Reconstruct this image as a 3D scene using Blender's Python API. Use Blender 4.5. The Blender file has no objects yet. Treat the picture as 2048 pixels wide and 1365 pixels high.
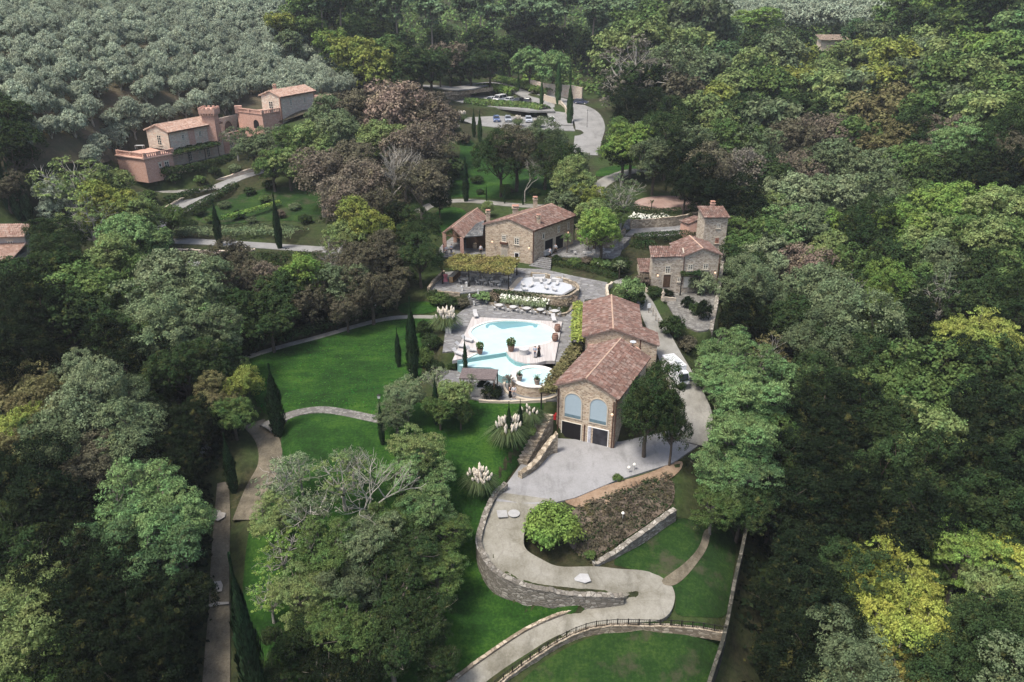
import bpy, bmesh, math, random
import numpy as np
from mathutils import Vector, Matrix, geometry
random.seed(7); rng = np.random.default_rng(7)
SC = bpy.context.scene; COL = SC.collection
R = math.radians
# ---------------------------------------------------------------- camera, sky, sun, exposure
CAMH, PITCH, FPX = 45.0, R(25), 1550.0
cam = bpy.data.objects.new('camera', bpy.data.cameras.new('camera')); COL.objects.link(cam)
cam.location = (0, 0, CAMH); cam.rotation_euler = (math.pi/2 - PITCH, 0, 0)
cam.data.sensor_width = 36; cam.data.lens = FPX/2048*36; cam.data.clip_start = 1; cam.data.clip_end = 3000
SC.camera = cam
wd = bpy.data.worlds.new('World'); SC.world = wd; wd.use_nodes = True
nt = wd.node_tree; sky = nt.nodes.new('ShaderNodeTexSky'); sky.sky_type = 'NISHITA'; sky.sun_disc = False
SUN_EL, SUN_AZ = R(64), R(238)      # azimuth measured from +Y (view direction) towards +X
sky.sun_elevation = SUN_EL; sky.sun_rotation = SUN_AZ; sky.air_density = 1.0; sky.dust_density = 4.0; sky.ozone_density = 0.6
bg = nt.nodes['Background']; bg.inputs['Strength'].default_value = 0.075
nt.links.new(sky.outputs[0], bg.inputs['Color'])
sun = bpy.data.objects.new('sun', bpy.data.lights.new('sun', 'SUN')); COL.objects.link(sun)
sun.data.energy = 1.5; sun.data.angle = R(14); sun.data.color = (1, .94, .84)
sd = Vector((math.sin(SUN_AZ)*math.cos(SUN_EL), math.cos(SUN_AZ)*math.cos(SUN_EL), math.sin(SUN_EL)))
sun.rotation_euler = sd.to_track_quat('Z', 'Y').to_euler(); sun.location = sd*200
SC.view_settings.view_transform = 'Standard'; SC.view_settings.look = 'None'; SC.view_settings.gamma = 1; SC.view_settings.exposure = 1.6
SC.cycles.max_bounces = 6; SC.cycles.diffuse_bounces = 2; SC.cycles.glossy_bounces = 2; SC.cycles.transmission_bounces = 3; SC.cycles.transparent_max_bounces = 4
# ---------------------------------------------------------------- surveying: photo measurement -> world point
SP, CP = math.sin(PITCH), math.cos(PITCH)
def ray(px, py):
    x = (px-1024)/FPX; v = (682.5-py)/FPX
    return np.array([x, CP+v*SP, -SP+v*CP])
def W(px, py, z=0.0):
    d = ray(px, py); t = (z-CAMH)/d[2]
    return np.array([d[0]*t, d[1]*t, z])
def WD(px, py, dist):
    d = ray(px, py); d = d/np.linalg.norm(d); return np.array([0, 0, CAMH])+d*dist
# ---------------------------------------------------------------- tagging, linking
def tag(o, label=None, cat=None, group=None, kind=None):
    if label: o['label'] = label
    if cat: o['category'] = cat
    if group: o['group'] = group
    if kind: o['kind'] = kind
    return o
def thing(name, label, cat, loc=(0, 0, 0), rz=0.0, group=None):
    o = bpy.data.objects.new(name, None); COL.objects.link(o); o.location = loc; o.rotation_euler = (0, 0, rz)
    o.empty_display_size = .3
    return tag(o, label, cat, group)
def mesh_obj(name, verts, faces, mat=None, parent=None, uv=None, smooth=False, loc=None):
    me = bpy.data.meshes.new(name); me.from_pydata([tuple(map(float, v)) for v in verts], [], [tuple(int(i) for i in f) for f in faces])
    if uv is not None:
        l = me.uv_layers.new(name='uv'); flat = []
        for f in me.polygons:
            for vi in f.vertices: flat += [float(uv[vi][0]), float(uv[vi][1])]
        l.data.foreach_set('uv', flat)
    if mat: me.materials.append(mat)
    if smooth: me.polygons.foreach_set('use_smooth', [True]*len(me.polygons))
    me.update()
    o = bpy.data.objects.new(name, me); COL.objects.link(o)
    if parent: o.parent = parent
    if loc is not None: o.location = loc
    return o
class MB:
    """collects boxes, tubes, lathes, then links them as one mesh object"""
    def __init__(s): s.v = []; s.f = []
    def add(s, vs, fs):
        n = len(s.v); s.v += [tuple(map(float, v)) for v in vs]; s.f += [tuple(i+n for i in f) for f in fs]; return s
    def box(s, c, size, rz=0.0, taper=1.0):
        cx, cy, cz = c; a, b, h = size[0]/2, size[1]/2, size[2]/2; ca, sa = math.cos(rz), math.sin(rz); vs = []
        for dz, t in ((-h, 1), (h, taper)):
            for dx, dy in ((-a, -b), (a, -b), (a, b), (-a, b)):
                x, y = dx*t, dy*t; vs.append((cx+x*ca-y*sa, cy+x*sa+y*ca, cz+dz))
        return s.add(vs, [(3, 2, 1, 0), (4, 5, 6, 7), (0, 1, 5, 4), (1, 2, 6, 5), (2, 3, 7, 6), (3, 0, 4, 7)])
    def hexa(s, p): return s.add(p, [(3, 2, 1, 0), (4, 5, 6, 7), (0, 1, 5, 4), (1, 2, 6, 5), (2, 3, 7, 6), (3, 0, 4, 7)])
    def tube(s, pts, rad, n=5, cap=True):
        pts = [Vector(p) for p in pts]; rad = rad if hasattr(rad, '__len__') else [rad]*len(pts); vs = []; fs = []
        for i, p in enumerate(pts):
            d = (pts[min(i+1, len(pts)-1)]-pts[max(i-1, 0)])
            d = d.normalized() if d.length > 1e-6 else Vector((0, 0, 1))
            a = d.orthogonal().normalized() if abs(d.z) < .9 else d.cross(Vector((0, 1, 0))).normalized()
            b = d.cross(a)
            for k in range(n):
                t = 2*math.pi*k/n; vs.append(p+(a*math.cos(t)+b*math.sin(t))*rad[i])
        for i in range(len(pts)-1):
            for k in range(n):
                fs.append((i*n+k, i*n+(k+1) % n, (i+1)*n+(k+1) % n, (i+1)*n+k))
        if cap: fs += [tuple(range(n))[::-1], tuple(range((len(pts)-1)*n, len(pts)*n))]
        return s.add(vs, fs)
    def lathe(s, prof, c=(0, 0, 0), n=12):
        vs = []; fs = []
        for r, z in prof:
            for k in range(n):
                t = 2*math.pi*k/n; vs.append((c[0]+r*math.cos(t), c[1]+r*math.sin(t), c[2]+z))
        m = len(prof)
        for i in range(m-1):
            for k in range(n): fs.append((i*n+k, i*n+(k+1) % n, (i+1)*n+(k+1) % n, (i+1)*n+k))
        fs += [tuple(range(n))[::-1], tuple(range((m-1)*n, m*n))]
        return s.add(vs, fs)
    def prism(s, poly, z0, z1):
        n = len(poly); vs = [(p[0], p[1], z0) for p in poly]+[(p[0], p[1], z1) for p in poly]
        return s.add(vs, [tuple(range(n))[::-1], tuple(range(n, 2*n))]+[(i, (i+1) % n, n+(i+1) % n, n+i) for i in range(n)])
    def build(s, name, mat, parent=None, smooth=False): return mesh_obj(name, s.v, s.f, mat, parent, smooth=smooth)
def kids(o): return [c for c in bpy.data.objects if c.parent == o]
CH = {}
def copy_tree(root, loc, rz=0.0, label=None, group=None, scale=None, color=None):
    if root.name not in CH:
        CH[root.name] = [(c, kids(c)) for c in kids(root)]
    r = root.copy(); COL.objects.link(r); r.location = loc; r.rotation_euler = (0, 0, rz)
    if scale is not None: r.scale = scale
    if label: r['label'] = label
    if group: r['group'] = group
    for c, gs in CH[root.name]:
        d = c.copy(); COL.objects.link(d); d.parent = r
        if color: d.color = color
        for g in gs:
            e = g.copy(); COL.objects.link(e); e.parent = d
    return r
# ---------------------------------------------------------------- materials
MATS = {}
class NB:
    def __init__(s, name):
        s.m = bpy.data.materials.new(name); s.m.use_nodes = True; s.t = s.m.node_tree; s.b = s.t.nodes['Principled BSDF']
        s.out = s.t.nodes['Material Output']
    def n(s, ty, **kw):
        o = s.t.nodes.new(ty)
        for k, v in kw.items():
            if k.startswith('i_'): o.inputs[int(k[2:]) if k[2:].isdigit() else k[2:].replace('_', ' ')].default_value = v
            else: setattr(o, k, v)
        return o
    def l(s, a, b): s.t.links.new(a, b); return s
    def coord(s, kind='Object', scale=(1, 1, 1), rot=(0, 0, 0)):
        tc = s.n('ShaderNodeTexCoord'); mp = s.n('ShaderNodeMapping'); mp.inputs['Scale'].default_value = scale; mp.inputs['Rotation'].default_value = rot
        s.l(tc.outputs[kind], mp.inputs[0]); return mp.outputs[0]
    def noise(s, vec, scale, detail=3, rough=.6, out=0):
        o = s.n('ShaderNodeTexNoise'); o.inputs['Scale'].default_value = scale; o.inputs['Detail'].default_value = detail; o.inputs['Roughness'].default_value = rough
        s.l(vec, o.inputs['Vector']); return o.outputs[out]
    def ramp(s, fac, stops, interp='LINEAR'):
        o = s.n('ShaderNodeValToRGB'); cr = o.color_ramp; cr.interpolation = interp
        while len(cr.elements) < len(stops): cr.elements.new(.5)
        for e, (p, c) in zip(cr.elements, stops): e.position = p; e.color = (*c, 1) if len(c) == 3 else c
        s.l(fac, o.inputs[0]); return o.outputs[0]
    def mix(s, fac, a, b, mode='MIX'):
        o = s.n('ShaderNodeMix', data_type='RGBA', blend_type=mode)
        for sock, v in ((o.inputs['Factor'], fac), (o.inputs[6], a), (o.inputs[7], b)):
            if hasattr(v, 'default_value'): s.l(v, sock)
            else: sock.default_value = v if not isinstance(v, tuple) else (*v, 1)[:4]
        return o.outputs[2]
    def bump(s, h, strength=.5, dist=.05):
        o = s.n('ShaderNodeBump'); o.inputs['Strength'].default_value = strength; o.inputs['Distance'].default_value = dist
        s.l(h, o.inputs['Height']); s.l(o.outputs[0], s.b.inputs['Normal'])
    def done(s, col, rough=.85):
        if isinstance(col, tuple): s.b.inputs['Base Color'].default_value = (*col, 1)[:4]
        else: s.l(col, s.b.inputs['Base Color'])
        s.b.inputs['Roughness'].default_value = rough; s.b.inputs['Specular IOR Level'].default_value = .2
        MATS[s.m.name] = s.m; return s.m
def plain(name, col, rough=.7, var=.12, scale=3):
    if name in MATS: return MATS[name]
    b = NB(name); nz = b.noise(b.coord('Object'), scale)
    return b.done(b.ramp(nz, [(.3, tuple(c*(1-var) for c in col)), (.7, tuple(min(1, c*(1+var)) for c in col))]), rough)
def stone_mat(name, cols, mortar, sc=(2.2, 2.2, 4.5), stain=.5, bumpy=.6):
    b = NB(name); v = b.coord('Object', sc); w = b.noise(v, 1.3, 2, out=1)
    vv = b.mix(.12, v, w, 'ADD')
    vo = b.n('ShaderNodeTexVoronoi', feature='F1'); vo.inputs['Scale'].default_value = 1; b.l(vv, vo.inputs['Vector'])
    ve = b.n('ShaderNodeTexVoronoi', feature='DISTANCE_TO_EDGE'); ve.inputs['Scale'].default_value = 1; b.l(vv, ve.inputs['Vector'])
    sep = b.n('ShaderNodeSeparateColor'); b.l(vo.outputs['Color'], sep.inputs[0])
    n = len(cols); c = b.ramp(sep.outputs[0], [(i/n, k) for i, k in enumerate(cols)], 'CONSTANT')
    m = b.ramp(ve.outputs['Distance'], [(.02, (1, 1, 1)), (.09, (0, 0, 0))])
    c = b.mix(m, c, mortar); big = b.noise(b.coord('Object', (1, 1, 1)), .35, 4, .65)
    c = b.mix(b.ramp(big, [(.35, (stain,)*3), (.62, (0,)*3)]), c, tuple(x*.45 for x in cols[0]))
    b.bump(ve.outputs['Distance'], bumpy, .12); return b.done(c, .95)
STONE = stone_mat('honey_stone', [(.44, .345, .25), (.50, .405, .30), (.37, .285, .205), (.55, .46, .355), (.40, .30, .22), (.28, .215, .16)], (.50, .43, .34), sc=(3, 3, 6.5), stain=.25)
STONE_G = stone_mat('grey_brown_stone', [(.41, .355, .28), (.47, .41, .335), (.34, .285, .225), (.52, .46, .385), (.27, .22, .175)], (.42, .37, .31), sc=(3, 3, 6), stain=.2)
STONE_D = stone_mat('weathered_wall_stone', [(.25, .23, .20), (.34, .32, .28), (.18, .165, .14), (.38, .355, .31), (.21, .19, .16)], (.10, .09, .07), sc=(2, 2, 4.2), stain=.6)
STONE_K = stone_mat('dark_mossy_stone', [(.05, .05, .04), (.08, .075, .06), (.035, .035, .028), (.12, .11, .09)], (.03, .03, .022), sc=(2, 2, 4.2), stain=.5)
STONE_P = stone_mat('pale_rubble_stone', [(.54, .46, .38), (.62, .55, .46), (.47, .38, .31), (.58, .43, .34)], (.52, .47, .4), stain=.1)
BRICK = stone_mat('pink_brick', [(.48, .27, .205), (.52, .31, .24), (.43, .225, .17), (.55, .36, .29)], (.50, .36, .30), sc=(4, 4, 12), stain=.15, bumpy=.2)
GARDEN = stone_mat('garden_wall_stone', [(.30, .25, .19), (.40, .34, .26), (.22, .18, .13), (.46, .40, .31)], (.17, .14, .10), sc=(1.8, 1.8, 3.6), stain=.45)
PAVE = stone_mat('grey_flagstones', [(.19, .19, .195), (.22, .22, .225), (.16, .16, .165), (.26, .26, .26), (.20, .197, .195)], (.13, .128, .12), sc=(1.1, 2.2, .02), stain=.22, bumpy=.2)
PAVE2 = stone_mat('cobbled_paving', [(.15, .145, .135), (.19, .185, .17), (.12, .115, .11), (.22, .215, .20)], (.12, .115, .1), sc=(2.4, 2.4, .02), stain=.35, bumpy=.2)
def tile_mat(name, cols, dirt=.4):
    b = NB(name); tc = b.n('ShaderNodeUVMap'); fl = b.n('ShaderNodeVectorMath', operation='FLOOR'); b.l(tc.outputs[0], fl.inputs[0])
    wn = b.n('ShaderNodeTexWhiteNoise', noise_dimensions='2D'); b.l(fl.outputs[0], wn.inputs['Vector'])
    n = len(cols); c = b.ramp(wn.outputs['Value'], [(i/n, k) for i, k in enumerate(cols)], 'CONSTANT')
    nz = b.noise(b.coord('Object'), .7, 5, .7)
    c = b.mix(b.ramp(nz, [(.42, (dirt,)*3), (.6, (0,)*3)]), c, (.09, .075, .065)); nz2 = b.noise(b.coord('Object'), 2.3, 4, .7)
    c = b.mix(b.ramp(nz2, [(.55, (0,)*3), (.75, (.5,)*3)]), c, (.42, .36, .31)); return b.done(c, .9)
TILE = tile_mat('weathered_terracotta_tiles', [(.175, .098, .078), (.20, .115, .093), (.15, .083, .067), (.225, .145, .122), (.17, .102, .084), (.125, .072, .06), (.25, .18, .155)])
TILE_N = tile_mat('fresh_terracotta_tiles', [(.38, .25, .195), (.42, .29, .23), (.33, .205, .16), (.46, .34, .28), (.40, .28, .22)], .1)
TILE_G = tile_mat('grey_slate_tiles', [(.17, .18, .185), (.22, .23, .235), (.14, .15, .155), (.26, .265, .26)], .3)
WHITE = plain('white_paint', (.78, .78, .77), .5, .04); CREAM = plain('cream_window_paint', (.68, .64, .55), .6, .05)
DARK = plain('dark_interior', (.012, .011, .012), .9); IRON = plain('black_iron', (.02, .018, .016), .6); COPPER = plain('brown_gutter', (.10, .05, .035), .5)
WOOD = plain('dark_timber', (.09, .055, .035), .8, .3); TEAK = None
def glass_mat():
    b = NB('window_glass'); b.done((.03, .035, .04), .12); b.b.inputs['Specular IOR Level'].default_value = .6; return b.m
GLASS = glass_mat()
def ground_mat():
    b = NB('forest_floor'); v = b.coord('Object'); a = b.noise(v, .08, 5, .6); c = b.noise(v, 1.4, 5, .7)
    x = b.ramp(c, [(.3, (.012, .013, .007)), (.5, (.03, .032, .014)), (.7, (.055, .045, .025))])
    y = b.ramp(c, [(.3, (.02, .035, .010)), (.7, (.045, .07, .02))])
    b.bump(c, .6, .3); return b.done(b.mix(b.ramp(a, [(.4, (0,)*3), (.6, (1,)*3)]), x, y), 1)
GROUND = ground_mat()
def lawn_mat(name, cols, dry=None):
    b = NB(name); v = b.coord('Object'); a = b.noise(v, .22, 5, .65); c = b.noise(v, 3.5, 5, .75); d = b.noise(b.coord('Object', (.25, 1.0, 1), (0, 0, .5)), .8, 4, .6)
    m = b.n('ShaderNodeMath', operation='ADD'); b.l(a, m.inputs[0]); b.l(c, m.inputs[1])
    m2 = b.n('ShaderNodeMath', operation='MULTIPLY_ADD'); b.l(d, m2.inputs[0]); m2.inputs[1].default_value = .5; b.l(m.outputs[0], m2.inputs[2])
    h = b.n('ShaderNodeMath', operation='MULTIPLY'); h.inputs[1].default_value = .4; b.l(m2.outputs[0], h.inputs[0])
    k = b.ramp(h.outputs[0], [(.38, cols[0]), (.5, cols[1]), (.61, cols[2])])
    if dry: k = b.mix(b.ramp(b.noise(v, .35, 5, .7), [(.52, (0,)*3), (.68, (.8,)*3)]), k, dry)
    b.bump(c, .8, .12); return b.done(k, 1)
LAWN = lawn_mat('green_lawn', [(.006, .019, .003), (.014, .050, .006), (.042, .095, .012)])
LAWN_R = lawn_mat('rough_lawn', [(.007, .019, .004), (.014, .040, .007), (.036, .068, .013)], (.055, .05, .032))
GROVE = lawn_mat('dry_grove_grass', [(.045, .05, .028), (.075, .066, .042), (.115, .088, .058)], (.10, .07, .05))
def conc_mat(name, c0, c1, c2, crack=.35):
    b = NB(name); v = b.coord('Object'); a = b.noise(v, .3, 6, .7); c = b.noise(v, 6, 4, .7)
    k = b.ramp(a, [(.32, c0), (.5, c1), (.68, c2)]); k = b.mix(.10, k, b.ramp(c, [(.35, (.08, .08, .07)), (.65, (.5, .49, .46))])); k = b.mix(b.ramp(b.noise(b.coord('Object', (1, .35, 1)), .55, 5, .75), [(.5, (0,)*3), (.7, (.55,)*3)]), k, tuple(x*.55 for x in c0))
    vo = b.n('ShaderNodeTexVoronoi', feature='DISTANCE_TO_EDGE'); vo.inputs['Scale'].default_value = .28
    w = b.mix(.8, v, b.noise(v, .8, 4, .7, 1), 'ADD'); b.l(w, vo.inputs['Vector'])
    k = b.mix(b.ramp(vo.outputs['Distance'], [(.004, (crack,)*3), (.022, (0,)*3)]), k, (.09, .08, .06)); b.bump(c, .2, .03); return b.done(k, .95)
ROAD = conc_mat('worn_concrete', (.12, .11, .08), (.20, .19, .155), (.27, .26, .225), .22)
YARD = conc_mat('grey_yard_concrete', (.20, .20, .20), (.245, .245, .25), (.28, .28, .288), .08)
GRAVEL = conc_mat('pale_gravel', (.17, .165, .145), (.22, .215, .195), (.27, .265, .245), 0)
LANE = conc_mat('grey_lane', (.17, .17, .168), (.215, .215, .21), (.25, .25, .247), 0)
DIRT = conc_mat('dirt_track', (.05, .042, .027), (.11, .092, .06), (.19, .16, .115), 0)
SOIL = conc_mat('orange_bare_soil', (.14, .085, .05), (.24, .16, .10), (.30, .22, .15), 0)
REDPAVE = conc_mat('red_gravel', (.20, .12, .10), (.26, .17, .14), (.30, .22, .19), 0)
def deck_mat():
    b = NB('bleached_deck_boards'); v = b.coord('Object', (7, .25, 1)); nz = b.noise(v, 1, 3, .6)
    w = b.n('ShaderNodeTexWave', bands_direction='X'); w.inputs['Scale'].default_value = .31*7; w.inputs['Distortion'].default_value = 0
    b.l(b.coord('Object'), w.inputs['Vector'])
    k = b.ramp(nz, [(.3, (.36, .33, .315)), (.55, (.45, .425, .41)), (.75, (.53, .51, .495))])
    k = b.mix(b.ramp(w.outputs['Fac'], [(.02, (.6,)*3), (.10, (0,)*3)]), k, (.22, .19, .18)); return b.done(k, .8)
DECK = deck_mat()
# ---------------------------------------------------------------- terrain
ctl = []
def c_z(l):
    for px, py, z in l: ctl.append(tuple(W(px, py, z)))
def c_d(l):
    for px, py, d in l: ctl.append(tuple(WD(px, py, d)))
c_z([(890, 640, -.5), (1150, 640, 0), (1000, 600, 1), (480, 715, -1.5), (700, 655, -1), (850, 640, -.6), (600, 780, -2), (780, 740, -1.5), (550, 860, -2.5),
     (700, 840, -2), (640, 930, -3), (900, 870, -2.5), (1080, 800, -1.6), (950, 980, -5), (980, 1130, -8.8), (1100, 1220, -10), (850, 1300, -10.5), (850, 1120, -8),
     (600, 1150, -6), (500, 1360, -9), (530, 950, -4), (440, 1000, -5), (440, 1200, -7), (430, 1365, -8.5), (200, 1100, -7), (50, 1350, -10), (0, 900, -3), (200, 800, -2), (0, 640, 2),
     (1200, 900, -5), (1390, 850, -4), (1340, 640, .5), (1350, 760, -1.5), (1250, 980, -5.2), (1340, 960, -5.2), (1210, 1060, -6.4), (1320, 1010, -6.2),
     (1290, 1110, -8.8), (1400, 1060, -8.5), (1430, 1150, -9), (1430, 1240, -9.5), (1250, 1330, -11), (1560, 1100, -14), (1520, 1365, -17), (1500, 640, -6), (1500, 800, -10),
     (1500, 500, -2), (1720, 1200, -16), (2000, 1300, -15), (1800, 900, -12), (2040, 850, -7), (1750, 650, -8), (2000, 550, 1), (1700, 450, -1), (1500, 380, 4),
     (1700, 300, 5), (1900, 350, 8), (2040, 350, 11), (1500, 250, 9), (1700, 200, 12), (1950, 200, 16), (1200, 560, 1.8), (1400, 600, .2), (1060, 530, 2.2), (930, 510, 2.5), (1180, 490, 3),
     (1310, 460, 4.5), (1330, 410, 6), (1400, 500, 2.5), (900, 400, 4.5), (1000, 390, 5), (950, 300, 8), (1000, 240, 9.5), (1180, 250, 8.5), (1190, 380, 6), (1290, 340, 6.5),
     (700, 560, 1), (560, 600, 1), (640, 497, 2), (350, 480, 2.5), (500, 490, 2.2), (450, 395, 4.5), (560, 340, 8), (330, 430, 3.6), (600, 420, 4), (780, 480, 3), (100, 460, 4), (200, 600, 1)])
c_z([(250, 345, 9), (345, 335, 9), (470, 300, 10), (560, 262, 14), (650, 245, 15), (1000, 205, 11), (1130, 210, 11), (990, 160, 14), (850, 172, 15), (740, 300, 9), (830, 230, 12)])
c_d([(300, 200, 195), (100, 250, 178), (0, 350, 165), (300, 100, 230), (100, 100, 215), (0, 0, 265), (300, 0, 295), (550, 100, 262), (600, 10, 310), (680, 180, 258), (650, 120, 270),
     (1650, 95, 330), (1700, 20, 480), (2040, 50, 300), (1300, 100, 320), (1024, 130, 320), (1024, 20, 400), (800, 60, 340), (1400, 20, 450)])
ctl += [(-300, 400, 62), (0, 720, 70), (300, 620, 66), (250, 220, 38), (-200, 120, 22), (-150, 60, 0), (150, 60, -8), (0, 0, -22), (-100, 15, -14), (100, 15, -20), (0, 35, -13.5), (-200, 260, 50), (-350, 700, 90), (380, 700, 80)]
CT = np.array(ctl); _n = len(CT)
_r = np.sqrt(((CT[:, None, :2]-CT[None, :, :2])**2).sum(-1)+4)
_A = np.zeros((_n+3, _n+3)); _A[:_n, :_n] = _r-np.eye(_n)*1.5; _A[:_n, _n] = 1; _A[:_n, _n+1:] = CT[:, :2]/100; _A[_n, :_n] = 1; _A[_n+1:, :_n] = CT[:, :2].T/100
_w = np.linalg.solve(_A, np.r_[CT[:, 2], 0, 0, 0])
def base_h(x, y):
    out = np.full(x.shape, _w[_n])+_w[_n+1]*x/100+_w[_n+2]*y/100
    for i in range(_n): out = out+_w[i]*np.sqrt((x-CT[i, 0])**2+(y-CT[i, 1])**2+4)
    return out
def axis(segs):
    a = [segs[0][0]]
    for lo, hi, st in segs:
        n = max(1, int(round((hi-lo)/st))); a += list(np.linspace(lo, hi, n+1)[1:])
    return np.array(a)
GX = axis([(-420, -200, 16), (-200, -95, 5), (-95, -50, 1.6), (-50, 45, .6), (45, 90, 2), (90, 200, 6), (200, 440, 16)])
GY = axis([(0, 40, 3), (40, 150, .6), (150, 290, 1.6), (290, 420, 5), (420, 760, 14)])
XX, YY = np.meshgrid(GX, GY, indexing='ij'); ZZ = base_h(XX, YY)
ZZ += .25*np.sin(XX*.31+YY*.17)*np.sin(YY*.23-XX*.11)*np.clip((np.hypot(XX, YY-100)-30)/60, 0, 1)
def poly_sd(poly, X, Y):
    """signed distance to polygon (negative inside)"""
    d = np.full(X.shape, 1e9); ins = np.zeros(X.shape, bool); n = len(poly)
    for i in range(n):
        ax, ay = poly[i][:2]; bx, by = poly[(i+1) % n][:2]; ex, ey = bx-ax, by-ay
        t = np.clip(((X-ax)*ex+(Y-ay)*ey)/(ex*ex+ey*ey+1e-9), 0, 1); d = np.minimum(d, np.hypot(X-ax-t*ex, Y-ay-t*ey))
        c = ((ay > Y) != (by > Y)) & (X < (bx-ax)*(Y-ay)/((by-ay) if abs(by-ay) > 1e-9 else 1e-9)+ax); ins ^= c
    return np.where(ins, -d, d)
def smooth01(t): t = np.clip(t, 0, 1); return t*t*(3-2*t)
def pad_terrain(poly, plane, blend, drop=.15):
    x0, x1 = min(p[0] for p in poly)-blend-1, max(p[0] for p in poly)+blend+1; y0, y1 = min(p[1] for p in poly)-blend-1, max(p[1] for p in poly)+blend+1
    ix = np.where((GX >= x0) & (GX <= x1))[0]; iy = np.where((GY >= y0) & (GY <= y1))[0]
    if not len(ix) or not len(iy): return
    s = np.ix_(ix, iy); X, Y = XX[s], YY[s]; sd_ = poly_sd(poly, X, Y)
    w = 1-smooth01((sd_-.25)/blend); ZZ[s] = ZZ[s]*(1-w)+(plane(X, Y)-drop)*w
def plane_fit(pts):
    P = np.array(pts); A = np.c_[np.ones(len(P)), P[:, 0], P[:, 1]]; c = np.linalg.lstsq(A, P[:, 2], rcond=None)[0]
    return lambda x, y: c[0]+c[1]*x+c[2]*y
def smooth_poly(p, it=2):
    for _ in range(it):
        q = []
        for i in range(len(p)):
            a, b = np.array(p[i]), np.array(p[(i+1) % len(p)]); q += [a*.75+b*.25, a*.25+b*.75]
        p = q
    return p
PADS = []
def pad(name, pts, mat, blend=1.5, off=0.0, sm=0, build=True, z=None):
    P = [W(px, py, zz[0] if zz else z) for px, py, *zz in pts]
    pl = plane_fit(P) if z is None else (lambda x, y: 0*x+z)
    if sm: P = smooth_poly(P, sm)
    P = [(p[0], p[1], float(pl(p[0], p[1]))) for p in P]
    pad_terrain(P, pl, blend); PADS.append((name, P, pl, mat, off, build)); return P
def strip_terrain(C, w, blend, inset=0.0):
    C = np.array(C); m = w.max()/2+blend+1
    ix = np.where((GX >= C[:, 0].min()-m) & (GX <= C[:, 0].max()+m))[0]; iy = np.where((GY >= C[:, 1].min()-m) & (GY <= C[:, 1].max()+m))[0]
    s = np.ix_(ix, iy); X, Y = XX[s], YY[s]; best = np.full(X.shape, 1e9); zt = np.zeros(X.shape)
    for i in range(len(C)-1):
        e = C[i+1]-C[i]; t = np.clip(((X-C[i, 0])*e[0]+(Y-C[i, 1])*e[1])/(e[0]**2+e[1]**2+1e-9), 0, 1)
        d = np.hypot(X-C[i, 0]-t*e[0], Y-C[i, 1]-t*e[1])-(w[i]*(1-t)+w[i+1]*t)/2; z = C[i, 2]+t*e[2]
        m_ = d < best; best = np.where(m_, d, best); zt = np.where(m_, z, zt)
    k = 1-smooth01((best-.2+inset)/blend); ZZ[s] = ZZ[s]*(1-k)+(zt-.12)*k
def catmull(P, n=6):
    P = [np.array(p, float) for p in P]; out = []
    for i in range(len(P)-1):
        a, b, c, d = P[max(i-1, 0)], P[i], P[i+1], P[min(i+2, len(P)-1)]
        for k in range(n):
            t = k/n; out.append(.5*((2*b)+(-a+c)*t+(2*a-5*b+4*c-d)*t*t+(-a+3*b-3*c+d)*t**3))
    out.append(P[-1]); return out
STRIPS = []
def road(name, mat, center=None, edges=None, width=3.0, blend=1.5, off=0.0, inset=0.0):
    if edges:
        Lp = catmull([W(a, b, z) for a, b, c, d, z in edges]); Rp = catmull([W(c, d, z) for a, b, c, d, z in edges])
    else:
        C = catmull([W(*p[:3]) for p in center]); ws = catmull([np.array([p[3] if len(p) > 3 else width]) for p in center]); Lp = []; Rp = []
        for i, c in enumerate(C):
            d = C[min(i+1, len(C)-1)]-C[max(i-1, 0)]; nrm = np.array([-d[1], d[0], 0]); nrm /= np.linalg.norm(nrm)+1e-9
            h = ws[i][0]/2; Lp.append(c+nrm*h); Rp.append(c-nrm*h)
    C = [(a+b)/2 for a, b in zip(Lp, Rp)]; w = np.array([np.linalg.norm((a-b)[:2]) for a, b in zip(Lp, Rp)])
    strip_terrain(C, w, blend, inset); STRIPS.append((name, Lp, Rp, mat, off)); return Lp, Rp
# roads, tracks and paths
road('entrance_road', LANE, center=[(690, 178, 16.5, 4), (745, 174, 16, 4), (850, 172, 15.2, 6), (920, 176, 14.4, 8), (985, 166, 14, 5), (1040, 183, 12.6, 5), (1085, 205, 11.4, 6), (1118, 225, 10.4, 7), (1120, 250, 9.2, 7)], blend=4)
road('access_lane', LANE, center=[(1085, 188, 12.6, 4), (1130, 203, 12, 5), (1165, 222, 11, 8), (1180, 250, 9.4, 8), (1176, 280, 8, 7), (1170, 310, 7.4, 6)], blend=4)
road('garden_path', GRAVEL, center=[(835, 425, 3.6), (862, 410, 4.1), (905, 402, 4.6), (950, 402, 4.8), (1020, 409, 4.8), (1090, 413, 4.8)], width=2.6)
road('hillside_drive', LANE, center=[(285, 462, 3.0, 5.4), (345, 425, 3.7, 5.2), (400, 394, 4.8, 4.6), (460, 363, 6.4, 3.8), (520, 344, 7.6, 3), (590, 330, 8.6, 3)], blend=2)
road('villa_drive', GRAVEL, center=[(285, 385, 5.4, 2.4), (340, 383, 5.6, 2.4), (400, 380, 5.6, 2.4), (440, 373, 5.8, 2.4)], blend=1.2)
road('lower_drive', LANE, center=[(200, 490, 2.6, 3), (350, 482, 2.4, 3), (480, 488, 2.2, 3), (600, 496, 2, 3), (700, 502, 2, 3)], blend=2)
road('front_drive', LANE, center=[(180, 548, 1.3, 3), (260, 542, 1.3, 3), (400, 528, 1.4, 4)], blend=2)
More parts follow.
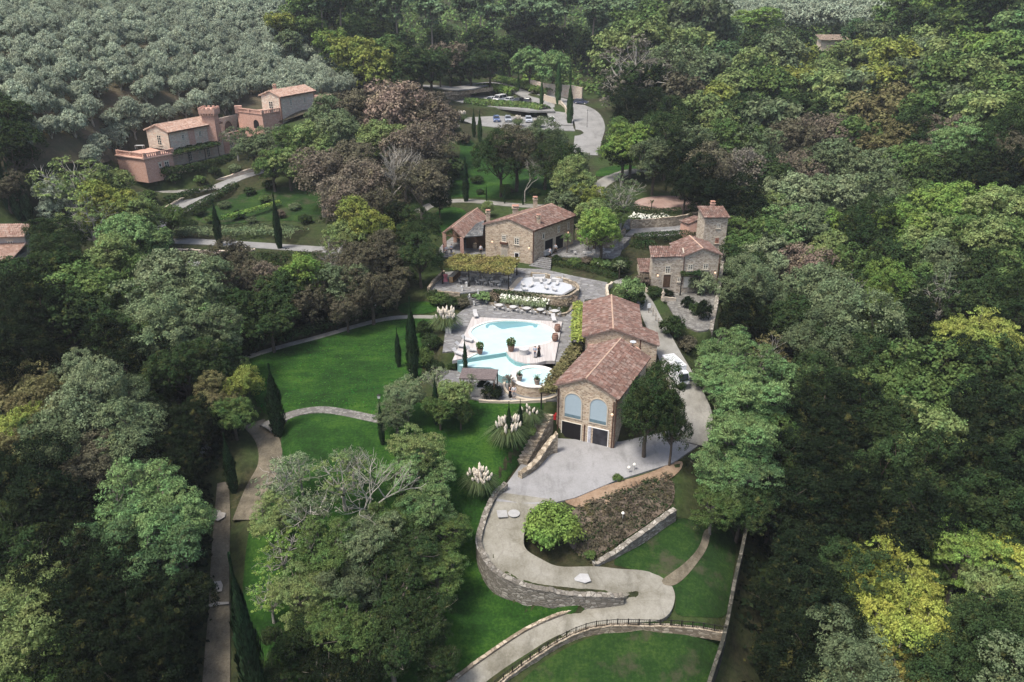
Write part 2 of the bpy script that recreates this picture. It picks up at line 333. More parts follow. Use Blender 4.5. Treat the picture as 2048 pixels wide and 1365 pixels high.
road('woodland_path', GRAVEL, center=[(1190, 430, 5.2), (1185, 395, 5.8), (1200, 370, 6.2), (1250, 345, 6.8), (1320, 340, 7.2), (1390, 352, 7)], width=3.5)
road('lawn_border_path', GRAVEL, center=[(470, 722, -1.5), (560, 694, -1.3), (640, 673, -1.1), (720, 650, -.9), (790, 635, -.7), (870, 634, -.4)], width=1.2)
road('stone_lawn_path', PAVE2, center=[(530, 856, -2.7, 2.2), (560, 838, -2.4, 1.7), (600, 824, -2.2, 1.5), (645, 819, -2, 1.5), (700, 827, -2, 1.5), (765, 841, -1.8, 1.5)])
road('woodland_track', DIRT, center=[(508, 845, -2.9), (535, 880, -3.4), (540, 925, -4), (515, 975, -4.7), (490, 1040, -5.3)], width=2.6)
road('dirt_track', DIRT, center=[(446, 965, -4.8, 1.2), (444, 1040, -5.6, 1.6), (440, 1120, -6.5, 1.7), (438, 1210, -7.3, 1.8), (435, 1300, -8, 2.1), (430, 1410, -8.8, 2.3)])
LANE_L, LANE_R = road('service_lane', GRAVEL, center=[(1235, 560, 1.8, 2.2), (1280, 590, .8, 2.4), (1306, 640, .3, 2.8), (1335, 700, -.6, 3.2), (1368, 770, -2, 4), (1392, 830, -3.4, 4), (1375, 885, -4.6, 4.4)], blend=1)
SR_L, SR_R = road('winding_road', ROAD, edges=[(1000, 985, 1110, 1000, -5.3), (982, 1020, 1060, 1035, -5.6), (968, 1060, 1048, 1072, -6.1), (964, 1095, 1052, 1098, -6.6), (992, 1142, 1082, 1118, -7.1),
     (1046, 1170, 1120, 1133, -7.5), (1119, 1186, 1190, 1133, -7.9), (1200, 1192, 1240, 1138, -8.3), (1250, 1193, 1290, 1142, -8.6), (1256, 1190, 1332, 1158, -8.75), (1257, 1196, 1350, 1195, -8.9),
     (1242, 1203, 1325, 1238, -9.1), (1200, 1210, 1240, 1246, -9.3), (1130, 1230, 1182, 1252, -9.6), (1060, 1260, 1128, 1272, -10), (1000, 1298, 1070, 1307, -10.5), (930, 1348, 1010, 1350, -11.1), (870, 1395, 950, 1400, -11.7)], blend=.5, inset=.7)
# level areas
pad('car_park', [(905, 192), (985, 192), (1100, 208), (1110, 222), (1060, 222), (905, 205)], LANE, 3, z=11)
pad('lower_car_park', [(915, 236), (1000, 232), (1140, 238), (1150, 262), (1000, 256), (915, 246)], LANE, 3, z=9)
pad('red_gravel_patio', [(1262, 408), (1285, 395), (1340, 391), (1400, 396), (1412, 412), (1380, 421), (1280, 420)], REDPAVE, 2, z=6, sm=2)
pad('bench_terrace', [(1250, 470), (1275, 448), (1375, 444), (1400, 452), (1385, 468), (1310, 473)], PAVE, 1.5, z=4.4)
pad('garden_terrace', [(1100, 512), (1150, 480), (1200, 484), (1248, 486), (1238, 516), (1180, 516)], PAVE, 1.2, z=3)
pad('loggia_floor', [(868, 512), (884, 490), (920, 462), (975, 470), (970, 517), (900, 515)], PAVE, 1, z=2.5)
pad('paved_road', [(1000, 536, 2.1), (1090, 538, 2.3), (1140, 548, 2.2), (1215, 563, 1.9), (1215, 600, .7), (1170, 605, .4), (1150, 645, .1), (1128, 640, .1), (1150, 590, 1.1), (1140, 566, 1.6), (1090, 553, 1.9), (1030, 545, 1.9)], PAVE, .9)
pad('dining_terrace', [(858, 580), (884, 545), (960, 540), (1040, 543), (1095, 550), (1140, 563), (1152, 577), (1126, 592), (988, 580), (920, 587)], PAVE, .8, z=1.7)
pad('pool_terrace', [(885, 705), (893, 645), (938, 612), (978, 607), (1125, 630), (1165, 615), (1166, 690), (1120, 745), (1112, 735), (1108, 702), (918, 702)], PAVE, .8, z=0)
pad('lower_terrace', [(880, 742), (1120, 735), (1115, 802), (960, 803), (880, 775)], PAVE, 1, z=-1.4)
pad('yard', [(1113, 878, -5), (1240, 886, -5), (1345, 862, -4.8), (1400, 846, -4.5), (1412, 880, -4.6), (1345, 928, -5), (1230, 962, -5.1), (1150, 996, -5.3), (1090, 1012, -5.5), (992, 1004, -5.5), (1000, 985, -5.3), (1040, 930, -5.1)], YARD, .8)
pad('bench_court', [(1330, 570), (1420, 575), (1440, 600), (1425, 660), (1385, 665), (1335, 620)], PAVE2, 1, z=.3, sm=1)
# villa platforms
pad('villa_forecourt', [(238, 348), (345, 341), (500, 302), (478, 292), (340, 322), (238, 330)], PAVE2, 1.5, z=9)
def H(x, y):
    x = np.asarray(x, float); y = np.asarray(y, float)
    i = np.clip(np.searchsorted(GX, x)-1, 0, len(GX)-2); j = np.clip(np.searchsorted(GY, y)-1, 0, len(GY)-2)
    u = (x-GX[i])/(GX[i+1]-GX[i]); v = (y-GY[j])/(GY[j+1]-GY[j])
    a, b, c, d = ZZ[i, j], ZZ[i+1, j], ZZ[i+1, j+1], ZZ[i, j+1]
    return np.where(u >= v, a+(b-a)*u+(c-b)*v, a+(c-d)*u+(d-a)*v)
def G(px, py, up=0.0):
    """where the sight line of a photo point meets the ground (raised by up)"""
    d = ray(px, py); t = np.linspace(30, 760, 3000); P = np.array([0, 0, CAMH])[:, None]+d[:, None]*t
    below = np.where(P[2] < H(P[0], P[1])+up)[0]
    if not len(below): k = -1; tt = t[-1]
    else:
        k = max(below[0], 1); t0, t1 = t[k-1], t[k]
        for _ in range(14):
            m = (t0+t1)/2; p = np.array([0, 0, CAMH])+d*m
            if p[2] < H(p[0], p[1])+up: t1 = m
            else: t0 = m
        tt = t1
    p = np.array([0, 0, CAMH])+d*tt; return np.array([p[0], p[1], float(H(p[0], p[1]))])
# terrain mesh
nx, ny = XX.shape; V = np.stack([XX, YY, ZZ], -1).reshape(-1, 3)
ii, jj = np.meshgrid(np.arange(nx-1), np.arange(ny-1), indexing='ij'); a = (ii*ny+jj).ravel(); b = a+ny; c = b+1; d = a+1
F = np.concatenate([np.stack([a, b, c], 1), np.stack([a, c, d], 1)])
def fast_mesh(name, V, F, mat, smooth=False):
    me = bpy.data.meshes.new(name); k = F.shape[1]; me.vertices.add(len(V)); me.vertices.foreach_set('co', V.astype(np.float32).ravel())
    me.loops.add(F.size); me.loops.foreach_set('vertex_index', F.astype(np.int32).ravel()); me.polygons.add(len(F))
    me.polygons.foreach_set('loop_start', np.arange(0, F.size, k, dtype=np.int32)); me.polygons.foreach_set('loop_total', np.full(len(F), k, dtype=np.int32))
    if mat: me.materials.append(mat)
    me.update(calc_edges=True)
    if smooth: me.polygons.foreach_set('use_smooth', np.ones(len(F), bool))
    return me
def fast_obj(name, V, F, mat, parent=None, smooth=False):
    o = bpy.data.objects.new(name, fast_mesh(name, V, F, mat, smooth)); COL.objects.link(o)
    if parent: o.parent = parent
    return o
tag(fast_obj('ground', V, F, GROUND, smooth=True), kind='structure')
def slab(name, poly, mat, thick=.12, parent=None):
    """flat sheet with a skirt, any polygon"""
    n = len(poly); tri = geometry.tessellate_polygon([[Vector((p[0], p[1], 0)) for p in poly]])
    vs = [(p[0], p[1], p[2]) for p in poly]+[(p[0], p[1], p[2]-thick) for p in poly]
    ar = sum(poly[i][0]*poly[(i+1) % n][1]-poly[(i+1) % n][0]*poly[i][1] for i in range(n))
    fs = []
    for t in tri:
        (x1, y1), (x2, y2), (x3, y3) = [poly[i][:2] for i in t]
        fs.append(t if (x2-x1)*(y3-y1)-(x3-x1)*(y2-y1) > 0 else t[::-1])
    for i in range(n):
        j = (i+1) % n; fs.append((i, n+i, n+j, j) if ar > 0 else (j, n+j, n+i, i))
    return mesh_obj(name, vs, fs, mat, parent)
for k, (name, P, pl, mat, off, build) in enumerate(PADS):
    if build: tag(slab(name, [(p[0], p[1], p[2]+off+.004*k) for p in P], mat, .5), kind='structure')
for k, (name, Lp, Rp, mat, off) in enumerate(STRIPS):
    vs = []; fs = []
    for a_, b_ in zip(Lp, Rp):
        zo = -.045+.003*k+off
        sk = 1.6 if name == 'winding_road' else .35; vs += [a_+(0, 0, zo-sk), a_+(0, 0, zo), a_*.5+b_*.5+(0, 0, zo+.03), b_+(0, 0, zo), b_+(0, 0, zo-sk)]
    for i in range(len(Lp)-1):
        for q in range(4): fs.append((i*5+q, i*5+q+1, i*5+q+6, i*5+q+5))
    o = tag(mesh_obj(name, vs, [f[::-1] for f in fs], mat), kind='structure')
def drape(name, pts, mat, off=.06, step=.9, sm=2, world=False, thing_=False, warp=0.0):
    P = [p[:2] for p in pts] if world else [G(px, py)[:2] for px, py in pts]
    if sm: P = smooth_poly(P, sm)
    P = [np.array(p) for p in P]; B = []
    for i in range(len(P)):
        a_, b_ = P[i], P[(i+1) % len(P)]; n = max(1, int(np.linalg.norm(b_-a_)/step))
        for k in range(n): B.append(a_+(b_-a_)*k/n)
    if warp: B = [b_+warp*rng.normal(size=2) for b_ in B]
    BA = np.array(B); x0, y0 = BA.min(0); x1, y1 = BA.max(0)
    X, Y = np.meshgrid(np.arange(x0, x1, step), np.arange(y0, y1, step)); m = poly_sd(B, X, Y) < -step*.4
    pts2 = [Vector(b_) for b_ in B]+[Vector((x, y)) for x, y in zip(X[m], Y[m])]; nb = len(B)
    vs, es, fs, *_ = geometry.delaunay_2d_cdt(pts2, [(i, (i+1) % nb) for i in range(nb)], [], 1, 1e-4)
    xs = np.array([v.x for v in vs]); ys = np.array([v.y for v in vs]); zs = H(xs, ys)+off
    VV = np.stack([xs, ys, zs], 1); FF = np.array([f for f in fs if len(f) == 3])
    # drop triangles outside
    cx = VV[FF].mean(1); FF = FF[poly_sd(B, cx[:, 0], cx[:, 1]) < 0]
    return tag(fast_obj(name, VV, FF, mat, smooth=True), kind='structure')
LAWNS = [('lawn', [(480, 722), (560, 696), (690, 659), (780, 640), (868, 637), (868, 650), (850, 668), (842, 700), (845, 760), (800, 800), (760, 838), (700, 822), (645, 814), (590, 820), (560, 832), (520, 830), (500, 760)], LAWN),
 ('lawn', [(570, 845), (600, 832), (645, 827), (700, 834), (758, 848), (800, 812), (880, 800), (960, 803), (1092, 800), (1080, 840), (1040, 925), (1000, 980), (978, 1025), (966, 1080), (975, 1122), (1010, 1158), (1100, 1205), (1200, 1214), (1060, 1255), (950, 1330), (880, 1372), (700, 1400), (480, 1400), (490, 1060), (552, 940), (560, 890)], LAWN),
 ('lawn', [(1210, 1128), (1350, 1035), (1400, 1045), (1478, 1062), (1462, 1180), (1450, 1252), (1345, 1240), (1356, 1195), (1330, 1155), (1260, 1138)], LAWN_R),
 ('lawn', [(1340, 1252), (1448, 1262), (1430, 1400), (1010, 1400), (1080, 1325), (1190, 1266)], LAWN_R),
 ('lawn', [(868, 398), (895, 370), (925, 310), (912, 262), (940, 275), (975, 320), (1090, 345), (1110, 395), (1000, 400), (940, 394)], LAWN),
 ('lawn', [(862, 432), (890, 414), (925, 417), (938, 432), (905, 462), (880, 480), (868, 460)], LAWN),
 ('lawn', [(375, 430), (430, 400), (520, 378), (600, 375), (660, 400), (640, 450), (540, 440), (430, 455)], LAWN_R),
 ('lawn', [(1185, 358), (1200, 336), (1262, 330), (1290, 338), (1240, 348)], LAWN),
 ('lawn', [(795, 630), (800, 606), (860, 600), (880, 615), (868, 628)], LAWN),
 ('lawn', [(610, 540), (670, 530), (720, 545), (640, 560)], LAWN_R),
 ('dry_grass', [(-60, 350), (100, 345), (215, 345), (232, 330), (300, 325), (440, 290), (520, 262), (600, 245), (680, 225), (770, 180), (720, 120), (620, 60), (560, 2), (200, -28), (-80, -20)], GROVE),
 ('bare_soil', [(1120, 1006), (1150, 990), (1235, 966), (1300, 948), (1350, 924), (1372, 930), (1330, 972), (1250, 1002), (1175, 1020)], SOIL),
 ('bare_soil', [(1150, 1012), (1235, 990), (1345, 950), (1352, 1012), (1300, 1045), (1190, 1122), (1150, 1112), (1120, 1060)], conc_mat('brown_bank_soil', (.05, .038, .026), (.10, .075, .052), (.19, .14, .10), 0)),
 ('leaf_strewn_path', [(1318, 1166), (1340, 1150), (1375, 1125), (1400, 1095), (1408, 1060), (1422, 1060), (1415, 1100), (1388, 1138), (1360, 1168), (1338, 1176)], DIRT)]
for k, (n_, p_, m_) in enumerate(LAWNS): drape(n_, p_, m_, off=.07+.004*k if k != 10 else 1.0, step=(.55 if k < 4 else .9) if k != 10 else 1.6)

def haze():
    x0, x1, y0, y1, z0, z1 = -430, 450, -12, 775, -30, 125
    o = mesh_obj('haze', [(x0, y0, z0), (x1, y0, z0), (x1, y1, z0), (x0, y1, z0), (x0, y0, z1), (x1, y0, z1), (x1, y1, z1), (x0, y1, z1)], [(3, 2, 1, 0), (4, 5, 6, 7), (0, 1, 5, 4), (1, 2, 6, 5), (2, 3, 7, 6), (3, 0, 4, 7)])
    m = bpy.data.materials.new('haze'); m.use_nodes = True; t = m.node_tree; t.nodes.remove(t.nodes['Principled BSDF']); v = t.nodes.new('ShaderNodeVolumePrincipled')
    v.inputs['Color'].default_value = (.88, .93, 1, 1); v.inputs['Density'].default_value = HAZE; v.inputs['Anisotropy'].default_value = .2
    t.links.new(v.outputs[0], t.nodes['Material Output'].inputs['Volume']); o.data.materials.append(m); tag(o, kind='stuff')
HAZE = .00019
haze()
# ---------------------------------------------------------------- building helpers
def v2(p): return np.array([p[0], p[1]], float)
def roof_plane(name, e0, e1, r1, r0, mat, parent, per=.30, row=.40, thick=.14):
    """tiled slope: e0->e1 along the eave, r0->r1 along the ridge; rows of round tiles run down it"""
    e0, e1, r0, r1 = [np.array(p, float) for p in (e0, e1, r0, r1)]
    L_ = max(np.linalg.norm(e1-e0), np.linalg.norm(r1-r0)); S_ = (np.linalg.norm(r0-e0)+np.linalg.norm(r1-e1))/2
    nu = max(2, int(L_/per)); nv = max(2, int(S_/row)); prof = [(0, 0), (.22, .07), (.5, .12), (.78, .07)]
    nrm = np.cross(e1-e0, r0-e0); nrm /= np.linalg.norm(nrm)
    if nrm[2] < 0: nrm = -nrm
    vs = []; uv = []; fs = []; us = [(i+a, h) for i in range(nu) for a, h in prof]+[(nu, 0)]; jit = rng.normal(size=(nv, nu+1))*.014
    for j in range(nv):
        for k in (0, 1):
            t = (j+k)/nv-(.02 if k == 0 else 0)
            for u, h in us:
                s = u/nu; p = (e0*(1-s)+e1*s)*(1-t)+(r0*(1-s)+r1*s)*t
                vs.append(p+nrm*(h+(.05 if k == 0 else 0)+jit[j, int(u)]+thick)); uv.append((u+.02, j+.5))
    m = len(us)
    for j in range(nv):
        for i in range(m-1):
            a = (2*j)*m+i; fs.append((a, a+1, a+1+m, a+m))
            if j < nv-1: b = (2*j+1)*m+i; fs.append((b, b+1, b+1+m, b+m))
    # underside slab
    n0 = len(vs); q = [e0, e1, r1, r0]; vs += [p+nrm*thick*.9 for p in q]+[p for p in q]; uv += [(0, 0)]*8
    fs += [(n0+7, n0+6, n0+5, n0+4)]+[(n0+i, n0+4+i, n0+4+(i+1) % 4, n0+(i+1) % 4) for i in range(4)]
    return mesh_obj(name, vs, fs, mat, parent, uv=uv)
CAP = plain('mortared_ridge_tiles', (.40, .28, .21), .9, .2)
def ridge_cap(p, q, parent, r=.13):
    m = MB(); m.tube([np.array(p)+(0, 0, .17), np.array(q)+(0, 0, .17)], r, 6); return m.build('ridge_cap', CAP, parent)
def wall_frame(P, Q, centre):
    P, Q, c = v2(P), v2(Q), v2(centre); d = (Q-P)/np.linalg.norm(Q-P); n = np.array([d[1], -d[0]])
    if (c-P) @ n > 0: n = -n
    return P, d, n
def wbox(m, fr, s, z, w, h, out, dep=.2, taper=0):
    """box on a wall: s along, z centre, w x h, sticking out by out"""
    P, d, n = fr; vs = []
    for zz in (z-h/2, z+h/2):
        for ss, oo in ((s-w/2, out), (s+w/2, out), (s+w/2, -dep), (s-w/2, -dep)): q = P+d*ss+n*oo; vs.append((q[0], q[1], zz))
    if (n[0]*d[1]-n[1]*d[0]) < 0: vs = [vs[i] for i in (1, 0, 3, 2, 5, 4, 7, 6)]
    return m.hexa(vs)
TRIM = plain('stone_trim', (.46, .40, .32), .9, .1); TRIMB = plain('brick_trim', (.42, .2, .14), .9, .2)
def window(fr, s, z, w, h, parent, mat=CREAM, trim=TRIM, pane=GLASS, name='window', bars=(1, 2), sill=True):
    m = MB(); t = .09
    for dx in (-w/2+t/2, w/2-t/2): wbox(m, fr, s+dx, z, t, h, .05)
    for i in range(bars[0]): wbox(m, fr, s+(i+1)*w/(bars[0]+1)-w/2, z, t, h, .06)
    wbox(m, fr, s, z+h/2-t/2, w, t, .055); wbox(m, fr, s, z-h/2+t/2, w, t, .055)
    for i in range(bars[1]): wbox(m, fr, s, z-h/2+(i+1)*h/(bars[1]+1), w, .05, .048)
    f = m.build(name, mat, parent); g = MB(); wbox(g, fr, s, z, w-.02, h-.02, .02); g.build('pane', pane, f)
    g = MB(); wbox(g, fr, s, z+h/2+.13, w+.4, .24, .035)
    g.build('lintel', trim, f)
    if sill: g = MB(); wbox(g, fr, s, z-h/2-.08, w+.3, .14, .12); g.build('sill', trim, f)
    return f
def door(fr, s, z0, w, h, parent, mat=WOOD, name='door'):
    m = MB(); wbox(m, fr, s, z0+h/2, w, h, .04)
    for dx in (-w*.25, w*.25): wbox(m, fr, s+dx, z0+h*.5, w*.36, h*.8, .065)
    o = m.build(name, mat, parent); g = MB(); wbox(g, fr, s+w*.36, z0+h*.48, .06, .12, .11); g.build('handle', IRON, o)
    g = MB(); wbox(g, fr, s, z0+h+.12, w+.4, .24, .05); wbox(g, fr, s-w/2-.09, z0+h/2, .16, h, .05); wbox(g, fr, s+w/2+.09, z0+h/2, .16, h, .05); g.build('surround', TRIM, o); return o
def wall_lamp(fr, s, z, parent):
    m = MB(); P, d, n = fr; q = P+d*s; a = (q[0], q[1], z); b = (q[0]+n[0]*.5, q[1]+n[1]*.5, z+.25); c = (b[0], b[1], z-.05)
    m.tube([a, b, c], .035, 4); o = m.build('wall_lamp', IRON, parent)
    k = MB(); k.lathe([(.05, -.3), (.11, -.22), (.15, -.04), (.05, .05), (.02, .1)], c, 8); k.build('lamp_glass', LAMPG, o); return o
LAMPG = plain('cream_lamp_glass', (.8, .55, .38), .4)
LAMPG.node_tree.nodes['Principled BSDF'].inputs['Emission Color'].default_value = (1, .6, .35, 1); LAMPG.node_tree.nodes['Principled BSDF'].inputs['Emission Strength'].default_value = .25
def chimney(x, y, z0, z1, parent, w=.7, mat=None):
    m = MB(); m.box((x, y, (z0+z1)/2), (w, w*.8, z1-z0)); m.box((x, y, z1+.05), (w*1.25, w*1.1, .1))
    for dx in (-w*.3, w*.3): m.box((x+dx, y, z1+.25), (.12, w*.7, .3))
    o = m.build('chimney', mat or STONE, parent); k = MB(); k.box((x, y, z1+.45), (w*1.2, w, .1), taper=.8); k.build('cap', TILE_P, o); return o
TILE_P = plain('chimney_tile', (.36, .2, .15), .9, .2)
def gable(name, label, cat, A, B, C, z0, ze, zr, wall=STONE, tile=TILE, over=.35, D=None, caps=True, gutter=True, build_wall=True):
    """A front left, B front right, C back right (eave corners in plan); gable ends on A-B and D-C"""
    A, B, C = v2(A), v2(B), v2(C); D = A+C-B if D is None else v2(D); u = (B-A)/np.linalg.norm(B-A); v = (C-B)/np.linalg.norm(C-B)
    t = thing(name, label, cat, (0, 0, 0))
    a, b, c, d = A+u*over+v*over*.6, B-u*over+v*over*.6, C-u*over-v*over*.6, D+u*over-v*over*.6
    k = over/(np.linalg.norm(B-A)/2)*(zr-ze)
    if build_wall:
        M1, M2 = (a+b)/2, (d+c)/2; vs = [(*p, z0) for p in (a, b, c, d)]+[(*p, ze+k-.03) for p in (a, b, c, d)]+[(*M1, zr-.04), (*M2, zr-.04)]
        mesh_obj('wall', vs, [(3, 2, 1, 0), (0, 1, 5, 8, 4), (1, 2, 6, 5), (2, 3, 7, 9, 6), (3, 0, 4, 7), (4, 8, 9, 7), (5, 6, 9, 8)], wall, t)
    R0, R1 = (A+B)/2, (D+C)/2
    roof = roof_plane('roof', (*B, ze), (*C, ze), (*R1, zr), (*R0, zr), tile, t); roof_plane('roof', (*D, ze), (*A, ze), (*R0, zr), (*R1, zr), tile, t)
    if caps: ridge_cap((*R0, zr), (*R1, zr), t)
    if gutter:
        m = MB(); m.tube([(*(B+u*.05), ze-.03), (*(C+u*.05), ze-.03)], .09, 5); m.tube([(*(b+u*.12-v*.0), ze-.05), (*(b+u*.1), z0)], .07, 5); m.build('gutter', COPPER, t)
    fr = {'front': wall_frame(a, b, (a+c)/2), 'right': wall_frame(b, c, (a+c)/2), 'left': wall_frame(d, a, (a+c)/2)}
    ln = {'front': np.linalg.norm(b-a), 'right': np.linalg.norm(c-b), 'left': np.linalg.norm(a-d)}
    return t, fr, ln, (a, b, c, d)
# ---------------------------------------------------------------- farmhouse
A, B, C = W(965, 451, 8), W(1068, 463, 8), W(1153.5, 432, 8)
fh, fr, ln, cr = gable('farmhouse', 'large honey stone farmhouse with reddish tiled roof beside the paved terrace road', 'house', A, B, C, .5, 8, 9.5)
f, r_ = fr['front'], fr['right']; LF = ln['front']
window(f, LF*.40, 6.1, .75, 1.1, fh); window(f, LF*.67, 5.9, .85, 1.15, fh); window(f, LF*.67, 3.4, .85, 1.05, fh, mat=WHITE, pane=DARK, bars=(0, 0)); door(f, LF*.40, 2.1, .95, 2.1, fh, mat=plain('grey_door_curtain', (.33, .3, .25)))
m = MB(); wbox(m, f, LF*.40, 5.35, 1.3, .3, .35); m.build('flower_box', COPPER, fh)
for s in (.17,): wall_lamp(f, LF*s, 5.6, fh)
wall_lamp(f, LF*.95, 5.3, fh)
LR = ln['right']
window(r_, LR*.62, 6.6, .6, 1.1, fh, bars=(1, 1)); window(r_, LR*.86, 6.6, .6, 1.2, fh, bars=(1, 1)); window(r_, LR*.25, 6.4, .5, .9, fh, bars=(0, 0)); wall_lamp(r_, LR*.8, 5.8, fh)
for s, w in ((.38, 2.2), (.64, 2.2)):
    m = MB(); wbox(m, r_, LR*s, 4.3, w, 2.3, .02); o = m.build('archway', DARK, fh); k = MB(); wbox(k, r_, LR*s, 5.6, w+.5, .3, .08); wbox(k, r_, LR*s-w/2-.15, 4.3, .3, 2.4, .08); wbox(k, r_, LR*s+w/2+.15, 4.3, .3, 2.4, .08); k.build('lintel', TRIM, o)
q = W(1074, 406, 10.3); chimney(q[0]-.3, q[1], 8.9, 10.9, fh); q = W(976, 433, 9.2); chimney(q[0], q[1]+.5, 7.6, 9.7, fh); q = W(1031, 421, 9.6); chimney(q[0], q[1], 8, 10, fh, 1.0); q = W(1077, 444, 8.8); chimney(q[0], q[1], 8.2, 9.6, fh, .6)
# rear wing of the farmhouse, a lower roof seen over the left slope
q0, q1 = W(985, 447, 7.4), W(1000, 420, 7.4)
# ---------------------------------------------------------------- open barn beside it
A, B, C = W(884.6, 469, 5.4), W(926, 478, 5.4), W(975, 437, 5.4)
lg, fr, ln, cr = gable('open_barn', 'open fronted barn with tiled gable roof and timber truss left of the farmhouse', 'barn', A, B, C, 2.5, 5.4, 6.8, build_wall=False, gutter=False)
a, b, c, d = cr
m = MB()
for p, q, h in ((d, c, 5.6), (a*.55+d*.45, d, 5.3)):
    dd = (q-p)/np.linalg.norm(q-p); nn = np.array([-dd[1], dd[0]])*.2; m.hexa([(*(p-nn), 1.8), (*(q-nn), 1.8), (*(q+nn), 1.8), (*(p+nn), 1.8), (*(p-nn), h), (*(q-nn), h), (*(q+nn), h), (*(p+nn), h)])
m.build('back_wall', STONE_D, lg)
for p in (a, b, b*.5+c*.5, a*.6+d*.4):
    m = MB(); m.box((p[0], p[1], 4), (.6, .6, 3.1)); m.build('pillar', BRICK, lg)
m = MB(); R0 = (a+b)/2; m.tube([(*a, 5.35), (*b, 5.35)], .12, 4); m.tube([(*a, 5.4), (*R0, 6.6), (*b, 5.4)], .12, 4); m.tube([(*R0, 5.4), (*R0, 6.6)], .09, 4)
m.tube([(*(a*.5+R0*.5), 5.95), (*R0, 5.4), (*(b*.5+R0*.5), 5.95)], .07, 4); m.build('roof_truss', WOOD, lg)
roof_plane('lean_to_roof', W(929, 476, 5.35), W(966, 473, 5.5), W(968, 443, 7.0), W(952, 450, 6.4), TILE_G, lg)
m = MB(); q = W(962, 515, 2.5); m.box((q[0], q[1]+5, 4.2), (5.5, .3, 3.4)); m.build('inner_wall', WOOD, lg)
# ---------------------------------------------------------------- garage wing
A, B, C = W(1108, 774, 1.7), W(1236, 801, 1.7), W(1300, 716, 1.7)
gh, fr, ln, cr = gable('garage_house', 'stone hall with two blue arched windows above two dark garage openings', 'house', A, B, C, -5.6, 1.7, 3.5)
f = fr['front']; LF = ln['front']; GBR = cr
BLIND = plain('pale_blue_blind', (.33, .41, .46), .6, .03); DARKBL = plain('blue_grey_shade', (.12, .18, .21), .5)
def arch_window(fr, s, z0, w, h, parent):
    P, d, n = fr; hs = h-w/2; ol = [(-w/2, 0), (w/2, 0)]+[(w/2*math.cos(t), hs+w/2*math.sin(t)) for t in np.linspace(0, math.pi, 15)]
    def ring(k, out): return [(*(P+d*(s+x*k)+n*out), z0+(z+.0)*1.0*(1+(k-1)*.5)) for x, z in ol]
    N = len(ol); o_ = [(*(P+d*(s+x*1.14)+n*.07), z0+(-.12 if z == 0 else hs+(z-hs)*1.14)) for x, z in ol]; i_ = [(*(P+d*(s+x)+n*.07), z0+z) for x, z in ol]
    b_ = [(q[0]-n[0]*.15, q[1]-n[1]*.15, q[2]) for q in i_]; ob = [(q[0]-n[0]*.15, q[1]-n[1]*.15, q[2]) for q in o_]
    fs = []
    for i in range(N):
        j = (i+1) % N; fs += [(i, j, N+j, N+i), (N+i, N+j, 2*N+j, 2*N+i), (j, i, 3*N+i, 3*N+j)]
    wdw = mesh_obj('arched_window', o_+i_+b_+ob, fs, TRIM, parent)
    g = [(q[0]-n[0]*.05, q[1]-n[1]*.05, q[2]) for q in i_]; mesh_obj('blind', g, [tuple(range(N))], BLIND, wdw)
    k = MB(); wbox(k, fr, s, z0+.22, w-.06, .42, .03); k.build('pane', DARKBL, wdw); return wdw
arch_window(f, LF*.285, -2.05, 2.05, 3.25, gh); arch_window(f, LF*.725, -2.05, 2.05, 3.25, gh)
for s, sh in ((.27, 0), (.74, 1)):
    m = MB(); w = 2.5; z0 = -5.05; h = 2.35
    for dx in (-w/2, w/2): wbox(m, f, LF*s+dx, z0+h/2, .08, h, .06)
    wbox(m, f, LF*s, z0+h, w+.06, .08, .06); o = m.build('garage_opening', CREAM if not sh else WHITE, gh)
    k = MB(); wbox(k, f, LF*s+(.25 if sh else 0), z0+h/2, w-.1-(.6 if sh else 0), h-.08, .02); k.build('curtain', DARK if not sh else plain('dark_grey_sheet', (.035, .035, .042), .6, .5, 1.2), o)
    if sh:
        k = MB(); wbox(k, f, LF*s-1.05, z0+h/2, .34, h-.05, .05); wbox(k, f, LF*s, z0+.06, w, .14, .12); k.build('plastic_sheet', plain('crumpled_white_plastic', (.38, .38, .42), .4, .4, 6), o)
m = MB(); wbox(m, f, LF*.5, -3.9, .1, 2.6, .12); wbox(m, f, .2, -1.8, .1, 6.6, .15); wbox(m, f, LF-.15, -1.9, .1, 6.4, .15); m.build('downpipe', COPPER, gh)
wall_lamp(f, LF*.98, 0, gh)
m = MB(); wbox(m, f, -.25, -2.55, .35, .55, .1); wbox(m, f, -.1, -2.1, .2, .3, .12); m.build('fire_hose_box', plain('red_paint', (.45, .03, .03), .5), gh)
fr_ = fr['right']; window(fr_, 3, 0, .8, 1, gh)
# rear hall behind it
A, D, C = v2(W(1166, 676, 3)), v2(W(1168, 607, 3)), v2(W(1276, 612, 3)); B = A+C-D
rh, fr, ln, cr = gable('rear_hall', 'stone hall with red tiled roof directly behind the arched garage hall', 'house', A, B, C, -1.5, 3, 4.3)
qe = [W(1308, 692, 2.3), W(1306, 657, 2.3)]; u = (B-A)/np.linalg.norm(B-A); v = (C-B)/np.linalg.norm(C-B)
e0, e1 = B+u*2.1, B+u*2.1+v*4.2
roof_plane('lean_to_roof', (*e0, 2.25), (*e1, 2.25), (*(B+v*4.2), 3.02), (*B, 3.02), TILE, rh)
m = MB(); m.hexa([(*p, -1.5) for p in (B-u*.3+v*.2, e0-u*.2+v*.2, e1-u*.2-v*.2, B-u*.3+v*4)]+[(*p, zz) for p, zz in ((B-u*.3+v*.2, 2.9), (e0-u*.2+v*.2, 2.2), (e1-u*.2-v*.2, 2.2), (B-u*.3+v*4, 2.9))]); m.build('lean_to_wall', STONE, rh)
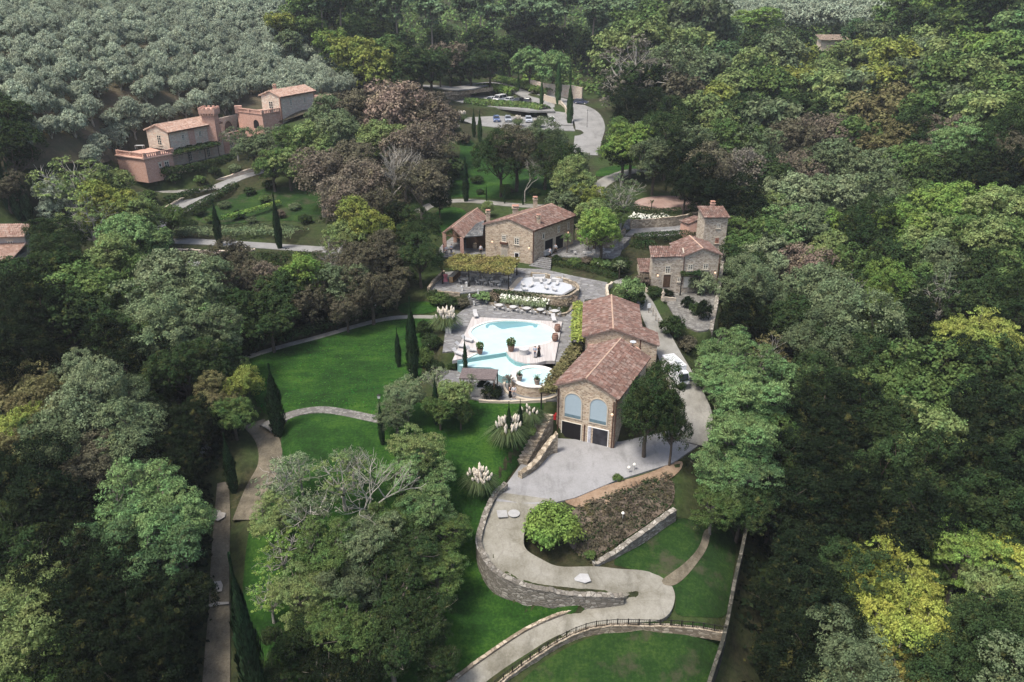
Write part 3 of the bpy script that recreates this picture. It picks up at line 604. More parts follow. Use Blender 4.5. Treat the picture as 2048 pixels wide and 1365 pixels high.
g0, g1, g2, g3 = GBR; m = MB(); m.hexa([(*p, -3) for p in (g3+(.2, .05), g2+(-.2, .05), B+(-.6, .1), A+(.6, .1))]+[(*p, 2.1) for p in (g3+(.2, .05), g2+(-.2, .05), B+(-.6, .1), A+(.6, .1))]); m.build('linking_wall', BRICK, rh)
m = MB(); q = W(1266, 686, 3.4); m.lathe([(.05, 0), (.3, .1), (.42, .25)], (q[0], q[1], 3.3), 10); m.tube([(q[0], q[1], 2.8), (q[0], q[1], 3.4)], .05, 4); m.build('satellite_dish', plain('grey_metal', (.4, .42, .44), .4), rh)
# ---------------------------------------------------------------- house by the ravine wall
A, B = W(1365, 516, 6.2), W(1444, 512, 6.2); r0, r1 = W(1405, 503, 7.4), W(1377, 477, 7.4); dv = (r1-r0)[:2]; C = v2(B)+dv
sh, fr, ln, cr = gable('cottage', 'two storey grey brown stone cottage with low gable and leafy doorway canopy', 'house', A, B, C, -3, 6.2, 7.4, wall=STONE_G)
f = fr['front']; LF = ln['front']; window(f, LF*.20, 4.5, .8, .9, sh); window(f, LF*.64, 4.5, .8, .9, sh); door(f, LF*.14, 1.2, .9, 1.9, sh, mat=CREAM, name='glazed_door'); window(f, LF*.6, 2, .8, 1, sh); wall_lamp(f, LF*.9, 3.7, sh)
Lw = v2(W(1303, 517, 6.2)); Aw = v2(A); up = np.array([-dv[0]*.0, 1.0])*5.5; dl = Aw+(.3, 0)-Lw
bk0, bk1 = v2(W(1298, 494, 7.3)), v2(W(1362, 494, 7.3))
roof_plane('wing_roof', (*(Lw-(.1, 0)), 6.2), (*(Aw+(.3, .3)), 6.2), (*bk1, 7.3), (*bk0, 7.3), TILE, sh)
w0, w1 = Lw+(.25, .25), Aw+(.4, .25); bb0, bb1 = bk0+(.3, -.2), bk1+(.4, -.2)
m = MB(); m.hexa([(*p, -2) for p in (w0, w1, bb1, bb0)]+[(*w0, 6.15), (*w1, 6.15), (*bb1, 7.2), (*bb0, 7.2)]); m.build('wing_wall', STONE_G, sh)
f = wall_frame(w0, w1, (w0+bb1)/2); LW = np.linalg.norm(w1-w0); window(f, LW*.5, 4.2, .75, 1.3, sh); door(f, LW*.5, 1.3, 1.1, 2.2, sh, mat=WOOD); wall_lamp(f, LW*.18, 3.6, sh); window(f, LW*.9, 2.6, .6, .8, sh)
m = MB(); wbox(m, f, LW-.05, 4, .09, 4.4, .1); m.build('downpipe', COPPER, sh)
q = v2(W(1285, 540, 3)); roof_plane('shed_roof', (q[0]-.6, q[1]-1.5, 3.0), (q[0]+1.6, q[1]-1.5, 3.0), (q[0]+1.6, q[1]+2.5, 3.9), (q[0]-.6, q[1]+2.5, 3.9), TILE, sh)
m = MB(); m.box((q[0]+.5, q[1]+.6, 1.6), (2, 3.6, 2.9)); m.build('shed_wall', STONE_G, sh)
# ---------------------------------------------------------------- tower house
FL, FR = W(1408, 437, 8.6), W(1461, 437, 8.6); BL = W(1394, 414, 9.9); bd = v2(BL)-v2(FL)
tw = thing('tower_house', 'tall narrow stone tower house with single sloping tiled roof above the cottage', 'tower')
roof_plane('roof', FL, FR, (*(v2(FR)+bd), 9.9), BL, TILE, tw)
a, b = v2(FL)+(.3, .3), v2(FR)+(-.3, .3); c, d = b+bd*.93, a+bd*.93
m = MB(); m.hexa([(*p, -3) for p in (a, b, c, d)]+[(*a, 8.6), (*b, 8.6), (*c, 9.8), (*d, 9.8)]); m.build('wall', STONE_G, tw)
f = wall_frame(a, b, (a+c)/2); LW = np.linalg.norm(b-a); window(f, LW*.62, 7.2, .6, .85, tw); window(f, LW*.62, 4.6, .6, .9, tw, pane=GLASS, mat=TRIMB); window(f, LW*.2, 2.6, .8, .9, tw, mat=WOOD, pane=DARK, bars=(0, 0)); chimney(*(c*.6+d*.4), 9.2, 10.4, tw, .7, BRICK)
wf = wall_frame(d, a, (a+c)/2)
sr = thing('store_room', 'low reddish brick store room with tiled roof against the tower house', 'outbuilding')
q0, q1 = d+(-2.6, -.8), a+(-2.2, 2.6)
roof_plane('roof', (*(q0+(0, 3)), 6.6), (*q1, 6.6), (*(a+(0, 2.6)), 7.6), (*(d+(0, 2.2)), 7.6), TILE, sr)
m = MB(); m.hexa([(*p, 3) for p in (q1+(.2, .1), a+(0, 2.7), d+(0, 2), q0+(.2, 2.8))]+[(*q1+(.2, .1), 6.5), (*(a+(0, 2.7)), 7.4), (*(d+(0, 2)), 7.4), (*(q0+(.2, 2.8)), 6.5)] if False else [(*p, 3) for p in (q1+(.2, .1), a+(0, 2.7), d+(0, 2), q0+(.2, 2.8))]+[(*p, zz) for p, zz in ((q1+(.2, .1), 6.5), (a+(0, 2.7), 7.4), (d+(0, 2), 7.4), (q0+(.2, 2.8), 6.5))]); m.build('wall', BRICK, sr)
# ---------------------------------------------------------------- hillside villas
VB0 = v2(W(336, 267, 16)); A, C = v2(W(287, 262, 16)), v2(W(445, 246, 16))
vl, fr, ln, cr = gable('hillside_villa', 'long stone and brick villa with pale terracotta roof below the olive grove', 'villa', A, VB0, C, 8, 16, 17.3, wall=STONE_P, tile=TILE_N, over=.45)
a, b, c, d = cr; f, r_ = fr['front'], fr['right']; LF, LR = ln['front'], ln['right']
window(f, LF*.55, 14.3, 1.15, 2.1, vl, bars=(1, 3))
for s in (.26, .58): window(r_, LR*s, 14.5, .7, 1.25, vl, bars=(1, 2))
m = MB(); wbox(m, r_, LR*.42, 14.3, 1.7, 3.4, .05); wbox(m, r_, LR*.93, 14.2, 1.8, 3.5, .05); m.build('brick_panel', BRICK, vl)
for s in (.33, .68): window(r_, LR*s, 10.3, .9, 2.1, vl, bars=(1, 3), name='french_door', sill=False)
for s in (.13, .52): window(r_, LR*s, 10.7, .6, .8, vl, pane=DARK)
def balustrade(pts, z, parent, h=.9, mat=BRICK, name='balustrade'):
    m = MB()
    for i in range(len(pts)-1):
        p, q = v2(pts[i]), v2(pts[i+1]); L_ = np.linalg.norm(q-p); an = math.atan2(q[1]-p[1], q[0]-p[0]); c_ = (p+q)/2
        m.box((*c_, z+h-.08), (L_+.3, .34, .16), an); m.box((*c_, z+.08), (L_+.2, .3, .16), an); n = int(L_/.42)
        for k in range(1, n): pk = p+(q-p)*k/n; m.box((*pk, z+h/2), (.17, .17, h-.3), an)
        for k in (0, .5, 1): pk = p+(q-p)*k; m.box((*pk, z+h/2+.02), (.55, .45, h+.05), an)
    return m.build(name, mat, parent)
T1, T2, T3 = v2(W(233, 309, 12.6)), v2(W(288, 316, 12.6)), v2(W(344, 306, 12.6)); T4 = a*.7+d*.3
bt = thing('brick_terrace', 'pink brick block carrying a balustraded roof terrace at the near end of the villa', 'terrace')
m = MB(); m.prism([tuple(p) for p in (T2, T3, b-(.0, .1), a, T4, T1)], 7.5, 12.5); m.build('block', BRICK, bt); balustrade([T1+(.2, .2), T2+(0, .2), T3+(0, .2)], 12.52, bt)
m = MB()
for p, q in ((T1, T2), (T2, T3)):
    an = math.atan2(q[1]-p[1], q[0]-p[0]); m.box((*((p+q)/2), 12.42), (np.linalg.norm(q-p)+.5, .6, .22), an)
m.build('cornice', plain('pale_brick_cornice', (.6, .4, .32), .9), bt)
f = wall_frame(T2, T3, (T2+a)/2); L_ = np.linalg.norm(T3-T2); window(f, L_*.74, 10, 1.0, 2.2, bt, bars=(1, 3), name='french_door', sill=False); window(f, L_*.5, 10.6, .55, .8, bt, bars=(0, 0), pane=DARK)
# crenellated turret
q = v2(W(421, 240, 17)); tr = thing('brick_turret', 'square pink brick turret with battlements rising behind the long villa roof', 'tower')
m = MB(); m.box((*q, 15.5), (2.7, 2.7, 7)); m.build('shaft', BRICK, tr); m = MB(); m.box((*q, 19.0), (3.5, 3.5, .9)); 
for k in range(6):
    for sx, sy in ((1, 0), (-1, 0), (0, 1), (0, -1)): m.box((q[0]+sx*1.6+(abs(sy))*(-1.45+k*.58), q[1]+sy*1.6+abs(sx)*(-1.45+k*.58), 18.35), (.25, .25, .4))
for k in range(4):
    for sx, sy in ((1, 0), (-1, 0), (0, 1), (0, -1)): m.box((q[0]+sx*1.6+abs(sy)*(-1.5+k*1.0), q[1]+sy*1.6+abs(sx)*(-1.5+k*1.0), 19.6), (.5, .35, .4) if sy else (.35, .5, .4))
m.build('battlement', BRICK, tr)
# arched terrace between the villas
at = thing('arched_terrace', 'brick terrace with balustrade and stone arch joining the long villa at its far end', 'terrace')
P0, P1 = c+(0, .3), v2(W(487, 262, 13.2)); bkv = (d-c)/np.linalg.norm(d-c)*4.5
m = MB(); m.prism([tuple(P0), tuple(P1), tuple(P1+bkv), tuple(P0+bkv)], 8, 12.6); m.build('block', BRICK, at); balustrade([P0+(.3, .0), P1], 12.62, at)
f = wall_frame(P0, P1, (P0+P1+bkv)/2); L_ = np.linalg.norm(P1-P0); window(f, L_*.35, 10.2, 1, 2.2, at, bars=(1, 3), name='french_door', sill=False); window(f, L_*.75, 10.4, .8, 1.4, at)
Q0, Q1 = v2(W(441, 269, 12.6)), v2(W(481, 259, 12.6)); f2 = wall_frame(Q0, Q1, P0+bkv*3); Pc, dd, nn = f2; LQ = np.linalg.norm(Q1-Q0)
m = MB(); wbox(m, f2, LQ/2, 13.8, LQ, 4.6, 0, .6); m.build('back_wall', STONE_P, at)
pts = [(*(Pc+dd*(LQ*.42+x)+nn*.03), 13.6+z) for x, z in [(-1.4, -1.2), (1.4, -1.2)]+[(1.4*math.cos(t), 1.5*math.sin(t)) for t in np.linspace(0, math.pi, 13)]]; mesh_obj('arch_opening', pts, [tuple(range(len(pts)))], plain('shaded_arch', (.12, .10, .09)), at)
m = MB(); ol = [(1.4*math.cos(t), 1.5*math.sin(t)) for t in np.linspace(0, math.pi, 13)]
for i in range(12):
    (x0, z0_), (x1, z1_) = ol[i], ol[i+1]; k = 1.22; pts = []
    for o_ in (.12, -.1):
        for (x, z) in ((x0, z0_), (x0*k, z0_*k), (x1*k, z1_*k), (x1, z1_)): w_ = Pc+dd*(LQ*.42+x)+nn*o_; pts.append((w_[0], w_[1], 13.6+z))
    m.add(pts, [(0, 1, 2, 3), (7, 6, 5, 4), (1, 5, 6, 2), (0, 3, 7, 4)])
m.build('arch', TRIM, at)
# upper villa
A, B, C = W(517, 193, 20.6), W(560, 196, 20.6), W(632, 183, 20.6)
uv_, fr, ln, cr = gable('upper_villa', 'small pale stone villa with terracotta roof on the slope by the olive grove', 'villa', A, B, C, 13, 20.6, 21.8, wall=STONE_P, tile=TILE_N, over=.45)
a, b, c, d = cr; f, r_ = fr['front'], fr['right']; LF, LR = ln['front'], ln['right']
window(f, LF*.5, 18.5, 1.2, 2.2, uv_, bars=(1, 3)); window(r_, LR*.3, 19, .65, 1.4, uv_); window(r_, LR*.7, 19, .65, 1.3, uv_)
m = MB(); wbox(m, r_, .15, 18, .35, 5, .05); m.build('brick_quoin', BRICK, uv_); m = MB(); wbox(m, r_, LR-.15, 18, .35, 5, .05); m.build('brick_quoin', BRICK, uv_); chimney(*(a*.6+d*.4), 20.6, 22.3, uv_, .7, BRICK)
ut = thing('brick_terrace', 'pink brick block with balustraded terrace and small arch in front of the upper villa', 'terrace')
T1, T2, T3 = v2(W(474, 222, 17.6)), v2(W(524, 228, 17.6)), v2(W(562, 222, 17.6)); T4 = d
m = MB(); m.prism([tuple(p) for p in (T2, T3, b, a, a*.6+d*.4, T1)], 12, 17.4); m.build('block', BRICK, ut); balustrade([T1, T2, T3], 17.42, ut)
m = MB(); m.box((*(T1+(.3, .2)), 17.9), (1.6, 1.2, 1.6), .3); m.build('pier', BRICK, ut); f = wall_frame(T1, T2, (T1+a)/2); m = MB(); P, dd, nn = f; L_ = np.linalg.norm(T2-T1)
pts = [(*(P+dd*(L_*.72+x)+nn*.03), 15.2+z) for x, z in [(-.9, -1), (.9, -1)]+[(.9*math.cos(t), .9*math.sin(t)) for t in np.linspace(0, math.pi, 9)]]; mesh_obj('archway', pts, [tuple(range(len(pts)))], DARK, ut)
q = v2(c); st = thing('brick_annex', 'low pink brick annex with tiled top at the far end of the upper villa', 'outbuilding')
m = MB(); m.prism([tuple(q+(.1, -.3)), tuple(q+(4.6, 2.0)), tuple(q+(3, 6)), tuple(q+(-1, 4))], 13, 18.2); m.build('wall', BRICK, st); roof_plane('roof', (*(q+(.1, -.5)), 18.2), (*(q+(4.8, 1.8)), 18.2), (*(q+(3, 6)), 19), (*(q+(-1, 4)), 19), TILE_N, st)
# ---------------------------------------------------------------- house at the left edge, far shed, bar canopy
lh = thing('edge_house', 'white rendered house with pale red tiled roofs cut off by the left picture edge', 'house')
e0, e1, t1, t0 = W(-90, 478, 7.8), W(50, 475, 7.8), W(62, 449, 9.3), W(-90, 451, 9.3); roof_plane('roof', e0, e1, t1, t0, TILE_N, lh); roof_plane('roof', t1, t0, t0+(0, 4, -1.5), t1+(0, 4, -1.5), TILE_N, lh) if False else None
RW = plain('white_render', (.36, .34, .32), .9); m = MB(); p_, q_, r2, s2 = e0+(.3, .5, 0), e1+(-.4, .5, 0), t1+(-.5, -.3, 0), t0+(.3, -.3, 0); m.hexa([(p_[0], p_[1], 1.5), (q_[0], q_[1], 1.5), (r2[0], r2[1], 1.5), (s2[0], s2[1], 1.5), (p_[0], p_[1], 7.8), (q_[0], q_[1], 7.8), (r2[0], r2[1], 9.25), (s2[0], s2[1], 9.25)]); m.build('wall', RW, lh)
q = W(-14, 526, 5.2); roof_plane('lower_roof', (q[0]-6, q[1], 5.2), (q[0]+2.6, q[1], 5.2), (q[0]+2.6, q[1]+5.5, 6.6), (q[0]-6, q[1]+5.5, 6.6), TILE_N, lh); m = MB(); m.box((q[0]-1.6, q[1]+2.9, 3), (7.8, 4.9, 4.6)); m.build('lower_wall', RW, lh)
f = wall_frame(p_, q_, (p_+r2)/2); window(f, np.linalg.norm((q_-p_)[:2])-2.4, 6.6, .8, 1.0, lh)
q = WD(1662, 92, 322); fs_ = thing('field_shed', 'small weathered shed with brown tiled roof in the clearing on the far hillside', 'shed')
zb = float(H(q[0], q[1])); m = MB(); m.box((q[0], q[1], zb+1.6), (9, 4.5, 3.6)); m.build('wall', STONE_P, fs_); roof_plane('roof', (q[0]-5.2, q[1]-3, zb+3.3), (q[0]+5.2, q[1]-3, zb+3.3), (q[0]+5.2, q[1]+3, zb+4.8), (q[0]-5.2, q[1]+3, zb+4.8), tile_mat('brown_shed_tiles', [(.24, .18, .14), (.3, .24, .19)]), fs_)
bc = thing('bar_canopy', 'poolside bar with flat brown shingled canopy on dark posts beside the lower pool', 'canopy')
c0, c1, c2, c3 = W(918, 757, 1.1), W(990, 760, 1.1), W(997, 739, 1.25), W(925, 736, 1.25)
m = MB(); m.hexa([tuple(p-(0, 0, .14)) for p in (c0, c1, c2, c3)]+[tuple(p) for p in (c0, c1, c2, c3)])
rows = 9
for k in range(rows):
    t = k/rows; p, q = c0*(1-t)+c3*t, c1*(1-t)+c2*t; p2, q2 = c0*(1-t-.9/rows)+c3*(t+.9/rows), c1*(1-t-.9/rows)+c2*(t+.9/rows)
    m.hexa([tuple(p+(0, 0, .002)), tuple(q+(0, 0, .002)), tuple(q2+(0, 0, .002)), tuple(p2+(0, 0, .002)), tuple(p+(0, 0, .06)), tuple(q+(0, 0, .06)), tuple(q2+(0, 0, .02)), tuple(p2+(0, 0, .02))])
m.build('roof', plain('grey_brown_shingle', (.17, .14, .135), .9, .3, 5), bc)
for p in (c0, c1, c2, c3): m = MB(); k = p*.94+(c0+c1+c2+c3)/4*.06; m.box((k[0], k[1], -.2), (.14, .14, 2.5)); m.build('post', WOOD, bc)
k = (c0+c1)/2; m = MB(); m.box((k[0]+.3, k[1]+.5, -.95), (3.4, .6, .95)); m.build('counter', plain('pale_counter', (.5, .47, .43)), bc)
# ---------------------------------------------------------------- pools and deck
def z3(pts, z): return [W(860+X/6.203, 580+Y/6.203, z) for X, Y in pts]
main_in = [(952, 766), (960, 722), (1050, 716), (1200, 705), (1400, 675), (1500, 640), (1548, 585), (1545, 530), (1500, 480), (1400, 427), (1250, 392), (1080, 375), (900, 375), (740, 392), (620, 427), (530, 470), (490, 520), (505, 570), (570, 625), (640, 690), (640, 745), (560, 795), (470, 838)]
deck_o = [(275, 880), (525, 335), (1640, 395), (1550, 880), (1440, 880), (1330, 905), (1190, 912), (1060, 880), (990, 830), (955, 780)]
def smooth_open(p, it=2):
    for _ in range(it):
        q = [p[0]]
        for i in range(len(p)-1): a_, b_ = np.array(p[i]), np.array(p[i+1]); q += [a_*.75+b_*.25, a_*.25+b_*.75]
        p = q+[p[-1]]
    return p
inn = smooth_open(z3(main_in, .3)); tag(slab('pool_deck', z3(deck_o, .3)+inn, DECK, .45), kind='structure')
POOLT = plain('pool_tile', (.20, .36, .37), .5, .05)
def water_mat(name, col, refl=.3):
    b = NB(name); nz = b.noise(b.coord('Object'), 2.5, 3, .6); k = b.ramp(b.noise(b.coord('Object'), .5, 2), [(.35, col), (.65, tuple(min(1, c*1.12) for c in col))])
    b.bump(nz, .02, .02); b.done(k, .03); b.b.inputs['IOR'].default_value = 1.33; b.b.inputs['Specular IOR Level'].default_value = .5
    b.b.inputs['Coat Weight'].default_value = refl; b.b.inputs['Coat IOR'].default_value = 2.2; b.b.inputs['Coat Roughness'].default_value = .02; return b.m
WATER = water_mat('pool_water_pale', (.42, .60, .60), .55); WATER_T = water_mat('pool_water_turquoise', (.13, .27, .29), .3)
pw = slab('pool_water', inn, WATER, .06); pw.location.z = -.1; tag(pw, kind='structure')
# coping round the pool
def coping(path, z, w, h, mat, name, label, closed=False):
    m = MB(); n = len(path); P = [v2(p) for p in path]; L2 = []; R2 = []
    for i in range(n):
        a_, b_ = (P[i-1], P[(i+1) % n]) if closed else (P[max(i-1, 0)], P[min(i+1, n-1)]); d = (b_-a_)/(np.linalg.norm(b_-a_)+1e-9); nn = np.array([-d[1], d[0]])*w/2; L2.append(P[i]+nn); R2.append(P[i]-nn)
    for i in range(n if closed else n-1):
        j = (i+1) % n; m.hexa([(*L2[i], z), (*R2[i], z), (*R2[j], z), (*L2[j], z), (*L2[i], z+h), (*R2[i], z+h), (*R2[j], z+h), (*L2[j], z+h)])
    o = m.build(name, mat); return tag(o, label, 'pool edge') if label else o
coping(inn, .22, .35, .11, plain('stone_coping', (.62, .60, .56), .8), 'pool_coping', 'pale stone coping curving round the large upper pool')
deep = smooth_poly([np.array(p) for p in z3([(690, 470), (720, 475), (735, 440), (790, 430), (850, 470), (905, 490), (1000, 470), (1120, 460), (1270, 435), (1290, 470), (1330, 465), (1335, 430), (1405, 445), (1250, 408), (1080, 391), (900, 391), (760, 407), (690, 432)], .22)], 1)  # scalloped outline of a darker turquoise tint laid on the water, no depth modelled
pw = slab('turquoise_pool_water', deep, WATER_T, .01); pw.location.z = -.012; tag(pw, kind='structure')
low = [(330, 880), (480, 800), (700, 760), (1050, 740), (1190, 840), (1240, 900), (1230, 925), (1190, 945), (1080, 985), (1035, 1065), (850, 1075), (835, 965), (500, 955), (345, 940)]
lw = smooth_poly(z3(low, -.35), 1); m = MB(); m.prism([tuple(p[:2]) for p in lw], -1.6, -.42); bs = tag(m.build('lower_pool_basin', POOLT), kind='structure')
PW_ = z3([(340, 872), (480, 843), (700, 808), (948, 769), (957, 790), (990, 832), (1060, 882), (1190, 914), (1240, 912)], .3); m = MB()
for p, q in zip(PW_[:-1], PW_[1:]):
    d_ = (q-p)[:2]/np.linalg.norm((q-p)[:2]); n_ = np.array([d_[1], -d_[0]])*.06; m.hexa([(*(p[:2]+n_), -.6), (*(q[:2]+n_), -.6), (*(q[:2]-n_), -.6), (*(p[:2]-n_), -.6), (*(p[:2]+n_), .2), (*(q[:2]+n_), .2), (*(q[:2]-n_), .2), (*(p[:2]-n_), .2)])
tag(m.build('pool_wall', POOLT), kind='structure')
pw = slab('lower_pool_water', lw, WATER, .05); tag(pw, kind='structure')
TC = W(1069, 753, 0); tb = thing('round_pool', 'small round raised pool with stone wall in front of the arched hall', 'pool', tuple(TC))
def ring_mesh(r0, r1, z0, z1, n=40):
    m = MB(); vs = [(r*math.cos(2*math.pi*k/n), r*math.sin(2*math.pi*k/n), z) for r, z in ((r0, z0), (r0, z1), (r1, z1), (r1, z0)) for k in range(n)]
    m.add(vs, [(q*n+k, ((q+1) % 4)*n+k, ((q+1) % 4)*n+(k+1) % n, q*n+(k+1) % n) for q in range(4) for k in range(n)]); return m
ring_mesh(2.55, 2.95, -1.5, -.05).build('wall', STONE, tb); ring_mesh(2.35, 3.02, -.045, .06).build('rim', plain('stone_coping', (0, 0, 0)), tb); ring_mesh(3.7, 4.0, -1.55, -1.15).build('kerb', TRIM, tb)
m = MB(); m.lathe([(2.5, -.3), (2.5, -.08)], n=40); m.build('water', WATER, tb)
m = MB(); m.lathe([(.3, -.02), (.3, .02)], (.6, .9, 0), 16); m.build('fountain_disc', WHITE, tb)
# ---------------------------------------------------------------- steps and walls
def stairs(label, bl, br, tl, tr, n, mat=PAVE):
    bl, br, tl, tr = [np.array(p, float) for p in (bl, br, tl, tr)]; m = MB()
    for k in range(n):
        t0, t1 = k/n, (k+1)/n; p0, p1 = bl*(1-t0)+tl*t0, br*(1-t0)+tr*t0; q0, q1 = bl*(1-t1)+tl*t1, br*(1-t1)+tr*t1
        z = p0[2]+(tl[2]-bl[2])/n; m.hexa([(p0[0], p0[1], bl[2]-.5), (p1[0], p1[1], bl[2]-.5), (q1[0], q1[1], bl[2]-.5), (q0[0], q0[1], bl[2]-.5), (p0[0], p0[1], z), (p1[0], p1[1], z), (q1[0], q1[1], z), (q0[0], q0[1], z)])
        d = (q0-p0)*.18; d1 = (q1-p1)*.18; zt = z+.004; m.add([(p0[0], p0[1], zt), (p1[0], p1[1], zt), (p1[0]+d1[0], p1[1]+d1[1], zt), (p0[0]+d[0], p0[1]+d[1], zt)], [(0, 1, 2, 3)])
    o = m.build('stone_steps', mat); return tag(o, label, 'steps')
stairs('grey stone steps climbing from the pool to the dining terrace', W(950, 613, .02), W(980, 605, .02), W(926, 584, 1.7), W(950, 577, 1.7), 8)
stairs('wide grey steps at the right corner of the farmhouse', W(1058, 533, 2.1), W(1101, 541, 2.1), W(1082, 514, 3.2), W(1103, 517, 3.2), 6)
stairs('lower flight of curved garden steps beside the small white tables', W(1220, 502, 3), W(1234, 503, 3), W(1246, 474, 4.4), W(1262, 476, 4.4), 9)
stairs('upper flight of garden steps above the bench terrace', W(1243, 461, 4.4), W(1267, 456, 4.4), W(1254, 438, 5.8), W(1264, 438, 5.8), 7)
stairs('rough stone staircase running down along the arched hall to the yard', W(1030, 922, -4.9), W(1055, 927, -4.9), W(1080, 826, -1.8), W(1107, 829, -1.8), 13, GARDEN)
def wall(name, label, pts, thick=.45, deep=2.0, mat=GARDEN, cap=True, cat='wall', curve=True, rag=.06, world=False):
    P = [np.array(p) for p in pts] if world else [W(*p) for p in pts]; P = catmull(P, 5) if curve else P; n = len(P); L2 = []; R2 = []
    for i in range(n):
        d = v2(P[min(i+1, n-1)])-v2(P[max(i-1, 0)]); d /= np.linalg.norm(d)+1e-9; nn = np.array([-d[1], d[0]])*thick/2; L2.append(v2(P[i])+nn); R2.append(v2(P[i])-nn)
    m = MB(); zt = [p[2]+rag*rng.normal() for p in P]; dp = deep if hasattr(deep, '__len__') else [deep]*n; dp = np.interp(np.linspace(0, 1, n), np.linspace(0, 1, len(dp)), dp)
    vs = []
    for i in range(n): vs += [(*L2[i], zt[i]-dp[i]), (*R2[i], zt[i]-dp[i]), (*R2[i], zt[i]), (*L2[i], zt[i])]
    fs = [(0, 1, 2, 3), tuple(4*(n-1)+k for k in (3, 2, 1, 0))]
    for i in range(n-1):
        for k in range(4): fs.append((4*i+k, 4*i+4+k, 4*i+4+(k+1) % 4, 4*i+(k+1) % 4))
    m.add(vs, [f[::-1] for f in fs])
    if cap:   # capping stones, uneven
        for i in range(n-1):
            a_, b_ = (L2[i], R2[i]), (L2[i+1], R2[i+1]); Ls = np.linalg.norm(L2[i+1]-L2[i]); k = max(1, int(Ls/.6))
            for j in range(k):
                t0, t1 = j/k+.03, (j+1)/k-.03; q = [a_[0]*(1-t0)+b_[0]*t0, a_[1]*(1-t0)+b_[1]*t0, a_[1]*(1-t1)+b_[1]*t1, a_[0]*(1-t1)+b_[0]*t1]; ce = sum(q)/4; q = [ce+(x-ce)*(1.08+.08*rng.random()) for x in q]; h = .08+.07*rng.random()
                z0 = zt[i]*(1-t0)+zt[i+1]*t0; z1 = zt[i]*(1-t1)+zt[i+1]*t1; m.hexa([(*q[0], z0+.003), (*q[1], z0+.003), (*q[2], z1+.003), (*q[3], z1+.003), (*q[0], z0+h), (*q[1], z0+h), (*q[2], z1+h), (*q[3], z1+h)])
    return tag(m.build(name, mat), label, cat)
def offset_line(Pts, d, dz):
    out = []
    for i in range(len(Pts)):
        e = Pts[min(i+1, len(Pts)-1)]-Pts[max(i-1, 0)]; n_ = np.array([-e[1], e[0], 0]); n_ /= np.linalg.norm(n_)+1e-9; out.append(Pts[i]+n_*d+(0, 0, dz))
    return out
_q = SR_L[2:50]; _c = (SR_R[20]-SR_L[20]); _e = SR_L[21]-SR_L[19]; SGN = -1 if np.dot(np.array([-_e[1], _e[0], 0]), _c) > 0 else 1
wall('retaining_wall', 'tall weathered stone retaining wall curving below the winding road', [W(1012, 968, -4.7)]+offset_line(_q, .28*SGN, .3)[::3], .55, [1.5, 2.2, 3.2, 4.2, 4.4, 4.2, 3.6, 3, 2], STONE_D, world=True)
wall('retaining_wall', 'mossy stone wall climbing beside the bare earth bank', [(1186, 1130, -8.0), (1225, 1108, -7.4), (1260, 1083, -6.9), (1305, 1050, -6.3), (1350, 1018, -5.8)], .55, 3.2, STONE_D)
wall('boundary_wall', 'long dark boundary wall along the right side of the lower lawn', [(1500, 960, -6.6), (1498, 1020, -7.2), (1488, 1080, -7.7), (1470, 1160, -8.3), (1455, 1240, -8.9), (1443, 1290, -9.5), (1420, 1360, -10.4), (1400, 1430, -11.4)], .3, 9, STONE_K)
wall('boundary_wall', 'stone wall falling into the ravine beside the cottage', [(1448, 505, 3.2), (1440, 560, 1.6), (1432, 610, .6), (1422, 660, .2)], .5, 8, STONE_D)
wall('parking_wall', 'pale stone wall behind the curving lane above the car park', [(1060, 160, 16), (1090, 168, 15.6), (1130, 171, 15.4), (1165, 176, 15)], .6, 4, STONE_P)
wall('terrace_wall', 'low stone wall along the left edge of the dining terrace', [(857, 577, 2.2), (868, 562, 2.25), (888, 543, 2.3)], .4, 2, GARDEN)
wall('terrace_wall', 'stone wall holding up the front of the dining terrace above the flower bed', [(860, 582, 1.75), (920, 588, 1.72)], .35, 1.8, GARDEN)
wall('terrace_wall', 'curved stone parapet round the white lounge terrace', [(1000, 581, 1.85), (1060, 588, 1.9), (1122, 595, 2), (1150, 585, 2.1), (1156, 574, 2.15), (1142, 563, 2.2), (1100, 551, 2.3), (1062, 546, 2.3)], .35, 1.9, GARDEN)
wall('flower_bed_kerb', 'stone kerb at the foot of the flower bed behind the five white tables', [(978, 606, .35), (1050, 617, .35), (1120, 628, .4), (1143, 617, .6), (1153, 590, 1.4)], .3, 1, GARDEN)
wall('garden_wall', 'stone retaining wall behind the white bench terrace', [(1262, 441, 5.9), (1300, 439, 5.9), (1350, 434, 6.1), (1400, 424, 6.2)], .4, 2.2, GARDEN)
wall('garden_wall', 'curved stone wall behind the small garden tables', [(1152, 458, 5), (1190, 472, 4.8), (1225, 474, 5), (1250, 458, 5.2)], .4, 2.6, GARDEN)
wall('garden_wall', 'stone kerb edging the round lawn by the paved road', [(1224, 566, 2.1), (1214, 574, 2), (1216, 590, 1.6), (1226, 602, 1.3)], .35, .7, TRIM)
wall('garden_wall', 'low kerb between the cottage hedge and the cobbled court', [(1292, 578, 1.3), (1320, 594, .9), (1352, 596, .8)], .25, .8, TRIM)
wall('drive_wall', 'pale dry stone wall above the hillside drive below the villa', [(300, 371, 5.7), (380, 369, 5.8), (440, 358, 6.6), (500, 338, 8.0), (560, 322, 9.2)], .5, 2.0, STONE_P)
wall('drive_wall', 'pale dry stone wall between the two villa drives', [(288, 444, 3.4), (330, 415, 4.2), (380, 390, 4.9), (420, 378, 5.4), (440, 376, 5.5)], .5, 1.6, STONE_P)
wall('villa_terrace_wall', 'long rubble wall holding the forecourt of the long villa', [(300, 343, 9.1), (345, 341, 9.1), (420, 324, 9.1), (500, 304, 9.1)], .5, 2, STONE_P)
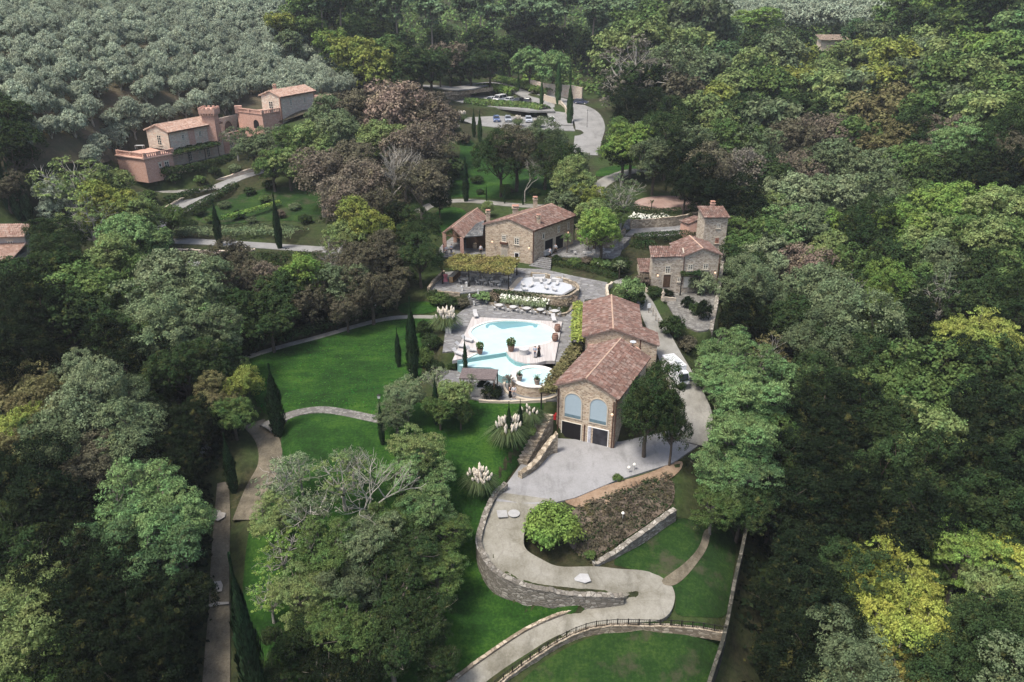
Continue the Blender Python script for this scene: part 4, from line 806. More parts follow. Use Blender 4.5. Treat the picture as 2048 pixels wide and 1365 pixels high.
wall('drive_wall', 'low wall in front of the lower drive by the two tall cypresses', [(350, 500, 2.5), (440, 502, 2.4), (510, 498, 2.3)], .4, 1.4, STONE_P)
wall('parking_wall', 'stone bank wall left of the upper car park', [(868, 186, 13.9), (920, 184, 13.6), (985, 175, 13.7)], .5, 1, GARDEN)
wall('parking_wall', 'low kerb wall in front of the upper car park entrance', [(868, 196, 13), (915, 192, 12.2), (940, 190, 12)], .6, 2, GARDEN)
wall('lane_parapet', 'curved parapet wall between the two parking lanes', [(1085, 189, 13.2), (1118, 202, 12.4), (1133, 217, 11.6), (1138, 230, 11)], .4, 1.5, TRIM)
wall('drive_wall', 'short wall on the far side of the front drive behind the trees', [(120, 560, 1.6), (250, 552, 1.7), (400, 540, 1.8)], .4, 1, STONE_P)
wall('yard_wall', 'stone retaining wall between the rough staircase and the yard', [(1114, 868, -2.6), (1096, 888, -3.6), (1070, 925, -4.4), (1040, 948, -4.7)], .6, 2.6, GARDEN)
wall('terrace_wall', 'low wall and kerb at the lawn edge below the round pool', [(958, 802, -1.3), (1020, 803, -1.3), (1092, 801, -1.3)], .25, .6, TRIM)
# ---------------------------------------------------------------- vegetation
def leaf_mat(name, trans=.25, spot=(.26, .23, .07), spot_amt=.3):
    b = NB(name); oi = b.n('ShaderNodeObjectInfo'); ge = b.n('ShaderNodeNewGeometry'); tc = b.coord('Object')
    nz = b.noise(tc, .35, 3, .6); hs = b.n('ShaderNodeHueSaturation'); b.l(oi.outputs['Color'], hs.inputs['Color'])
    mr = b.n('ShaderNodeMapRange'); mr.inputs[3].default_value = .5; mr.inputs[4].default_value = 1.6; b.l(ge.outputs['Random Per Island'], mr.inputs[0]); b.l(mr.outputs[0], hs.inputs['Value'])
    mr2 = b.n('ShaderNodeMapRange'); mr2.inputs[1].default_value = .3; mr2.inputs[2].default_value = .7; mr2.inputs[3].default_value = .462; mr2.inputs[4].default_value = .53; b.l(nz, mr2.inputs[0]); b.l(mr2.outputs[0], hs.inputs['Hue'])
    nz2 = b.noise(tc, .8, 2, .6); k = b.mix(b.ramp(nz2, [(.58, (0,)*3), (.78, (spot_amt,)*3)]), hs.outputs[0], spot)
    nz3 = b.n('ShaderNodeMapRange'); nz3.inputs[3].default_value = .8; nz3.inputs[4].default_value = 1.2; b.l(oi.outputs['Random'], nz3.inputs[0])
    vm = b.n('ShaderNodeVectorMath', operation='SCALE'); b.l(k, vm.inputs[0]); b.l(nz3.outputs[0], vm.inputs['Scale'])
    b.t.nodes.remove(b.b); d = b.n('ShaderNodeBsdfDiffuse'); t = b.n('ShaderNodeBsdfTranslucent'); mx = b.n('ShaderNodeMixShader'); mx.inputs[0].default_value = trans
    b.l(vm.outputs[0], d.inputs[0]); b.l(vm.outputs[0], t.inputs[0]); b.l(d.outputs[0], mx.inputs[1]); b.l(t.outputs[0], mx.inputs[2]); b.l(mx.outputs[0], b.out.inputs[0]); MATS[name] = b.m; return b.m
LEAF = leaf_mat('leaves'); LEAF_C = leaf_mat('conifer_leaves', .1, spot_amt=0)
BARK = plain('brown_bark', (.085, .07, .055), .95, .35); BARK_P = plain('pale_bark', (.34, .32, .28), .95, .25)
def unit(n):
    v = rng.normal(size=(n, 3)); return v/np.linalg.norm(v, axis=1)[:, None]
def leaf_quads(C, N, size, aspect=1.9, droop=0.0):
    """one lozenge leaf cluster per centre C with facing N"""
    n = len(C); r = unit(n); N = N/np.linalg.norm(N, axis=1)[:, None]; T = np.cross(N, r); T /= np.linalg.norm(T, axis=1)[:, None]+1e-9; T[:, 2] -= droop; B = np.cross(N, T)
    s = (size*(.6+.8*rng.random(n)))[:, None]; a = T*s*.5; b = B*s*.5/aspect*1.4
    V = np.stack([C-a, C+b-a*.1, C+a, C-b-a*.1], 1).reshape(-1, 3); return V
def crown_pts(lobes, nclump, nleaf, leaf, cr, upb=.45, flat=1.0, spread=1.0, shell=.72):
    """lobes: (centre, radii); clumps are scattered over their shells, leaves over each clump"""
    vol = np.array([np.prod(l[1])**(2/3) for l in lobes]); vol = vol/vol.sum(); Cs = []; Ns = []
    for c, r in [lobes[i] for i in rng.choice(len(lobes), nclump, p=vol)]:
        d = unit(1)[0]; d[2] = abs(d[2]) if rng.random() < upb else d[2]; k = shell+(1-shell)*rng.random()**.6; cc = np.array(c)+d*np.array(r)*k
        R_ = cr*(.6+.8*rng.random()); m = max(3, int(nleaf*(.5+rng.random()))); e = unit(m); e[:, 2] = np.where(rng.random(m) < .62, np.abs(e[:, 2]), e[:, 2])
        P = cc+e*R_*np.array([1, 1, flat])*(.55+.5*rng.random(m))[:, None]; Cs.append(P); Ns.append(e*.8+d*.45+np.array([0, 0, .55])+unit(m)*.75*spread)
    return np.concatenate(Cs), np.concatenate(Ns)
def quads_mesh(name, V, mat):
    n = len(V)//4; return fast_mesh(name, V, np.arange(n*4).reshape(n, 4), mat)
def limb(m, p, q, r0, r1, seed_bend=.12, n=5, seg=4):
    p, q = np.array(p, float), np.array(q, float); L_ = np.linalg.norm(q-p); pts = []; b1 = rng.normal(size=3)*L_*seed_bend
    for i in range(n): t = i/(n-1); pts.append(p*(1-t)+q*t+b1*math.sin(math.pi*t)); 
    m.tube(pts, [r0*(1-i/(n-1))+r1*i/(n-1) for i in range(n)], seg); return pts
PROTO = {}
def make_proto(key, crown_me, trunk_mb, bark=BARK, H0=10, R0=4.5):
    tm = bpy.data.meshes.new('trunk'); tm.from_pydata(trunk_mb.v, [], trunk_mb.f); tm.materials.append(bark); tm.update()
    PROTO[key] = (crown_me, tm, H0, R0)
def broad(key, nclump, nleaf, leaf, cr, lobes=9, bark=BARK, flat=.8, bare=.0, upb=.55, squat=1.0, droop=0.0, aspect=1.9, twigs=0, lr=(.34, .52), shell=.72):
    """round crowned tree: height about 10, crown radius about 4.5"""
    L_ = []; zc = 5.9
    for i in range(lobes):
        a = i*2.4+rng.random()*.8; rr = (0 if i == 0 else 4.5*(.30+.38*rng.random())); z = zc+(rng.random()*4.2-2.0)*(1-.25*rr/4.5)+(1.2 if i == 0 else 0); k = 4.5*(lr[0]+(lr[1]-lr[0])*rng.random())
        L_.append(((rr*math.cos(a), rr*math.sin(a), z), (k, k, k*.82*squat)))
    P, N = crown_pts(L_, nclump, nleaf, leaf, cr, upb, flat, shell=shell); V = leaf_quads(P, N, leaf, aspect, droop)
    me = quads_mesh('crown', V, LEAF)
    m = MB(); limb(m, (0, 0, -1.5), (.2, .1, 4.2), .34, .22, .03, 5, 6)
    for c, r in L_:
        pts = limb(m, (.15, .1, 2.6+rng.random()*1.4), np.array(c)+(0, 0, .2), .15, .05, .1, 5, 4)
        for k in range(twigs): e = unit(1)[0]; e[2] = abs(e[2])*.8+.1; limb(m, pts[3], np.array(c)+e*np.array(r)*(1.0+bare*rng.random()), .05, .015, .15, 4, 3)
    make_proto(key, me, m, bark)
BARK_M = plain('mid_grey_bark', (.17, .15, .125), .95, .3)
for i in range(3):
    broad(f'near{i}', 640, 50, .18, .44, 15, twigs=2); broad(f'mid{i}', 460, 36, .25, .5, 13); broad(f'far{i}', 260, 22, .44, .62, 12)
for i in range(2):
    broad(f'feather{i}', 560, 46, .20, .48, 17, bark=BARK_M, flat=.4, droop=.35, aspect=3.0, twigs=3, bare=.15, lr=(.24, .42), shell=.5)
    broad(f'holm{i}', 560, 48, .18, .5, 10, flat=.9, lr=(.42, .6), upb=.7, shell=.85)
    broad(f'russet{i}', 330, 20, .30, .7, 12, bark=BARK_M, twigs=5, bare=.15, flat=.8)
    broad(f'sparse{i}', 110, 26, .26, .5, 9, bark=BARK_P, twigs=8, bare=.3, flat=.5)
def bare_tree(key, depth=4, seed=0):
    m = MB(); st = random.Random(seed)
    def grow(p, d, L_, r, k):
        q = p+d*L_; m.tube([p, (p+q)/2+Vector((st.uniform(-1, 1), st.uniform(-1, 1), 0))*L_*.06, q], [r, r*.85, r*.7], 4 if k > 2 else 3, False)
        if k == 0: return
        for _ in range(3 if k > 1 else 2):
            e = (d+Vector((st.uniform(-1, 1), st.uniform(-1, 1), st.uniform(-.3, .7)))*.75).normalized(); grow(q, e, L_*st.uniform(.6, .85), r*.6, k-1)
    grow(Vector((0, 0, -1)), Vector((.03, 0, 1)), 4.0, .22, depth+1)
    P = np.array([v for v in m.v if v[2] > 4]); sel = P[rng.choice(len(P), min(260, len(P)))]
    V = leaf_quads(sel+rng.normal(size=sel.shape)*.15, unit(len(sel))+np.array([0, 0, .4]), .2); make_proto(key, quads_mesh('crown', V, LEAF), m, BARK_P)
bare_tree('bare0', 4, 3); bare_tree('bare1', 4, 9)
def olive(key):
    L_ = [((0, 0, 3.5), (1.4, 1.4, 1.5))]+[((1.15*math.cos(a), 1.15*math.sin(a), 2.7+.7*rng.random()), (1.1, 1.1, 1.2)) for a in (0.3, 1.6, 2.8, 4.1, 5.3)]
    P, N = crown_pts(L_, 170, 34, .3, .42, .5, 1.1, shell=.8); N = N+unit(len(N))*.6; me = quads_mesh('crown', leaf_quads(P, N, .24, 2.6, -.5), LEAF); m = MB()
    limb(m, (0, 0, -.8), (.15, .1, 1.3), .24, .18, .08, 4, 6)
    for c, r in L_[1:]: limb(m, (.15, .1, 1.2), np.array(c)-(0, 0, .3), .12, .05, .1, 4, 4)
    make_proto(key, me, m, plain('grey_olive_bark', (.30, .27, .22), .95, .3), 4.5, 2.2)
for i in range(4): olive(f'olive{i}')
def cypress(key, n=2600, leaf=.26):
    t = rng.random(n)**.85; r = .92*np.sin(np.clip(t*1.03+.10, 0, 1)*math.pi)**.75*(1-.35*t)+.04; a = rng.random(n)*2*math.pi; bump = 1+.18*np.sin(a*3+t*17)+.12*np.sin(a*5-t*31)
    r = r*bump*(.72+.33*rng.random(n)); P = np.stack([r*np.cos(a), r*np.sin(a), t*10], 1); N = np.stack([np.cos(a), np.sin(a), .25+0*a], 1)+unit(n)*.4
    Tn = np.stack([np.cos(a)*.25, np.sin(a)*.25, np.ones(n)], 1); s = (leaf*(.7+.7*rng.random(n)))[:, None]; B = np.cross(N, Tn); B /= np.linalg.norm(B, axis=1)[:, None]
    V = np.stack([P-Tn*s, P+B*s*.42, P+Tn*s*1.2, P-B*s*.42], 1).reshape(-1, 3); m = MB(); m.tube([(0, 0, -1), (0, 0, 9)], [.16, .03], 5); make_proto(key, quads_mesh('crown', V, LEAF_C), m, BARK, 10, 1.0)
cypress('cyp0', 5200, .17); cypress('cyp1', 2600, .26)
def pine(key, umb=False):
    L_ = [((0, 0, 12.3), (2.2, 2.2, 1.0))]+[((1.9*math.cos(a), 1.9*math.sin(a), 11.2+1.2*rng.random()), (1.6, 1.6, .8)) for a in (0, 1.1, 2.3, 3.5, 4.6, 5.6)]
    if not umb: L_ += [((1.2*math.cos(a), 1.2*math.sin(a), 9+1.4*rng.random()), (1.2, 1.2, .8)) for a in (.5, 2.6, 4.4)]
    P, N = crown_pts(L_, 100, 20, .5, .75, .8, .6); me = quads_mesh('crown', leaf_quads(P, N, .6, 2), LEAF_C); m = MB(); limb(m, (0, 0, -1), (.2, .1, 11.8), .26, .14, .02, 5, 6)
    for c, r in L_[1:]: limb(m, (.2, .1, 9.2+rng.random()), np.array(c), .1, .04, .08, 4, 4)
    make_proto(key, me, m, plain('grey_pine_bark', (.20, .17, .14), .95, .3), 13, 3.5)
pine('pine0'); pine('pine1'); pine('umb0', True)
def bush(key, leaf=.2, nc=60, nl=30, flat=.9):
    L_ = [((0, 0, .55), (.8, .8, .55)), ((.45, .2, .5), (.5, .5, .45)), ((-.4, .3, .45), (.5, .5, .42)), ((.1, -.45, .45), (.5, .5, .42))]
    P, N = crown_pts(L_, nc, nl, leaf, .22, .8, flat); V = leaf_quads(P, N, leaf); m = MB(); m.tube([(0, 0, -.3), (0, 0, .5)], [.08, .04], 4); make_proto(key, quads_mesh('foliage', V, LEAF), m, BARK, 1.1, 1.0)
bush('bush0', .11, 90, 40); bush('bushbig', .085, 220, 60); bush('bush1', .24, 45, 22)
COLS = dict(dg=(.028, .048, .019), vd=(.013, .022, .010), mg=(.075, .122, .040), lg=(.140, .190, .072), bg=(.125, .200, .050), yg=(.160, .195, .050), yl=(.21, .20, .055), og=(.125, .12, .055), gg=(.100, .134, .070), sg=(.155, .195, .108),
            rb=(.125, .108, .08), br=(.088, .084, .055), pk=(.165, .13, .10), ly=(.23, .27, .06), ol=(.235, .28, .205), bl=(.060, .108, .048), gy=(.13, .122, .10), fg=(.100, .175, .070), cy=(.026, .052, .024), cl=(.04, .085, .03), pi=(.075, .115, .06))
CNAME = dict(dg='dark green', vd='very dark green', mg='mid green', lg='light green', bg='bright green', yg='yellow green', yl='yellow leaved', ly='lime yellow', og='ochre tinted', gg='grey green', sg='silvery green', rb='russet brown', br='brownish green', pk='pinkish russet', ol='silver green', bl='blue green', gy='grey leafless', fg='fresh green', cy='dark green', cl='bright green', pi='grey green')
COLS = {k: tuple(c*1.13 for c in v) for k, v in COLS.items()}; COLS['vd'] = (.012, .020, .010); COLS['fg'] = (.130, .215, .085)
REGN = []   # (x0,y0,x1,y1, phrase)
def region(px, py):
    for x0, y0, x1, y1, ph in REGN:
        if x0 <= px < x1 and y0 <= py < y1: return ph
    return 'in the woodland around the estate'
TREES = []   # (base label, group, category, px, object)
def solve(px, py, hc):
    d = ray(px, py); t = np.linspace(25, 760, 3600); P = np.array([0, 0, CAMH])[:, None]+d[:, None]*t
    k = np.where(P[2]-H(P[0], P[1]) < hc)[0]; i = k[0] if len(k) else len(t)-1; p = P[:, i]; return np.array([p[0], p[1], float(H(p[0], p[1]))]), t[i]*np.linalg.norm(d)
def put(name, key, loc, sxy, sz, color, base, cat, group, px, rz=None, cname='crown', tname='trunk'):
    cm, tm, H0, R0 = PROTO[key]; t = thing(name, None, cat, tuple(loc), rng.random()*6.28 if rz is None else rz); t.scale = (sxy, sxy, sz)
    for nm, me in ((cname, cm), (tname, tm)):
        o = bpy.data.objects.new(nm, me); COL.objects.link(o); o.parent = t; o.color = (*color, 1)
    TREES.append((base, group, px, t)); return t
def tree(px, py, rpx, col, kind='r', hk=1.0, lab=None, name=None):
    """broadleaf tree whose crown centre shows at (px,py) with a half width of rpx photo pixels"""
    hc = 6.0
    for _ in range(4):
        loc, dist = solve(px, py, hc); R_ = rpx*dist/FPX; hc = max(1.2, 1.3*R_*hk*.98)
    s = R_/4.9; sz = hc/5.9
    kk = {'r': 'near' if dist < 105 else 'mid' if dist < 190 else 'far', 'f': 'feather', 'h': 'holm' if dist < 200 else 'far', 'u': 'russet', 's': 'sparse', 'b': 'bare'}[kind]; nv = 3 if kk in ('near', 'mid', 'far') else 2
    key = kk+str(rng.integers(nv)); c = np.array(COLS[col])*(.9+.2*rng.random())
    form = {'r': 'broadleaf tree', 'f': 'feathery tree', 'h': 'dense oak', 'u': 'thin autumn tree', 's': 'sparse tree', 'b': 'leafless pale tree'}[kind]
    size = 'large ' if R_ > 5.2 else 'small ' if R_ < 2.6 else ''
    nm = name or {'r': 'broadleaf_tree', 'f': 'feathery_tree', 'h': 'oak_tree', 'u': 'autumn_tree', 's': 'sparse_tree', 'b': 'bare_tree'}[kind]
    base = lab or (size+(CNAME[col]+' ' if kind != 'b' else '')+form+' '+region(px, py)); lab = base; put(nm, key, loc, s, sz, c, base, 'tree', 'trees '+region(px, py), px)
def cyp(bx, by, top, lab=None, wide=1.0, col='cy', z=None):
    """cypress from its base pixel to the row of its tip"""
    g = W(bx, by, z) if z is not None else G(bx, by); d = g[1]*CP-(g[2]-CAMH)*SP; lo, hi = 1, 30
    for _ in range(30):
        h = (lo+hi)/2; q = np.array([g[0], g[1], g[2]+h-CAMH]); yy = 682.5-FPX*(q[1]*SP+q[2]*CP)/(q[1]*CP-q[2]*SP); lo, hi = (h, hi) if yy > top else (lo, h)
    put('cypress_tree', 'cyp0' if d < 130 else 'cyp1', g, (h*.072+.14)*wide, h/10.5, np.array(COLS[col])*(.9+.25*rng.random()), lab or ('slim dark cypress '+region(bx, by)), 'cypress', 'cypresses '+region(bx, by), bx)
def shrub(px, py, rpx, col, hk=1.0, lab=None, name='shrub', cat='shrub', key='bush0'):
    g = G(px, py+rpx*.5); d = np.linalg.norm(g-np.array([0, 0, CAMH])); s = rpx*d/FPX
    put(name, ('bushbig' if rpx > 40 else key) if d < 170 else 'bush1', g, s, s*hk*1.15, np.array(COLS[col])*(.9+.2*rng.random()), lab or ('rounded '+CNAME[col]+' shrub '+region(px, py)), cat, 'shrubs '+region(px, py), px, cname='foliage', tname='stem')
def finish_labels():
    by = {}
    for base, grp, px, o in TREES:
        while len(base.split()) > 13 and base.split()[0] in ('large', 'small', 'tall', 'very'): base = ' '.join(base.split()[1:])
        by.setdefault(base, []).append((px, grp, o))
    ords = ['leftmost']+[w+' from left' for w in 'second third fourth fifth sixth seventh eighth ninth tenth eleventh twelfth thirteenth fourteenth fifteenth sixteenth'.split()]
    for base, l in by.items():
        l.sort(key=lambda e: e[0]); n = len(l)
        if n > 1 and len(base.split()) > 13: base = base.replace(' tree ', ' ', 1)
        for i, (px, grp, o) in enumerate(l):
            if n == 1: o['label'] = base
            elif n <= 16 and len(base.split()) <= 14: o['label'] = base+', '+('rightmost' if i == n-1 else ords[i])
            else: o['label'] = base
            o['group'] = grp
REGN += [(0, -60, 760, 215, 'on the olive slope above the villas'), (0, 215, 230, 345, 'on the slope left of the villa'), (0, 345, 240, 520, 'above the edge house'), (240, 345, 420, 520, 'by the drive below the long villa'),
 (420, 300, 660, 400, 'below the upper villa'), (420, 400, 600, 520, 'on the green bank under the hillside drive'), (600, 170, 760, 330, 'beside the upper villa'), (760, 165, 930, 330, 'in the russet wood left of the car park'),
 (600, 330, 760, 520, 'on the bank left of the farmhouse'), (760, 330, 900, 450, 'behind the big dark oak'), (760, 450, 900, 620, 'left of the dining terrace'), (500, -60, 760, 170, 'at the edge of the olive grove'),
 (760, -60, 1000, 165, 'in the pine wood above the entrance road'), (1000, -60, 1200, 170, 'in the dark pine wood behind the car park'), (900, 165, 1200, 275, 'around the car park'), (900, 275, 1180, 420, 'on the lawn behind the farmhouse'),
 (1180, 275, 1420, 420, 'between the farmhouse and the tower'), (1200, -60, 1500, 100, 'on the skyline right of the pines'), (1200, 100, 1420, 275, 'in the wood right of the car park lane'), (1500, -60, 1760, 110, 'near the far field shed'),
 (1760, -60, 2100, 110, 'at the top right of the valley'), (1420, 100, 1640, 300, 'on the hillside beyond the tower'), (1640, 100, 1860, 300, 'in the upper right woodland'), (1860, 100, 2100, 300, 'near the right edge, high up the slope'),
 (1420, 300, 1640, 480, 'in the wood behind the tower'), (1640, 300, 1860, 480, 'midway up the right woodland'), (1860, 300, 2100, 480, 'by the right edge under the skyline trees'), (1420, 480, 1640, 660, 'in the ravine right of the cottage'),
 (1640, 480, 1860, 660, 'in the dark right woodland'), (1860, 480, 2100, 660, 'at the right edge beside the golden tree'), (1330, 640, 1640, 860, 'beside the parked box truck'), (1640, 660, 1860, 860, 'in the ravine wood right of the truck'), (1860, 660, 2100, 900, 'at the dark right edge'),
 (1330, 860, 1560, 1100, 'between the yard and the boundary wall'), (1560, 860, 1860, 1100, 'in the deep shaded ravine'), (1860, 900, 2100, 1120, 'above the yellow trees'), (1480, 1100, 1780, 1400, 'outside the boundary wall'), (1780, 1100, 2100, 1400, 'in the bottom right corner'),
 (0, 520, 240, 720, 'below the edge house'), (240, 520, 500, 760, 'between the front drive and the lawn'), (500, 500, 760, 700, 'along the top edge of the lawn'), (0, 720, 240, 900, 'at the left edge beside the lawn wood'), (240, 720, 500, 900, 'left of the stone lawn path'),
 (500, 700, 760, 900, 'by the left end of the lawn'), (720, 620, 1000, 860, 'between the lawn and the pool'), (0, 900, 240, 1130, 'in the shaded left wood'), (240, 900, 440, 1130, 'beside the dirt track'), (0, 1130, 240, 1400, 'in the bottom left corner'), (240, 1130, 440, 1400, 'left of the dirt track end'),
 (440, 860, 700, 1130, 'on the lower lawn by the dirt track'), (700, 860, 1000, 1130, 'in the middle of the lower lawn'), (440, 1130, 700, 1400, 'in the bottom foreground left of centre'), (700, 1130, 1000, 1400, 'in the bottom foreground'), (1000, 860, 1330, 1130, 'beside the yard and winding road'),
 (900, 420, 1260, 620, 'round the farmhouse terraces'), (1260, 420, 1450, 640, 'around the cottage'), (1000, 620, 1330, 860, 'around the arched hall')]
